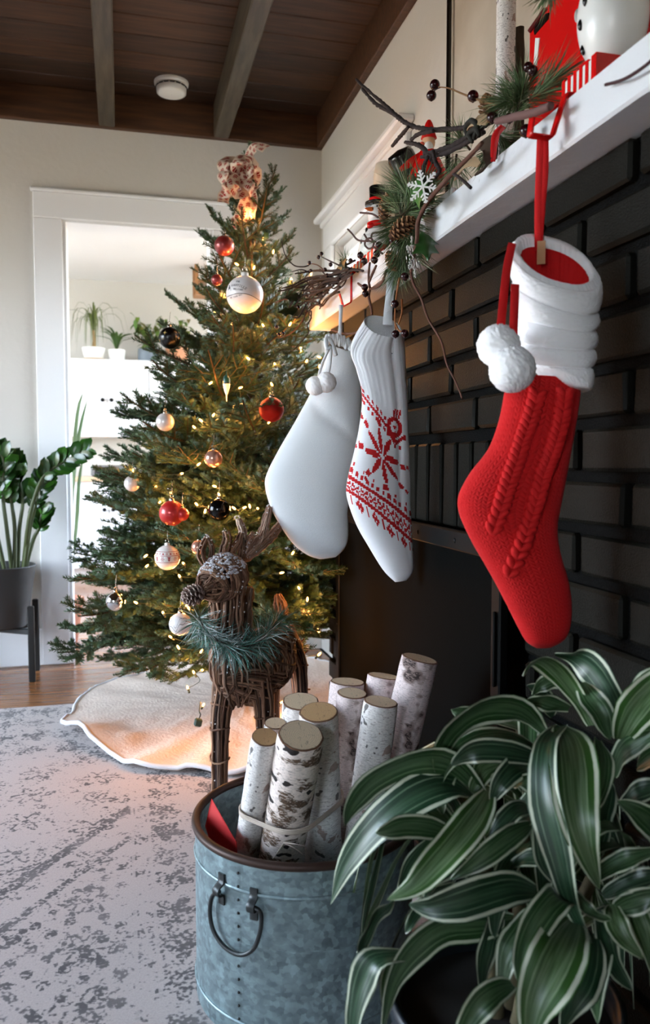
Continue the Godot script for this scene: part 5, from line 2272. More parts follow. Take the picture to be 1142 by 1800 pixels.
func flecks(m: M, axis: Array, rad: float, count: int) -> void:
	var ax := spline(axis, 12)
	for k in count:
		var d := rv(1.0).normalized()
		d.y = absf(d.y)
		var q := ax[rng.randi() % 12] + d * rad * rr(0.9, 1.1)
		sphere(m, q, Vector3.ONE * rr(0.0012, 0.0026), 3, 4, lin(0.82, 0.81, 0.82))

func reindeer() -> void:
	var vine := vmat("grape_vine", 0.8)
	var cols := [lin(0.50, 0.37, 0.28), lin(0.41, 0.29, 0.22), lin(0.60, 0.46, 0.36), lin(0.33, 0.23, 0.17), lin(0.53, 0.41, 0.33)]
	var o := thing("twig_reindeer", "brown grapevine reindeer figure dusted with fake snow, standing in front of the fir tree", "reindeer figure", Vector3(0.25, 0.011, -2.2))
	var E := func(u: float, v: float, d: float) -> Vector3: return P(u, v, d)
	# body: an egg of wound vines, head towards the left
	var m := M.new()
	var bc := P(452, 1168, 2.22)
	var fore := (P(392, 1180, 2.12) - P(502, 1130, 2.36)).normalized()
	var up := (Vector3.UP - fore * fore.y).normalized()
	var sd := fore.cross(up)
	for k in 90:
		var pts := PackedVector3Array()
		var tilt := rr(-0.5, 0.5)
		var pos := rr(-0.92, 0.92)
		var rim := sqrt(1 - pos * pos)
		var ph := rr(0, TAU)
		var sweep := rr(2.0, 5.5)
		for i in 15:
			var a := ph + sweep * i / 14.0
			pts.append(bc + fore * (0.155 * (pos + tilt * 0.4 * sin(a * 1.3) * rim)) + (up * cos(a) * 0.092 + sd * sin(a) * 0.072) * rim * rr(0.90, 1.06))
		tube(m, pts, [rr(0.0022, 0.004)], 4, cols[rng.randi() % 5])
	for k in 60:
		var pts := PackedVector3Array()
		var a0 := rr(0, TAU)
		for i in 12:
			var f := -1.0 + 2.0 * i / 11.0
			var rim := sqrt(maxf(1 - f * f * 0.96, 0.0))
			pts.append(bc + fore * 0.155 * f + (up * cos(a0 + f * 0.7) * 0.094 + sd * sin(a0 + f * 0.7) * 0.074) * rim * rr(0.92, 1.07))
		tube(m, pts, [rr(0.0025, 0.0042)], 4, cols[rng.randi() % 5])
	flecks(m, [bc - fore * 0.1 + up * 0.03, bc + up * 0.04, bc + fore * 0.1 + up * 0.03], 0.06, 130)
	part("body", m, vine, o)
	# neck and chest
	m = M.new()
	strands(m, [P(408, 1030, 2.11), P(404, 1080, 2.11), P(404, 1130, 2.12), P(410, 1185, 2.14), P(418, 1230, 2.17)], [0.058, 0.056, 0.060, 0.068, 0.04], 60, 0.0042, cols, 0.15)
	strands(m, [P(405, 1035, 2.12), P(410, 1130, 2.15), P(420, 1215, 2.18)], [0.04, 0.045, 0.03], 24, 0.006, cols, 0.15)
	flecks(m, [P(405, 1040, 2.06), P(405, 1180, 2.08)], 0.05, 110)
	part("neck", m, vine, o)
	# head: rings of vine wound round the muzzle line
	m = M.new()
	var hc := P(388, 1018, 2.06)
	var hf := (P(342, 1048, 1.97) - P(415, 1000, 2.12)).normalized()
	var hu := (Vector3.UP - hf * hf.y).normalized()
	var hs := hf.cross(hu)
	for k in 70:
		var f := rr(-1.0, 1.0)
		var rim := sqrt(1.0 - f * f * 0.75) * (1.0 - 0.22 * f)
		var pts := PackedVector3Array()
		var ph := rr(0, TAU)
		var tl := rr(-0.012, 0.012)
		for i in 13:
			var a := ph + TAU * 0.85 * i / 12.0
			pts.append(hc + hf * (f * 0.066 + tl * cos(a)) + (hu * cos(a) * 0.056 + hs * sin(a) * 0.056) * rim * rr(0.93, 1.06))
		tube(m, pts, [rr(0.0026, 0.0042)], 4, cols[rng.randi() % 5])
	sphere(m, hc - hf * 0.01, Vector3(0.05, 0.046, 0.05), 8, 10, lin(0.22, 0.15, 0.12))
	strands(m, [hc + hf * 0.02, hc + hf * 0.055, hc + hf * 0.085], [0.05, 0.036, 0.016], 40, 0.0034, cols, 0.3)
	part("head", m, vine, o)
	m = M.new()
	for k in 420:
		var a := rr(-1.2, 1.2)
		var f := rr(-0.9, 0.75)
		var rim := sqrt(1.0 - f * f * 0.7) * (1.0 - 0.2 * f)
		var q := hc + hf * f * 0.066 + (hu * cos(a) * 0.059 + hs * sin(a) * 0.059) * rim
		sphere(m, q, Vector3(1, 0.6, 1) * rr(0.0025, 0.0055), 3, 5, lin(0.80, 0.80, 0.82))
	var sn := part("snow_dusting", m, mats["matte"], o)
	sn.set_meta("kind", "stuff")
	sn.set_meta("label", "white fake snow crusted on the top of the head")
	# nose, a little pine cone
	m = M.new()
	pine_cone(m, P(339, 1046, 1.97), hf, 0.036, 0.031, lin(0.52, 0.40, 0.34), lin(0.82, 0.75, 0.72))
	part("pinecone_nose", m, vine, o)
	# ears and antlers
	for q in [["ear", [[361, 992, 2.06], [353, 976, 2.06], [357, 958, 2.07], [364, 944, 2.07]], [0.009, 0.011, 0.008, 0.004], 10], ["ear", [[368, 990, 2.07], [372, 970, 2.07], [370, 955, 2.07], [364, 944, 2.07]], [0.007, 0.007, 0.006, 0.004], 8],
		["antler", [[392, 988, 2.09], [395, 965, 2.10], [400, 950, 2.10], [397, 934, 2.10]], [0.013, 0.013, 0.012, 0.008], 16],
		["ear", [[406, 985, 2.10], [408, 968, 2.11], [418, 955, 2.11], [424, 938, 2.12]], [0.008, 0.014, 0.012, 0.006], 14], ["ear", [[412, 1000, 2.11], [424, 982, 2.11], [427, 965, 2.12], [426, 945, 2.12]], [0.006, 0.012, 0.010, 0.006], 10]]:
		m = M.new()
		var pts := []
		for r in q[1]:
			pts.append(P(r[0], r[1], r[2]))
		strands(m, pts, q[2], q[3], 0.0028, cols, 0.3)
		flecks(m, pts, 0.008, 16)
		part(q[0], m, vine, o)
	m = M.new()
	for q in [[[[425, 985, 2.13], [450, 960, 2.16], [462, 935, 2.18], [470, 905, 2.20], [474, 890, 2.2]], [0.010, 0.013, 0.013, 0.011, 0.006]], [[[432, 982, 2.13], [460, 958, 2.17], [480, 938, 2.2], [497, 915, 2.22]], [0.010, 0.014, 0.014, 0.008]], [[[428, 950, 2.13], [425, 930, 2.13], [418, 912, 2.13]], [0.010, 0.010, 0.006]], [[[420, 985, 2.12], [432, 960, 2.13], [448, 940, 2.16]], [0.010, 0.012, 0.012]]]:
		var pts := []
		for r in q[0]:
			pts.append(P(r[0], r[1], r[2]))
		strands(m, pts, q[1], 20, 0.0025, [lin(0.62, 0.50, 0.42), lin(0.52, 0.41, 0.34), lin(0.70, 0.60, 0.53)], 0.4)
		flecks(m, pts, 0.011, 60)
	part("antler", m, vine, o)
	# legs
	for q in [[[[398, 1195, 2.13], [388, 1250, 2.14], [386, 1310, 2.15], [386, 1396, 2.16]], [0.034, 0.026, 0.023, 0.022], 26], [[[455, 1190, 2.16], [462, 1235, 2.17], [464, 1290, 2.18], [466, 1388, 2.19]], [0.036, 0.028, 0.022, 0.022], 26], [[[495, 1110, 2.34], [518, 1150, 2.36], [527, 1200, 2.38], [530, 1345, 2.40]], [0.045, 0.036, 0.024, 0.022], 24], [[[488, 1130, 2.44], [478, 1200, 2.46], [478, 1325, 2.48]], [0.04, 0.026, 0.022], 20]]:
		m = M.new()
		var pts := []
		for r in q[0]:
			pts.append(P(r[0], r[1], r[2]))
		pts[pts.size() - 1].y = 0.036
		strands(m, pts, q[1], q[2], 0.004, cols, 0.12)
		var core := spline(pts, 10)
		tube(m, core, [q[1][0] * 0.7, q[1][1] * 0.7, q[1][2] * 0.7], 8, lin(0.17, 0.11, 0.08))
		for w in 3:
			var c: Vector3 = core[3 + w * 2]
			var ring := PackedVector3Array()
			for i in 12:
				var a := TAU * i / 11.0
				ring.append(c + Vector3(cos(a) * q[1][2] * 1.15, 0.012 * sin(a + w) + 0.004 * i, sin(a) * q[1][2] * 1.15))
			tube(m, ring, [0.003], 4, cols[w])
		flecks(m, pts, 0.022, 40)
		part("leg", m, vine, o)
	m = M.new()
	strands(m, [P(496, 1085, 2.42), P(492, 1062, 2.44), P(488, 1045, 2.44)], [0.02, 0.022, 0.008], 16, 0.003, cols, 0.3)
	part("tail", m, vine, o)
	m = M.new()
	box(m, P(428, 1035, 2.10), Vector3(0.016, 0.032, 0.001), 0.0003, Basis(Vector3.UP, 0.2) * Basis(Vector3.FORWARD, 0.2))
	part("price_tag", m, mat("pale_card", Color(0.72, 0.84, 0.86), 0.6), o)
	# pine collar
	m = M.new()
	var curve := spline([P(348, 1085, 2.04), P(362, 1108, 2.03), P(385, 1128, 2.03), P(415, 1138, 2.04), P(448, 1132, 2.07), P(472, 1110, 2.11), P(488, 1090, 2.15)], 40)
	tube(m, curve, [0.004], 5, lin(0.25, 0.22, 0.18))
	for i in 40:
		var tg := (curve[mini(i + 1, 39)] - curve[maxi(i - 1, 0)]).normalized()
		for k in 26:
			var d := (rv(1.0).normalized() + tg * rr(-0.2, 0.9)).normalized()
			var g := rr(0.7, 1.3)
			var snow := rng.randf() < (0.5 if i < 18 else 0.18)
			var col := Color(0.42, 0.52, 0.51) * g if snow else Color(0.06 * g, 0.20 * g, 0.16 * g)
			pine_needle(m, curve[i] + d * 0.003, d, rr(0.045, 0.085), 0.0019, col)
	var pc := part("pine_collar", m, vmat("pine_needle", 0.5), o)
	pc.set_meta("kind", "stuff")
	pc.set_meta("label", "blue-green frosted pine collar")


func pine_needle(m: M, a: Vector3, d: Vector3, ln: float, w: float, col: Color) -> void:
	var sd := d.cross(rv(1.0)).normalized()
	blade(m, a, d, sd, ln, w, col, Vector3(rr(-1, 1), -0.8, rr(-1, 1)) * ln * 0.10)


func pine_cone(m: M, c: Vector3, axis: Vector3, ln: float, r: float, dark: Color, tip: Color) -> void:
	var a := axis.normalized()
	var n1 := a.cross(Vector3(0.3, 0.2, 1)).normalized()
	var n2 := a.cross(n1)
	tube(m, PackedVector3Array([c - a * ln, c, c + a * ln * 0.8]), [r * 0.3, r * 0.55, r * 0.15], 8, dark * 0.5)
	var n := 64
	for k in n:
		var f := float(k) / n
		var th := 2.39996 * k
		var rad := r * sin(PI * (0.12 + 0.80 * f)) * (1.05 - 0.3 * f)
		var out := n1 * cos(th) + n2 * sin(th)
		var base := c + a * ln * (-0.9 + 1.75 * f) + out * rad * 0.3
		var dir := (out * 0.9 + a * (0.1 + 0.7 * f)).normalized()
		var sd := dir.cross(a).normalized()
		var nn := sd.cross(dir)
		var l := rad * 0.85
		var w := r * 0.36 * (1.0 - 0.4 * f)
		var s := m.p.size()
		m.v(base, dark)
		m.v(base + dir * l * 0.7 + sd * w, dark)
		m.v(base + dir * l + nn * 0.1 * w, tip)
		m.v(base + dir * l * 0.7 - sd * w, dark)
		m.v(base + dir * l * 0.85 + nn * w * 0.5, tip)
		m.tri(s, s + 1, s + 4)
		m.tri(s + 1, s + 2, s + 4)
		m.tri(s + 2, s + 3, s + 4)
		m.tri(s + 3, s, s + 4)
		m.tri(s, s + 2, s + 1)
		m.tri(s, s + 3, s + 2)

func px_size(u: float, x: float) -> float:      # metres per pixel at column u in the plane x
	return (PX(u, 500, x) - EYE).dot(-CT.basis.z) / F

func round_part(called: String, o: Node3D, mt: Material, axis: Vector3, prof: Array, sides := 24, col := WHITE) -> MeshInstance3D:
	var m := M.new()
	lathe(m, prof, sides, Transform3D(Basis(), axis), col)
	return part(called, m, mt, o)

func dot(called: String, o: Node3D, mt: Material, at: Vector3, r: Vector3, bs := Basis()) -> void:
	var m := M.new()
	sphere(m, at, r, 8, 12, WHITE, bs)
	part(called, m, mt, o)

func holder_base(o: Node3D, z0: float, z1: float, h: float, stripes: int, deep: float, capped: bool) -> void:
	# weighted block on the front of the shelf: white with red stripes, then a plain red end
	var white: Material = mats["white_ceramic"]
	var red: Material = mats["red_lacquer"]
	var m := M.new()
	strip(m, Vector3(0.648, MT, z0), Vector3(0.648 + deep, MT + h, z1), 0.003)
	part("weighted_base", m, white, o)
	var step := (z1 - z0) / maxf(stripes * 2, 1)
	for k in stripes:
		m = M.new()
		strip(m, Vector3(0.6465, MT + 0.0005, z0 + step * (2 * k + 0.5)), Vector3(0.66, MT + h + 0.0008, z0 + step * (2 * k + 1.5)), 0.0005)
		part("red_stripe", m, red, o)
	if capped:
		m = M.new()
		strip(m, Vector3(0.6462, MT + 0.0005, z1 - 0.003), Vector3(0.649 + deep, MT + h + 0.001, z1 + 0.0015), 0.0006)
		part("red_end", m, red, o)

func mantel_things() -> void:
	var white: Material = mats["white_ceramic"]
	var red: Material = mats["red_lacquer"]
	var black := mat("black_enamel", Color(0.025, 0.025, 0.028), 0.18)
	var orange := mat("orange_enamel", Color(0.85, 0.40, 0.12), 0.3)
	# small snowman stocking holder
	var x := 0.70
	var k := px_size(660, x)
	var g := PX(662, 480, x)
	g.y = MT
	var o := thing("snowman_stocking_holder", "small white snowman in a black top hat on a striped stocking holder base", "stocking holder", g, "stocking holders on the mantel")
	var za := PX(614, 480, 0.648).z
	var zb := PX(664, 480, 0.648).z
	holder_base(o, za, zb, 0.03, 8, 0.09, true)
	var yb := MT + 0.028
	var hy := func(v: float) -> float: return PX(662, v, x).y
	var b0: float = yb
	var b1: float = hy.call(400.0)
	round_part("body", o, white, Vector3(g.x, 0, g.z), [Vector2(0.001, b0), Vector2(28 * k, b0), Vector2(34 * k, lerpf(b0, b1, 0.3)), Vector2(29 * k, lerpf(b0, b1, 0.65)), Vector2(17 * k, b1 - 0.004), Vector2(0.001, b1)], 32)
	dot("head", o, white, Vector3(g.x, hy.call(379.0), g.z), Vector3(17, 21, 17) * k)
	round_part("top_hat", o, black, Vector3(g.x, 0, g.z), [Vector2(0.001, hy.call(362.0)), Vector2(21 * k, hy.call(362.0)), Vector2(21 * k, hy.call(357.0)), Vector2(13 * k, hy.call(355.0)), Vector2(14 * k, hy.call(331.0)), Vector2(12.5 * k, hy.call(329.0)), Vector2(0.001, hy.call(329.0))], 28)
	round_part("hat_band", o, red, Vector3(g.x, 0, g.z), [Vector2(13.6 * k, hy.call(355.0)), Vector2(13.9 * k, hy.call(350.0)), Vector2(13.0 * k, hy.call(350.0))], 28)
	round_part("scarf", o, red, Vector3(g.x, 0, g.z), [Vector2(12 * k, hy.call(401.0)), Vector2(17.5 * k, hy.call(400.0)), Vector2(17.5 * k, hy.call(393.0)), Vector2(14 * k, hy.call(391.0))], 28)
	var toc := (EYE - g)
	toc.y = 0
	toc = toc.normalized()
	var lft := -CT.basis.x
	var face := func(u: float, v: float, rad: float) -> Vector3:
		var d := (toc * 0.8 + lft * ((662.0 - u) / 17.0)).normalized()
		return Vector3(g.x, hy.call(v), g.z) + d * rad * k
	m_cone("carrot_nose", o, orange, face.call(650, 372, 16), (lft * 0.9 + toc * 0.4).normalized(), 12 * k, 4.5 * k)
	for q in [[656, 363, 15.5], [655, 372, 16.5], [653, 380, 16.5], [662, 368, 16.5]]:
		dot("coal_dot", o, black, face.call(q[0], q[1], q[2]), Vector3.ONE * 1.4 * k)
	for q in [[634, 408, 21], [631, 430, 30], [633, 450, 32]]:
		dot("coal_button", o, black, face.call(650 - (650 - q[0]) * 0.8, q[1], q[2]), Vector3(2.6, 5, 2.6) * k)
	dot("scarf_bow", o, red, face.call(651, 401, 17), Vector3(7, 6, 5) * k)
	hook(o, 0.5 * (PX(613, 500, 0.634).z + PX(620, 500, 0.634).z), [[617, 474], [617, 531], [603, 539], [596, 515]], 0.011)

	# gnome figure with red cone hat and cape on its own base
	x = 0.735
	k = px_size(755, x)
	g = PX(752, 340, x)
	g.y = MT
	o = thing("gnome_stocking_holder", "red caped gnome figure with a pointed red hat on a white stocking holder base", "stocking holder", g, "stocking holders on the mantel")
	za = PX(742, 350, 0.648).z
	zb = PX(792, 350, 0.648).z
	holder_base(o, za, zb, 0.02, 0, 0.09, false)
	var hx := func(v: float) -> float: return PX(755, v, x).y
	var ax := Vector3(g.x, 0, g.z)
	var darkred := mat("maroon_enamel", Color(0.32, 0.03, 0.04), 0.3)
	for s in [-1.0, 1.0]:
		round_part("boot", o, darkred, ax + Vector3(0, 0, s * 11 * k), [Vector2(0.001, MT + 0.02), Vector2(11 * k, MT + 0.02), Vector2(11 * k, MT + 0.03), Vector2(8 * k, MT + 0.05), Vector2(8 * k, hx.call(312.0))], 18)
	round_part("cape", o, red, ax, [Vector2(0.001, hx.call(316.0)), Vector2(38 * k, hx.call(318.0)), Vector2(38.5 * k, hx.call(315.0)), Vector2(24 * k, hx.call(285.0)), Vector2(15 * k, hx.call(264.0)), Vector2(0.001, hx.call(262.0))], 36)
	dot("head", o, mat("skin_enamel", Color(0.86, 0.68, 0.52), 0.4), ax + Vector3(0, hx.call(249.0), 0), Vector3(12, 15, 12) * k)
	dot("beard", o, white, ax + Vector3(0, hx.call(262.0), 0) + toc * 8 * k, Vector3(9, 13, 8) * k)
	dot("nose", o, mat("nose_pink", Color(0.85, 0.35, 0.25), 0.35), ax + Vector3(0, hx.call(254.0), 0) + (toc * 0.5 + lft).normalized() * 13 * k, Vector3.ONE * 5 * k)
	round_part("pointed_hat", o, red, ax + Vector3(0, 0, 2 * k), [Vector2(0.001, hx.call(242.0)), Vector2(14 * k, hx.call(242.0)), Vector2(12 * k, hx.call(236.0)), Vector2(9 * k, hx.call(224.0)), Vector2(6 * k, hx.call(215.0)), Vector2(3 * k, hx.call(210.0)), Vector2(0.001, hx.call(209.0))], 24)
	var m := M.new()
	strap(m, spline([ax + Vector3(0, hx.call(272.0), 0) + lft * 10 * k, ax + Vector3(0, hx.call(285.0), 0) + lft * 30 * k + toc * 6 * k, ax + Vector3(0, hx.call(299.0), 0) + lft * 50 * k + toc * 6 * k], 8), Vector3.UP, [18 * k, 14 * k, 6 * k], 0.004)
	part("cape_wing", m, red, o)
	# black brimmed hat and cream vase behind
	x = 0.83
	k = px_size(712, x)
	var hc := PX(716, 300, x)
	o = thing("black_hat", "black glossy brimmed hat with a tan lining propped up behind the gnome", "hat", hc)
	var tb := Basis(CT.basis.z, 0.55) * Basis(CT.basis.x, 0.25)
	m = M.new()
	lathe(m, [Vector2(20 * k, -18 * k), Vector2(36 * k, -20 * k), Vector2(38 * k, -17 * k), Vector2(24 * k, -12 * k), Vector2(24 * k, 26 * k), Vector2(20 * k, 34 * k), Vector2(0.001, 37 * k)], 36, Transform3D(tb, hc))
	part("crown", m, black, o)
	m = M.new()
	lathe(m, [Vector2(0.001, -16 * k), Vector2(20 * k, -18 * k), Vector2(37 * k, -20.5 * k)], 36, Transform3D(tb, hc))
	part("lining", m, mat("tan_felt", Color(0.62, 0.56, 0.42), 0.8), o)
	m = M.new()
	strip(m, Vector3(hc.x - 0.03, MT, hc.z - 0.03), Vector3(hc.x + 0.03, hc.y - 10 * k, hc.z + 0.03), 0.004)
	part("stand", m, black, o)
	x = 0.88
	k = px_size(678, x)
	var vc := PX(678, 330, x)
	vc.y = MT
	var vt := PX(678, 284, x).y - MT
	o = thing("cream_vase", "round shouldered cream ceramic jar on the mantel by the window", "jar", vc)
	round_part("jar_body", o, mat("cream_glaze", Color(0.85, 0.80, 0.72), 0.35), vc, [Vector2(0.001, 0.0), Vector2(14 * k, 0.0), Vector2(16 * k, vt * 0.3), Vector2(22 * k, vt * 0.75), Vector2(22 * k, vt * 0.9), Vector2(18 * k, vt * 0.98), Vector2(0.001, vt)], 32)

	# big picture panel leaning on the wall
	var z0 := PX(794, 150, 0.945).z
	o = thing("framed_canvas", "tall beige marbled canvas in a thin black frame leaning on the wall over the mantel", "picture", Vector3(0.945, MT, -1.4))
	var cv := mat("marbled_canvas", WHITE, 0.8)
	cv.albedo_texture = ntex(0.006, 5, Color(0.70, 0.65, 0.58), Color(0.80, 0.76, 0.70), 512, 0.0, 141)
	m = M.new()
	var lean := Basis(Vector3.FORWARD, -0.015)
	box(m, Vector3(0.943, MT + 0.45, (z0 - 0.3) / 2.0), Vector3(0.014, 0.88, -0.3 - z0 - 0.02), 0.001)
	cv.uv1_triplanar = true
	cv.uv1_world_triplanar = true
	cv.uv1_scale = Vector3.ONE * 1.1
	part("canvas", m, cv, o)
	for q in [[z0, z0 + 0.014, MT, MT + 0.9], [-0.314, -0.30, MT, MT + 0.9]]:
		m = M.new()
		strip(m, Vector3(0.926, q[2], q[0]), Vector3(0.958, q[3], q[1]), 0.002)
		part("frame_side", m, black, o)
	for y in [MT, MT + 0.886]:
		m = M.new()
		strip(m, Vector3(0.926, y, z0 + 0.014), Vector3(0.958, y + 0.014, -0.314), 0.002)
		part("frame_rail", m, black, o)
	m = M.new()
	strip(m, Vector3(0.93, MT + 0.014, z0 + 0.03), Vector3(0.936, MT + 0.886, z0 + 0.036), 0.001)
	part("inner_lip", m, cv, o)
	# birch log standing on the mantel and a dark stick next to it
	x = 0.80
	k = px_size(885, x)
	var lb := PX(886, 200, x)
	lb.y = MT + 0.001
	var lt := lb + Vector3(0.002, 0.62, 0)
	o = thing("birch_log", "slender white birch log standing upright on the mantel before the beige canvas", "log", lb)
	var sh := log_shape(lt, lb, 16.5 * k, 40)
	part("bark", sh[0], bark_mats[0], o)
	part("cut_end", sh[1], cut_mats[0], o)
	part("bark_edge", sh[2], mats["bark_edge"], o)
	for q in [[883, 12, 9], [881, 70, 6], [884, 150, 5]]:
		dot("dark_knot", o, mat("knot_dark", Color(0.10, 0.08, 0.07), 0.8), PX(q[0], q[1], x) + toc * 14 * k, Vector3(q[2] * 0.9, 4.5 if q[2] > 8 else 8, 4.0) * k)
	x = 0.84
	k = px_size(912, x)
	lb = PX(909, 200, x)
	lb.y = MT
	m = M.new()
	var ht := PX(914, 48, x).y
	tube(m, spline([lb, lb + Vector3(0.004, (ht - MT) * 0.5, 0), Vector3(lb.x, ht, lb.z + 0.005)], 14), [10 * k, 9 * k, 8 * k], 14, lin(0.24, 0.18, 0.13), 0.12)
	solo("dark_branch", m, vmat("twig_bark", 0.85), "rough dark brown branch piece standing on the mantel right of the birch log", "branch", lb)

	# red toy truck
	x = 0.76
	o = thing("toy_truck", "red metal toy pickup truck standing on the mantel behind the big snowman", "toy truck", Vector3(0.83, MT, PX(1000, 100, x).z))
	var zy := func(u: float, v: float) -> Vector2:
		var q := PX(u, v, x)
		return Vector2(-q.z, q.y)
	var cab := PackedVector2Array()
	for q in [[1138, -20], [1100, -62], [1040, -75], [1000, -42], [985, -12], [958, 14], [931, 52], [930, 150]]:
		cab.append(zy.call(q[0], q[1]))
	cab.append(Vector2(cab[7].x, MT + 0.035))
	cab.append(Vector2(cab[0].x, MT + 0.035))
	if Geometry2D.is_polygon_clockwise(cab):
		cab.reverse()
	var side := Transform3D(Basis(Vector3(0, 0, -1), Vector3(0, 1, 0), Vector3(1, 0, 0)), Vector3(x, 0, 0))
	m = M.new()
	prism(m, cab, side, 0.13)
	part("cab_body", m, red, o)
	var plate := func(pts: Array, called: String, mt: Material, off: float) -> void:
		var poly := PackedVector2Array()
		for q in pts:
			poly.append(zy.call(q[0], q[1]))
		if Geometry2D.is_polygon_clockwise(poly):
			poly.reverse()
		var pm := M.new()
		prism(pm, poly, side.translated(Vector3(-off, 0, 0)), off + 0.002)
		part(called, pm, mt, o)
	plate.call([[938, 55], [941, 47], [959, 24], [966, 22], [964, 34], [940, 62]], "window", black, 0.001)
	plate.call([[942, 67], [949, 67], [944, 116], [939, 116]], "door_stripe", white, 0.002)
	plate.call([[930, 54], [958, 14], [962, 17], [933, 58]], "roof_trim", darkred, 0.004)
	var wc := PX(1003, 138, x)
	var wk := px_size(1003, x)
	wc.y = maxf(wc.y, MT + 0.036)
	for z in [wc.z, wc.z + 0.15]:
		m = M.new()
		var wxf := Transform3D(Basis(Vector3.FORWARD, PI / 2), Vector3(x + 0.004, MT + 0.036, z))
		lathe(m, [Vector2(0.001, -0.012), Vector2(0.018, -0.012), Vector2(0.02, -0.016), Vector2(0.034, -0.014), Vector2(0.036, -0.008), Vector2(0.036, 0.008), Vector2(0.001, 0.010)], 32, wxf)
		part("wheel", m, mat("tyre_black", Color(0.04, 0.04, 0.045), 0.6), o)
		m = M.new()
		var arc := PackedVector3Array()
		for i in 17:
			var th := PI * i / 16.0
			arc.append(Vector3(x - 0.006, MT + 0.04 + 0.046 * sin(th), z + 0.05 * cos(th)))
		strap(m, arc, Vector3.RIGHT, [0.032], 0.004)
		part("fender", m, red, o)

	# large snowman holder
	x = 0.69
	k = px_size(1075, x)
	g = PX(1076, 60, x)
	g.y = MT
	o = thing("snowman_stocking_holder", "large white snowman with black buttons on a red striped stocking holder base, nearest the camera", "stocking holder", g, "stocking holders on the mantel")
	za = PX(986, 150, 0.648).z
	zb = PX(1048, 120, 0.648).z
	var bh := PX(1048, 93, 0.648).y - MT
	holder_base(o, za, zb, bh, 6, 0.055, true)
	var yc := PX(1075, 32, x).y
	var sx := 60.0 * k
	var sy := yc - (MT + bh) + 0.012
	m = M.new()
	sphere(m, Vector3(g.x, yc, g.z), Vector3(sx, sy, sx), 24, 36)
	sphere(m, Vector3(g.x, yc + sy * 1.45, g.z), Vector3.ONE * sx * 0.7, 16, 24)
	part("body", m, white, o)
	for q in [[1026, 20], [1017, 60], [1023, 97], [1036, -10]]:
		var r := ray(q[0], q[1])
		# nearest approach of the ray to the ball, pushed onto it
		var c := Vector3(g.x, yc, g.z)
		var w := (c - EYE)
		var p := EYE + r * (w.dot(r) / r.dot(r))
		var d := Vector3((p - c).x / sx, (p - c).y / sy, (p - c).z / sx).normalized()
		d = (d + toc * 0.55).normalized()
		dot("coal_button", o, black, c + Vector3(d.x * sx, d.y * sy, d.z * sx), Vector3(5, 9.5, 5) * k, Basis())
	dot("mitten", o, mat("grey_enamel", Color(0.62, 0.62, 0.60), 0.4), PX(1014, 28, 0.66), Vector3(5, 12, 5) * k)
	m = M.new()
	strap(m, spline([Vector3(g.x, yc + sy * 0.8, g.z) + CT.basis.x * sx * 0.5 + toc * sx * 0.2, Vector3(g.x, yc + sy * 0.4, g.z) + CT.basis.x * sx * 0.95 + toc * 0.01, Vector3(g.x, yc - sy * 0.15, g.z) + CT.basis.x * sx * 1.2], 10), CT.basis.x, [0.03], 0.006)
	part("scarf_end", m, red, o)
	hook(o, PX(991, 160, 0.634).z, [[991, 156], [969, 243], [931, 238], [935, 208]], 0.014)
	# twig resting on the front of the shelf at the right
	m = M.new()
	tube(m, spline([PX(1064, 149, 0.628), PX(1095, 140, 0.625), PX(1125, 122, 0.624), PX(1150, 100, 0.628), PX(1175, 60, 0.634)], 16), [0.0022], 6, lin(0.25, 0.13, 0.15))
	solo("loose_twig", m, vmat("twig_bark", 0.85), "thin maroon twig hanging over the front of the white mantel at the far right", "twig", PX(1095, 140, 0.625))


func m_cone(called: String, o: Node3D, mt: Material, at: Vector3, dir: Vector3, ln: float, r: float) -> void:
	var m := M.new()
	tube(m, PackedVector3Array([at - dir * ln * 0.2, at + dir * ln * 0.4, at + dir * ln]), [r, r * 0.7, r * 0.15], 10)
	part(called, m, mt, o)


func hook(o: Node3D, z: float, px: Array, w: float) -> void:
	# flat lacquered strap from the base, down over the shelf front, out and up
	var pts := []
	var first := PZ(px[0][0], px[0][1], z)
	pts.append(Vector3(0.66, MT + 0.004, z))
	pts.append(Vector3(0.636, MT + 0.004, z))
	for i in range(1, px.size()):
		pts.append(PZ(px[i][0], px[i][1], z + (0.0 if i < 3 else 0.0)))
	var dense := PackedVector3Array()
	for i in pts.size() - 1:
		var a: Vector3 = pts[i]
		var b: Vector3 = pts[i + 1]
		for s in [0.06, 0.5, 0.94]:
			dense.append(a.lerp(b, s))
	var m := M.new()
	strap(m, dense, Vector3(0, 0, 1), [w], 0.0035)
	part("hook", m, mats["red_lacquer"], o)


func MP(u: float, v: float, x: float) -> Vector3:
	# along the front of the mantel; past its end in the same depth
	if u >= 548:
		return PX(u, v, x)
	var d := (PX(548, v, x) - EYE).dot(-CT.basis.z)
	return P(u, v, d)

func vine_part(o: Node3D, pts: Array, x: float, r: Array, col: Color, called := "twig", lump := 0.0) -> void:
	var l := []
	for q in pts:
		l.append(MP(q[0], q[1], x + (q[2] if q.size() > 2 else 0.0)))
	var m := M.new()
	tube(m, spline(l, l.size() * (11 if lump > 0.2 else 5)), r, 7, col, lump)
	part(called, m, vmat("twig_bark", 0.85), o)

func berry(o: Node3D, u: float, v: float, x: float, r: float) -> void:
	var m := M.new()
	var c := MP(u, v, x)
	sphere(m, c, Vector3.ONE * r, 12, 16)
	sphere(m, c + Vector3(0, -r, 0), Vector3(0.15, 0.1, 0.15) * r * 1.5, 4, 6)
	part("berry", m, mat("dark_berry", Color(0.16, 0.04, 0.055), 0.18), o)

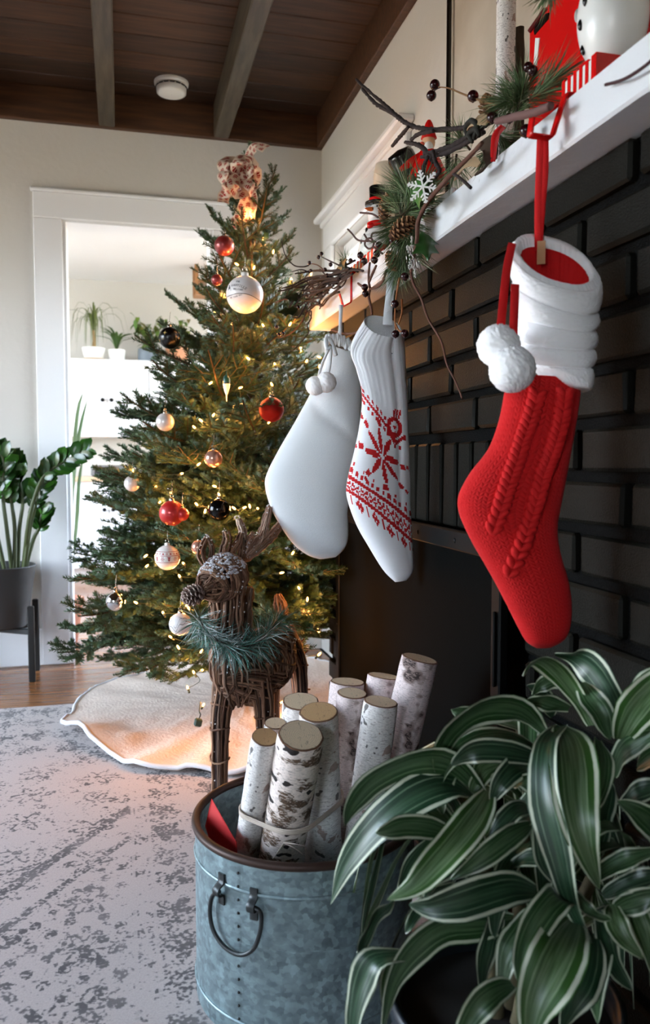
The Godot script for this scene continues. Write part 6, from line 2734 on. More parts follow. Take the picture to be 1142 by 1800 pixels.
func sprig(o: Node3D, u: float, v: float, x: float, n: int, ln: float, dirs: Vector3, spread: float, called := "pine_sprig") -> void:
	var m := M.new()
	var c := MP(u, v, x)
	var ax := dirs.normalized()
	tube(m, PackedVector3Array([c - ax * ln * 0.35, c, c + ax * ln * 0.3]), [0.0025, 0.002, 0.001], 5, lin(0.28, 0.22, 0.16))
	for k in n:
		var d := (ax + rv(1.0).normalized() * spread).normalized()
		var g := rr(0.6, 1.35)
		var col := Color(0.085 * g, 0.16 * g, 0.06 * g) if rng.randf() < 0.8 else Color(0.26 * g, 0.30 * g, 0.17 * g)
		pine_needle(m, c + ax * ln * rr(-0.35, 0.25) + rv(0.003), d, ln * rr(0.65, 1.1), 0.0015, col)
	var q := part(called, m, vmat("pine_needle", 0.5), o)
	q.set_meta("kind", "stuff")

func cone_part(o: Node3D, u: float, v: float, x: float, ax: Vector3, ln: float, r: float) -> void:
	var m := M.new()
	pine_cone(m, MP(u, v, x), ax, ln, r, lin(0.46, 0.31, 0.20), lin(0.74, 0.56, 0.40))
	part("pinecone", m, vmat("matte", 0.9), o)

func holly(o: Node3D, base: Vector3, tip: Vector3, w: float, side: Vector3, col: Color) -> void:
	var m := M.new()
	var n := 25
	var ax := tip - base
	var sd := (side - ax.normalized() * side.dot(ax.normalized())).normalized()
	var nn := sd.cross(ax).normalized()
	var rows := []
	for i in n:
		var f := float(i) / (n - 1)
		var lobe := absf(sin(f * PI * 3.0))
		var hw := w * 0.5 * (sin(PI * pow(f, 0.8)) * 0.55 + 0.45 * (1.0 - lobe) * sin(PI * f)) + 0.0004
		var row := PackedVector3Array()
		for j in 7:
			var t := (j - 3) / 3.0
			row.append(base + ax * f + sd * hw * t + nn * (0.12 * hw * absf(t) + 0.10 * w * absf(t) * (1.0 - lobe) - 0.12 * w * f * f))
		rows.append(row)
	var cols := []
	cols.resize(n)
	cols.fill(col)
	m.grid(rows, cols, false)
	part("holly_leaf", m, vmat("leafy", 0.42), o)

func snowflake(o: Node3D, c: Vector3, r: float, bs: Basis) -> void:
	var m := M.new()
	for k in 6:
		var rot := bs * Basis(Vector3.BACK, TAU * k / 6.0)
		box(m, c + rot * Vector3(0, r * 0.5, 0), Vector3(r * 0.10, r, 0.0018), 0.0003, rot)
		for f in [0.38, 0.62, 0.84]:
			for s in [-1.0, 1.0]:
				var tilt := rot * Basis(Vector3.BACK, -s * 0.9)
				box(m, c + rot * Vector3(0, r * f, 0) + tilt * Vector3(0, r * 0.15 * (1.3 - f), 0), Vector3(r * 0.085, r * 0.40 * (1.25 - f), 0.0018), 0.0003, tilt)
	part("snowflake", m, mat("flake_white", Color(0.90, 0.90, 0.89), 0.6), o)

func garlands() -> void:
	var dk := lin(0.15, 0.105, 0.09)
	var br := lin(0.36, 0.24, 0.19)
	# bare twig and berry spray at the far end of the shelf
	var o := thing("twig_garland", "spray of dark bare twigs and berries draped over the far end of the mantel", "garland", MP(575, 490, 0.60), "garland pieces along the mantel")
	var X := 0.61
	for q in [[[614, 472], [585, 482], [558, 486], [536, 490], [515, 501], [495, 507]], [[603, 476], [578, 476], [550, 476], [533, 479], [518, 481]], [[606, 487], [578, 491], [550, 490], [529, 498], [508, 508], [488, 512]], [[620, 474], [600, 484], [575, 498], [555, 512], [536, 530], [520, 545]], [[610, 480], [590, 490], [570, 488], [545, 498], [528, 505], [512, 504]]]:
		vine_part(o, q, X + rr(-0.012, 0.012), [0.0042, 0.0036, 0.0022], dk, "twig", 0.12)
	for q in [[[585, 480], [571, 497], [564, 518], [562, 539]], [[551, 493], [547, 515], [540, 540], [532, 553]], [[595, 466], [578, 458], [564, 451]], [[570, 476], [558, 466], [544, 463]], [[543, 466], [533, 469], [516, 466], [501, 448], [495, 424]], [[547, 546], [546, 560], [540, 572], [542, 585], [533, 597], [515, 616]], [[540, 549], [526, 571], [508, 588], [488, 594]], [[578, 510], [564, 526], [547, 543], [530, 553]], [[528, 526], [501, 526], [483, 532]], [[600, 482], [580, 506], [548, 528], [522, 533]], [[590, 496], [560, 500], [540, 508], [536, 520]], [[560, 490], [545, 505], [535, 525], [540, 545], [548, 560]], [[545, 480], [530, 474], [512, 478]], [[568, 500], [552, 497], [540, 500]]]:
		vine_part(o, q, X + rr(-0.02, 0.01), [0.0024, 0.0020, 0.0014], dk if rng.randf() < 0.7 else br, "twig", 0.08)
	# the tangle of short twigs where the spray lies on the shelf
	for k in 26:
		var u := rr(560, 640)
		var v0 := 560.0 - (u - 545.0) * 0.80 - rr(6, 40)
		var ln := rr(30, 75)
		vine_part(o, [[u, v0], [u - ln * 0.4, v0 + rr(-4, 18)], [u - ln * 0.75, v0 + rr(4, 30)], [u - ln, v0 + rr(-5, 40)]], X + rr(-0.03, 0.02), [0.0034, 0.0028, 0.0016], dk, "twig", 0.1)
	for q in [[565, 446], [560, 452], [544, 462], [546, 476], [581, 465], [571, 474], [575, 484], [557, 515], [540, 519], [600, 464], [616, 458], [486, 575], [524, 540], [490, 588], [497, 586], [526, 553]]:
		berry(o, q[0], q[1], X - 0.012, 0.0062)
	for q in [[[528, 545], [487, 549]], [[530, 522], [500, 523]], [[524, 512], [538, 528]], [[540, 540], [515, 556]], [[592, 470], [612, 456]], [[610, 470], [596, 456]]]:
		holly(o, MP(q[0][0], q[0][1], X - 0.01), MP(q[1][0], q[1][1], X - 0.02), 0.036, Vector3(0.1, 1, 0.3), lin(0.10, 0.17, 0.09))
	sprig(o, 608, 462, X + 0.02, 50, 0.05, Vector3(-0.1, 0.8, -0.2), 0.8)
	# pine, cone and holly spray in the middle
	X = 0.615
	o = thing("pine_garland", "bushy pine garland with cones, holly leaves and white snowflakes on the middle of the mantel", "garland", MP(710, 390, 0.60), "garland pieces along the mantel")
	for q in [[716, 338, 240, 0.080, Vector3(-0.1, 0.4, -0.2)], [725, 360, 260, 0.085, Vector3(0.2, 0.2, 0.2)], [702, 395, 240, 0.085, Vector3(-0.3, -0.5, 0.1)], [712, 430, 260, 0.09, Vector3(0.1, -0.9, 0.1)], [740, 335, 180, 0.075, Vector3(0.2, 0.5, 0.2)], [700, 362, 200, 0.07, Vector3(-0.1, 0.6, -0.2)], [700, 465, 160, 0.07, Vector3(-0.05, -1, 0)], [722, 400, 200, 0.08, Vector3(0.0, -0.5, 0.3)]]:
		sprig(o, q[0], q[1], X + rr(-0.02, 0.01), q[2], q[3], q[4], 0.85)
	cone_part(o, 678, 364, X - 0.03, Vector3(0.1, 0.9, 0.2), 0.036, 0.020)
	cone_part(o, 708, 400, X - 0.04, Vector3(0.6, 0.5, 0.3), 0.034, 0.023)
	cone_part(o, 690, 460, X - 0.03, Vector3(0.3, -0.8, 0.3), 0.026, 0.018)
	holly(o, MP(718, 325, X - 0.02), MP(752, 352, X - 0.04), 0.066, Vector3(0.2, 1, 0), lin(0.22, 0.42, 0.16))
	holly(o, MP(742, 405, X - 0.03), MP(752, 460, X - 0.045), 0.066, CT.basis.x, lin(0.15, 0.30, 0.12))
	holly(o, MP(720, 372, X), MP(748, 382, X - 0.01), 0.05, Vector3(0.2, 1, 0), lin(0.13, 0.24, 0.11))
	holly(o, MP(700, 410, X), MP(688, 436, X - 0.03), 0.04, Vector3(0.2, 0.4, 0.6), lin(0.16, 0.15, 0.11))
	var fb := Basis(CT.basis.x, CT.basis.y, CT.basis.z)
	snowflake(o, MP(743, 328, X - 0.06), 0.033, fb * Basis(Vector3.UP, -0.5) * Basis(Vector3.BACK, 0.2))
	snowflake(o, MP(727, 452, X - 0.05), 0.04, fb * Basis(Vector3.UP, 1.1) * Basis(Vector3.BACK, 0.3))
	for q in [[[847, 251], [823, 277], [796, 303], [779, 322], [752, 354], [735, 389], [733, 419], [727, 450], [722, 478]], ]:
		vine_part(o, q, X - 0.05, [0.0036, 0.0044, 0.0044, 0.003], br, "vine", 0.06)
	vine_part(o, [[722, 478], [726, 498], [740, 525], [752, 560], [775, 600], [785, 640], [800, 670], [812, 700]], X - 0.012, [0.0030, 0.0024, 0.0016], br, "vine")
	vine_part(o, [[796, 305], [812, 316], [827, 330]], X - 0.05, [0.0026, 0.0030], dk, "vine")
	for q in [[[611, 403], [618, 410], [629, 422], [647, 424]], [[633, 374], [653, 376], [664, 382]], [[657, 428], [654, 435], [647, 437], [641, 430], [644, 421], [652, 419], [657, 428]], [[652, 420], [655, 410], [672, 408]], [[640, 412], [648, 423], [660, 425]], [[655, 433], [664, 440], [672, 446]]]:
		vine_part(o, q, X - 0.03, [0.0024], lin(0.27, 0.18, 0.16), "vine")
	for q in [[[650, 461], [648, 480], [648, 496], [650, 508], [648, 522], [653, 547], [651, 568], [641, 580], [611, 587], [583, 580]], [[661, 467], [655, 480], [649, 495]], [[679, 474], [673, 493], [663, 504], [650, 508]], [[629, 498], [636, 503], [645, 506]]]:
		vine_part(o, q, X - 0.02, [0.0028, 0.0034, 0.0030], br, "vine", 0.05)
	for q in [[[702, 488], [699, 505], [695, 534], [694, 560], [695, 580]], [[706, 526], [706, 550], [700, 570]], [[695, 570], [700, 580], [709, 585]]]:
		vine_part(o, q, X - 0.02, [0.0024, 0.0018], lin(0.55, 0.33, 0.18), "vine")
	for q in [[711, 486], [694, 534], [695, 587], [711, 586], [641, 505], [642, 516], [658, 457], [633, 449], [640, 459], [690, 423], [666, 431], [662, 446], [700, 425]]:
		berry(o, q[0], q[1], X - 0.035, 0.0085)
	# knobbly branch and pine spray nearest
	X = 0.62
	o = thing("branch_garland", "knobbly dark branches with a pine clump and berries beside the mantel's birch log", "garland", MP(840, 230, 0.62), "garland pieces along the mantel")
	for q in [[[626, 140], [650, 162], [680, 188], [700, 207], [725, 222], [760, 228], [800, 226], [818, 224]], [[636, 156], [660, 182], [690, 199], [705, 209]], [[745, 270], [790, 258], [830, 235], [862, 213]], [[740, 276], [780, 270], [820, 250], [850, 232]], [[712, 250], [735, 255], [750, 268], [762, 285]]]:
		vine_part(o, q, X, [0.0034, 0.0048, 0.0050, 0.0042], dk, "branch", 0.28)
	for q in [[[718, 223], [705, 238], [689, 257]], [[762, 230], [735, 236], [722, 246]], [[760, 265], [765, 285], [772, 300], [765, 312]], [[752, 275], [744, 295], [744, 315], [742, 330]]]:
		vine_part(o, q, X - 0.012, [0.0036, 0.0042, 0.0032], dk, "branch", 0.3)
	vine_part(o, [[873, 213], [905, 205], [940, 197], [968, 186]], X - 0.02, [0.0058, 0.0064, 0.0058], lin(0.42, 0.31, 0.29), "branch", 0.08)
	vine_part(o, [[768, 153], [788, 155], [810, 164], [831, 172], [865, 183], [885, 190]], X + 0.02, [0.0012, 0.0020, 0.0026], lin(0.50, 0.36, 0.24), "branch", 0.05)
	vine_part(o, [[758, 166], [765, 158], [774, 154]], X + 0.02, [0.0010], dk, "branch")
	for q in [[764, 149, 0.0105], [758, 168, 0.0105], [831, 169, 0.0105], [865, 207, 0.0095], [928, 118, 0.008], [936, 124, 0.008], [924, 230, 0.010], [895, 208, 0.008]]:
		berry(o, q[0], q[1], X + 0.015 if q[1] < 180 else X - 0.01, q[2])
	for q in [[915, 172, 300, 0.072, Vector3(0, 0.25, 0.2), 1.3], [905, 178, 200, 0.070, Vector3(-0.5, -0.1, 0), 0.9], [955, 155, 180, 0.075, Vector3(0.5, 0.4, 0.2), 0.7], [885, 245, 180, 0.065, Vector3(0.3, -0.3, 0.1), 0.9], [800, 288, 140, 0.06, Vector3(-0.1, -0.5, 0.1), 0.9], [815, 250, 120, 0.055, Vector3(-0.3, 0.3, 0.0), 0.9], [968, -22, 120, 0.045, Vector3(-0.2, -0.5, 0.1), 0.7], [855, 270, 120, 0.05, Vector3(-0.2, -0.4, 0.0), 0.9]]:
		sprig(o, q[0], q[1], X + 0.03, q[2], q[3], q[4], q[5])
	cone_part(o, 858, 190, X + 0.03, Vector3(-0.2, 0.8, 0), 0.028, 0.020)
	# curls of bark and pods
	var cr := lin(0.62, 0.52, 0.40)
	for q in [[[800, 316], [812, 296], [828, 284], [842, 290]], [[822, 232], [832, 214], [846, 210], [856, 216]], [[842, 262], [850, 252], [858, 262], [852, 282]], [[846, 250], [858, 246], [864, 262], [858, 290], [836, 306]]]:
		var pts := []
		for r in q:
			pts.append(MP(r[0], r[1], X - 0.005))
		var m := M.new()
		strap(m, spline(pts, 12), (CT.basis.x * 0.5 + Vector3(0, 0.6, 0.3)).normalized(), [0.008, 0.024, 0.022, 0.008], 0.002, cr if q[0][0] < 840 else lin(0.24, 0.17, 0.12))
		part("bark_curl", m, vmat("matte", 0.9), o)
	for q in [[[822, 242], [818, 225], [828, 212], [838, 222], [832, 244]], [[830, 250], [824, 236], [836, 226], [842, 240]]]:
		vine_part(o, q, X - 0.01, [0.003, 0.005, 0.005, 0.003], lin(0.10, 0.09, 0.08), "seed_pod")
	var m := M.new()
	strap(m, spline([MP(884, 222, X), MP(872, 236, X - 0.005), MP(868, 256, X - 0.005), MP(866, 284, X)], 12), CT.basis.x, [0.011, 0.013, 0.008], 0.002)
	part("red_ribbon", m, mats["red_lacquer"], o)

func zz_plant() -> void:
	var c := Vector3(-0.528, 0.0, -3.655)
	var st := thing("plant_stand", "black wooden four-legged plant stand at the left edge by the wall", "plant stand", c)
	var bl := mat("black_wood", Color(0.06, 0.055, 0.05), 0.5)
	for sx in [-1, 1]:
		for sz in [-1, 1]:
			var m := M.new()
			strip(m, c + Vector3(sx * 0.143 - 0.013, 0.0, sz * 0.095 - 0.013), c + Vector3(sx * 0.143 + 0.013, 0.325, sz * 0.095 + 0.013), 0.003)
			part("leg", m, bl, st)
	for s in [-1, 1]:
		var m := M.new()
		box(m, c + Vector3(0, 0.215, 0), Vector3(0.33, 0.024, 0.024), 0.003, Basis(Vector3.UP, s * atan2(0.095, 0.143)))
		part("cross_bar", m, bl, st)
	var o := thing("zz_plant", "glossy dark green zz plant in a tapered charcoal pot on the black stand", "plant", c + Vector3(0, 0.228, 0))
	var g := mat("charcoal_pot", Color(0.19, 0.19, 0.19), 0.5)
	tri_normal(g, ntex(0.02, 3, Color.BLACK, WHITE, 256, 2.0, 151), 3.0, 0.3)
	round_part("pot", o, g, c, [Vector2(0.001, 0.228), Vector2(0.112, 0.228), Vector2(0.118, 0.233), Vector2(0.158, 0.488), Vector2(0.156, 0.493), Vector2(0.148, 0.493), Vector2(0.142, 0.46), Vector2(0.001, 0.455)], 48)
	round_part("soil", o, mat("potting_soil", Color(0.10, 0.08, 0.06), 0.95), c, [Vector2(0.144, 0.463), Vector2(0.10, 0.467), Vector2(0.001, 0.468)], 24)
	# one leaflet in three shapes, shared by all
	var lf := []
	for k in 3:
		var m := M.new()
		var col := [lin(0.15, 0.28, 0.09), lin(0.20, 0.37, 0.12), lin(0.12, 0.22, 0.09)][k] as Color
		leaf(m, PackedVector3Array([Vector3.ZERO, Vector3(0.012, 0.001, 0), Vector3(0.03, 0.003, 0), Vector3(0.048, 0.001, 0), Vector3(0.06, -0.004, 0)]), 0.036, Vector3(0, 0, 1), 0.18 + 0.08 * k, [0.15, 0.75, 1.0, 0.8, 0.05], col)
		lf.append(m.mesh())
	var gloss := vmat("zz_leaf", 0.25)
	var stemm := mat("zz_stem", Color(0.26, 0.30, 0.15), 0.5)
	var D := 3.42
	var stems := [[[20, 990], [12, 930], [5, 870], [6, 810], [-4, 796]], [[30, 990], [34, 930], [40, 880], [30, 830], [22, 806]], [[40, 990], [52, 930], [62, 890], [70, 860], [78, 842]], [[8, 990], [-10, 920], [-30, 850], [-40, 800], [-45, 790]], [[36, 988], [50, 920], [62, 870], [78, 836], [104, 816], [150, 792]], [[25, 988], [26, 930], [20, 880], [18, 850], [14, 830]], [[44, 990], [58, 950], [68, 930], [72, 910], [76, 895]], [[-10, 990], [-20, 940], [-10, 880], [-12, 850], [-16, 820]]]
	var i := 0
	for s in stems:
		var pts := []
		var d := D + rr(-0.05, 0.06)
		for q in s:
			pts.append(P(q[0], q[1], d))
		pts[0] = Vector3(pts[0].x, 0.462, c.z + rr(-0.04, 0.04))
		var sp := spline(pts, 20)
		var m := M.new()
		tube(m, sp, [0.010, 0.0075, 0.0035], 8)
		part("stem", m, stemm, o)
		var from := 9 if i != 4 else 11
		for k in range(from, 20):
			var tg := (sp[mini(k + 1, 19)] - sp[k - 1]).normalized()
			var sd := tg.cross(CT.basis.z).normalized()
			for q in [-1.0, 1.0]:
				var dir: Vector3 = (tg * 0.8 + sd * q * 0.75 + CT.basis.z * rr(-0.3, 0.45)).normalized()
				var w: Vector3 = dir.cross(CT.basis.z.lerp(Vector3.UP, 0.3) + rv(0.3)).normalized()
				var sc := (0.75 + 0.5 * sin(PI * (k - from + 1.0) / (21.0 - from))) * rr(0.95, 1.15)
				inst("leaflet", lf[rng.randi() % 3], gloss, o, Transform3D(Basis(dir, w.cross(dir), w).scaled(Vector3.ONE * sc), sp[k]))
		i += 1


var stripe_mats := []

func dracaena() -> void:
	var n1 := noise(0.02, 3, 161)
	for k in 3:
		var sm := mat("striped_leaf_%d" % k, WHITE, 0.40)
		sm.albedo_texture = img(160, 256, func(x, y):
			var u: float = x / 159.0
			var e := minf(u, 1.0 - u)
			var w: float = n1.get_noise_2d(x * 3.0 + k * 900, y * 0.35) * 0.5
			var fine: float = n1.get_noise_2d(x * 14.0 + k * 300, y * 0.3)
			var green := [Color(0.12, 0.26, 0.11), Color(0.08, 0.21, 0.12), Color(0.16, 0.30, 0.10)][k] as Color
			var col := green * (1.0 + 0.35 * fine)
			# pale stripes inside
			var mid := absf(u - 0.5)
			if mid < [0.15, 0.12, 0.24][k] + 0.04 * w:
				col = col.lerp(Color(0.44, 0.50, 0.40), clampf(0.5 + 1.1 * fine, 0.0, 0.95) * [0.75, 0.45, 1.0][k])
			if absf(mid - 0.235) < 0.012 + 0.012 * w:
				col = col.lerp(Color(0.62, 0.66, 0.56), 0.6)
			if e < 0.115 + 0.03 * w and e > 0.03:
				col = Color(0.74, 0.76, 0.67) * (1.0 + 0.08 * fine)
			if e <= 0.028:
				col = green * 1.1
			col.a = 1.0
			return col)
		sm.clearcoat_enabled = true
		sm.clearcoat = 0.15
		sm.clearcoat_roughness = 0.3
		stripe_mats.append(sm)
	var c := Vector3(0.47, 0.0, -0.905)
	var o := thing("striped_dracaena", "lush potted dracaena with long arching green and white striped leaves in the right foreground", "plant", c)
	var pot := mat("navy_glaze", Color(0.07, 0.10, 0.13), 0.35)
	round_part("pot", o, pot, c, [Vector2(0.001, 0.0), Vector2(0.105, 0.0), Vector2(0.112, 0.006), Vector2(0.145, 0.22), Vector2(0.15, 0.225), Vector2(0.15, 0.245), Vector2(0.138, 0.245), Vector2(0.135, 0.215), Vector2(0.001, 0.21)], 56)
	round_part("soil", o, mats["potting_soil"], c, [Vector2(0.137, 0.216), Vector2(0.1, 0.222), Vector2(0.001, 0.222)], 24)
	# canes
	var crowns := [P(930, 1385, 1.04), P(850, 1500, 1.0), P(1070, 1480, 1.06), P(960, 1580, 0.96), P(1010, 1330, 1.12)]
	for q in crowns:
		var m := M.new()
		var a := c + Vector3((q.x - c.x) * 0.35, 0.215, (q.z - c.z) * 0.35)
		tube(m, spline([a, a.lerp(q, 0.5) + Vector3(0, 0.01, 0), q], 10), [0.011, 0.009, 0.008], 10, WHITE, 0.06)
		part("cane", m, mat("cane_bark", Color(0.36, 0.32, 0.22), 0.8), o)
	# the leaves one can follow in the photograph: pixel, pixel, distance; width in pixels; roll; which stripes
	var L := []
	L.append([[[960, 1290, 1.05], [916, 1248, 1.03], [850, 1246, 1.01], [795, 1282, 1.0], [768, 1330, 1.0], [763, 1368, 1.0]], 62, 0.9, 0])
	L.append([[[952, 1330, 1.05], [905, 1300, 1.03], [850, 1300, 1.01], [800, 1330, 1.0], [778, 1368, 1.0], [770, 1400, 1.01]], 46, -0.7, 0])
	L.append([[[950, 1335, 1.03], [900, 1322, 1.0], [845, 1318, 0.98], [812, 1330, 0.98], [793, 1345, 0.98]], 42, 0.35, 1])
	L.append([[[850, 1400, 1.02], [795, 1345, 1.0], [735, 1338, 0.99], [660, 1370, 1.0], [620, 1415, 1.01], [607, 1452, 1.02]], 60, 0.75, 0])
	L.append([[[850, 1420, 1.0], [795, 1383, 0.99], [735, 1398, 0.98], [665, 1450, 0.98], [610, 1520, 1.0], [580, 1592, 1.02]], 72, -0.5, 1])
	L.append([[[800, 1470, 0.97], [760, 1456, 0.95], [712, 1452, 0.93], [680, 1460, 0.92], [660, 1464, 0.92]], 40, 0.2, 0])
	L.append([[[858, 1392, 0.99], [842, 1425, 0.96], [810, 1470, 0.93], [765, 1520, 0.91], [725, 1560, 0.90], [679, 1582, 0.90]], 62, -0.35, 2])
	L.append([[[930, 1450, 0.97], [900, 1468, 0.94], [870, 1490, 0.92], [828, 1522, 0.91], [791, 1546, 0.91]], 42, 0.3, 0])
	L.append([[[940, 1566, 0.95], [900, 1560, 0.92], [850, 1572, 0.90], [800, 1588, 0.89], [755, 1596, 0.89], [719, 1589, 0.9]], 64, 0.15, 1])
	L.append([[[985, 1280, 1.03], [1000, 1305, 0.99], [1008, 1350, 0.95], [1013, 1420, 0.92], [1028, 1490, 0.91], [1054, 1563, 0.92]], 80, 0.15, 2])
	L.append([[[988, 1276, 1.04], [960, 1310, 0.98], [958, 1400, 0.94], [982, 1500, 0.92], [1004, 1590, 0.91], [1038, 1660, 0.92]], 62, -0.55, 1])
	L.append([[[1000, 1590, 0.93], [978, 1580, 0.90], [945, 1618, 0.88], [920, 1670, 0.87], [910, 1728, 0.88]], 56, 0.35, 0])
	L.append([[[1010, 1620, 0.92], [990, 1660, 0.87], [965, 1710, 0.85], [940, 1770, 0.84], [928, 1840, 0.84]], 92, 0.1, 2])
	L.append([[[1040, 1275, 1.06], [1022, 1235, 1.06], [985, 1185, 1.05], [950, 1160, 1.04], [930, 1168, 1.03], [918, 1188, 1.02]], 46, 0.85, 2])
	L.append([[[1085, 1290, 1.08], [1075, 1230, 1.06], [1045, 1178, 1.08], [1010, 1155, 1.1], [975, 1150, 1.1]], 66, 0.7, 1])
	L.append([[[1090, 1300, 1.02], [1112, 1255, 0.99], [1140, 1220, 0.97], [1175, 1190, 0.95], [1220, 1180, 0.92]], 66, -0.3, 2])
	L.append([[[1078, 1362, 1.04], [1092, 1326, 1.02], [1118, 1304, 1.0], [1150, 1290, 0.98], [1200, 1290, 0.95]], 44, 0.5, 0])
	L.append([[[1190, 1500, 0.98], [1150, 1455, 0.96], [1120, 1428, 0.95], [1085, 1408, 0.95]], 48, -0.25, 0])
	L.append([[[1022, 1200, 1.06], [1035, 1225, 1.04], [1055, 1250, 1.03], [1066, 1280, 1.03], [1072, 1300, 1.03]], 44, 0.2, 0])
	L.append([[[900, 1616, 0.97], [850, 1625, 0.95], [780, 1632, 0.93], [728, 1670, 0.92], [690, 1730, 0.92], [672, 1810, 0.92]], 58, 0.65, 0])
	L.append([[[690, 1582, 0.93], [664, 1606, 0.94], [640, 1650, 0.95], [628, 1705, 0.96]], 40, 1.15, 1])
	L.append([[[800, 1640, 0.96], [745, 1655, 0.95], [700, 1690, 0.95], [680, 1740, 0.95], [678, 1800, 0.95]], 50, 0.8, 2])
	L.append([[[720, 1680, 0.93], [660, 1688, 0.92], [637, 1728, 0.92], [622, 1790, 0.92], [620, 1830, 0.92]], 52, -0.45, 1])
	L.append([[[900, 1730, 0.88], [868, 1745, 0.86], [840, 1770, 0.85], [815, 1810, 0.85], [800, 1840, 0.85]], 46, 0.3, 0])
	L.append([[[1040, 1640, 0.93], [1030, 1700, 0.90], [1010, 1750, 0.88], [985, 1810, 0.87]], 70, 0.5, 1])
	L.append([[[1075, 1590, 0.95], [1082, 1620, 0.93], [1098, 1650, 0.92], [1130, 1685, 0.92]], 40, 0.1, 2])
	L.append([[[1012, 1570, 0.94], [1026, 1592, 0.92], [1048, 1610, 0.91], [1074, 1616, 0.91]], 22, 0.5, 0])
	L.append([[[1040, 1545, 0.97], [1080, 1520, 0.95], [1120, 1505, 0.94], [1180, 1490, 0.94]], 36, 0.4, 0])
	L.append([[[1060, 1575, 0.96], [1100, 1555, 0.94], [1150, 1540, 0.93], [1200, 1540, 0.94]], 34, 0.3, 1])
	L.append([[[1080, 1600, 0.95], [1110, 1588, 0.93], [1150, 1575, 0.92], [1200, 1580, 0.92]], 40, -0.3, 0])
	L.append([[[930, 1350, 1.03], [905, 1350, 1.0], [880, 1375, 0.98], [862, 1415, 0.98]], 44, 0.3, 1])
	L.append([[[905, 1380, 1.0], [925, 1375, 0.98], [945, 1395, 0.97], [955, 1420, 0.97]], 34, 0.4, 0])
	L.append([[[930, 1420, 1.0], [905, 1425, 0.97], [880, 1450, 0.96], [858, 1470, 0.96]], 36, -0.4, 1])
	L.append([[[880, 1340, 1.03], [850, 1350, 1.02], [838, 1375, 1.01], [828, 1395, 1.01]], 42, 0.5, 2])
	L.append([[[800, 1350, 1.02], [782, 1370, 1.0], [772, 1400, 0.99], [778, 1432, 0.99]], 34, 0.2, 0])
	L.append([[[960, 1420, 0.97], [950, 1470, 0.94], [960, 1520, 0.93], [985, 1560, 0.93]], 44, 0.6, 1])
	L.append([[[1070, 1370, 1.04], [1060, 1420, 1.0], [1050, 1480, 0.98], [1045, 1540, 0.97]], 50, 0.9, 1])
	L.append([[[1050, 1300, 1.03], [1058, 1330, 1.0], [1058, 1370, 0.98], [1045, 1410, 0.97], [1040, 1440, 0.97]], 40, 0.7, 0])
	L.append([[[1120, 1350, 1.02], [1150, 1330, 1.0], [1190, 1340, 0.98], [1230, 1380, 0.97]], 44, 0.3, 0])
	L.append([[[1090, 1420, 1.0], [1120, 1395, 0.98], [1160, 1385, 0.97], [1200, 1400, 0.97]], 38, 0.4, 1])
	L.append([[[840, 1540, 0.98], [800, 1520, 0.96], [770, 1540, 0.95], [745, 1580, 0.95]], 36, 0.6, 1])
	L.append([[[900, 1520, 0.96], [930, 1508, 0.95], [965, 1512, 0.94], [990, 1530, 0.94]], 30, 0.3, 1])
	L.append([[[860, 1260, 1.08], [830, 1252, 1.07], [808, 1252, 1.06], [792, 1247, 1.06]], 26, 0.4, 0])
	L.append([[[1010, 1200, 1.07], [975, 1195, 1.07], [950, 1205, 1.07], [935, 1222, 1.07]], 30, 0.4, 0])
	L.append([[[1000, 1245, 1.07], [965, 1235, 1.06], [940, 1232, 1.06], [918, 1240, 1.06]], 34, 0.7, 0])
	L.append([[[905, 1500, 0.97], [885, 1535, 0.95], [872, 1590, 0.94], [868, 1650, 0.95]], 46, 0.5, 1])
	L.append([[[880, 1600, 0.97], [862, 1640, 0.95], [850, 1690, 0.94], [846, 1750, 0.95]], 40, 0.7, 1])
	L.append([[[940, 1600, 0.96], [915, 1640, 0.93], [890, 1690, 0.92], [880, 1760, 0.92]], 52, -0.5, 0])
	L.append([[[1050, 1600, 0.95], [1062, 1650, 0.93], [1080, 1700, 0.93], [1110, 1740, 0.94]], 40, 0.6, 1])
	L.append([[[1060, 1640, 0.96], [1055, 1690, 0.93], [1045, 1740, 0.92], [1050, 1800, 0.92]], 44, -0.4, 0])
	L.append([[[1090, 1560, 0.97], [1115, 1600, 0.95], [1135, 1650, 0.94], [1150, 1720, 0.95]], 44, 0.4, 2])
	L.append([[[800, 1560, 0.98], [770, 1570, 0.97], [735, 1600, 0.97], [712, 1640, 0.98]], 36, 0.7, 1])
	L.append([[[760, 1480, 1.01], [735, 1500, 1.0], [712, 1540, 1.0], [700, 1575, 1.0]], 30, 0.5, 1])
	L.append([[[970, 1260, 1.08], [962, 1235, 1.08], [946, 1215, 1.08], [925, 1205, 1.08]], 34, -0.5, 1])
	L.append([[[1120, 1250, 1.03], [1130, 1215, 1.02], [1150, 1190, 1.0], [1180, 1170, 0.98]], 44, 0.3, 1])
	for q in L:
		var pts := []
		for r in q[0]:
			pts.append(P(r[0], r[1], r[2]))
		var d: float = q[0][q[0].size() / 2][2]
		striped_leaf(o, pts, q[1] * 1.12 / F * d, q[2], q[3])
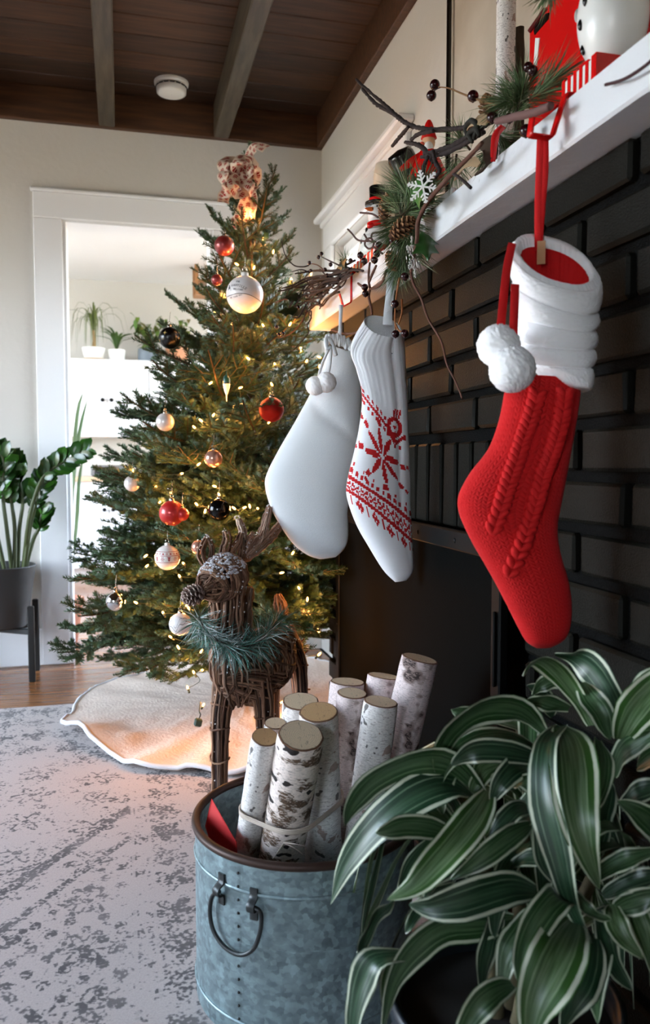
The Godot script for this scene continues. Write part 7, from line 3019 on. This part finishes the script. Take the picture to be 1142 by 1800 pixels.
	# the leaves further in and behind, growing from the same crowns
	for ci in crowns.size():
		var cr: Vector3 = crowns[ci]
		for k in 13:
			var th := TAU * k / 13.0 * 2.6 + rr(-0.25, 0.25)
			var out := Vector3(cos(th), 0, sin(th))
			if out.dot(CT.basis.z) > 0.25:
				continue
			var ln := rr(0.15, 0.25)
			if cr.x + out.x * ln > 0.64:
				ln = maxf((0.64 - cr.x) / out.x, 0.06)
			if cr.x + out.x * ln < 0.32:
				ln = maxf((0.32 - cr.x) / out.x, 0.06)
			var up := rr(0.15, 0.8) * ln
			var base := cr - Vector3(0, rr(0.0, 0.09), 0)
			var pts := [base, base + out * ln * 0.35 + Vector3(0, up * 0.75, 0), base + out * ln * 0.72 + Vector3(0, up * 0.7, 0), base + out * ln + Vector3(0, up * 0.1 - rr(0.02, 0.10), 0), base + out * ln * 1.12 + Vector3(0, -up * 0.7 - rr(0.05, 0.12), 0)]
			if pts[4].y < 0.02:
				pts[4].y = 0.02
			var m := M.new()
			leaf_striped(m, spline(pts, 16), rr(0.03, 0.042), out.cross(Vector3.UP))
			part("leaf", m, stripe_mats[rng.randi() % 3], o)


func striped_leaf(o: Node3D, pts: Array, w: float, roll: float, k: int) -> void:
	var sp := spline(pts, 22)
	var m := M.new()
	var ch := (sp[21] - sp[0]).normalized()
	var view := (EYE - sp[11]).normalized()
	var sd := ch.cross(view).normalized()
	leaf_striped(m, sp, w, sd * cos(roll) + view * sin(roll))
	part("leaf", m, stripe_mats[k], o)


func leaf_striped(m: M, sp: PackedVector3Array, w: float, hint: Vector3) -> void:
	var n := sp.size()
	var rows := []
	var prof := [0.35, 0.72, 0.95, 1.0, 0.92, 0.72, 0.42, 0.03]
	var ph := rr(0, 6.0)
	for i in n:
		var f := float(i) / (n - 1)
		var tg := (sp[mini(i + 1, n - 1)] - sp[maxi(i - 1, 0)]).normalized()
		var sd := (hint - tg * hint.dot(tg)).normalized()
		var nn := sd.cross(tg)
		var hw := w * 0.5 * lerp_list(prof, f)
		var row := PackedVector3Array()
		for j in 9:
			var x := (j - 4) / 4.0
			row.append(sp[i] + sd * (x * hw) + nn * (hw * (0.30 * absf(x) - 0.10 * x * x) + 0.0022 * sin(f * 14.0 + ph + x * 2.0) * absf(x)))
		rows.append(row)
	m.grid(rows, [], false)
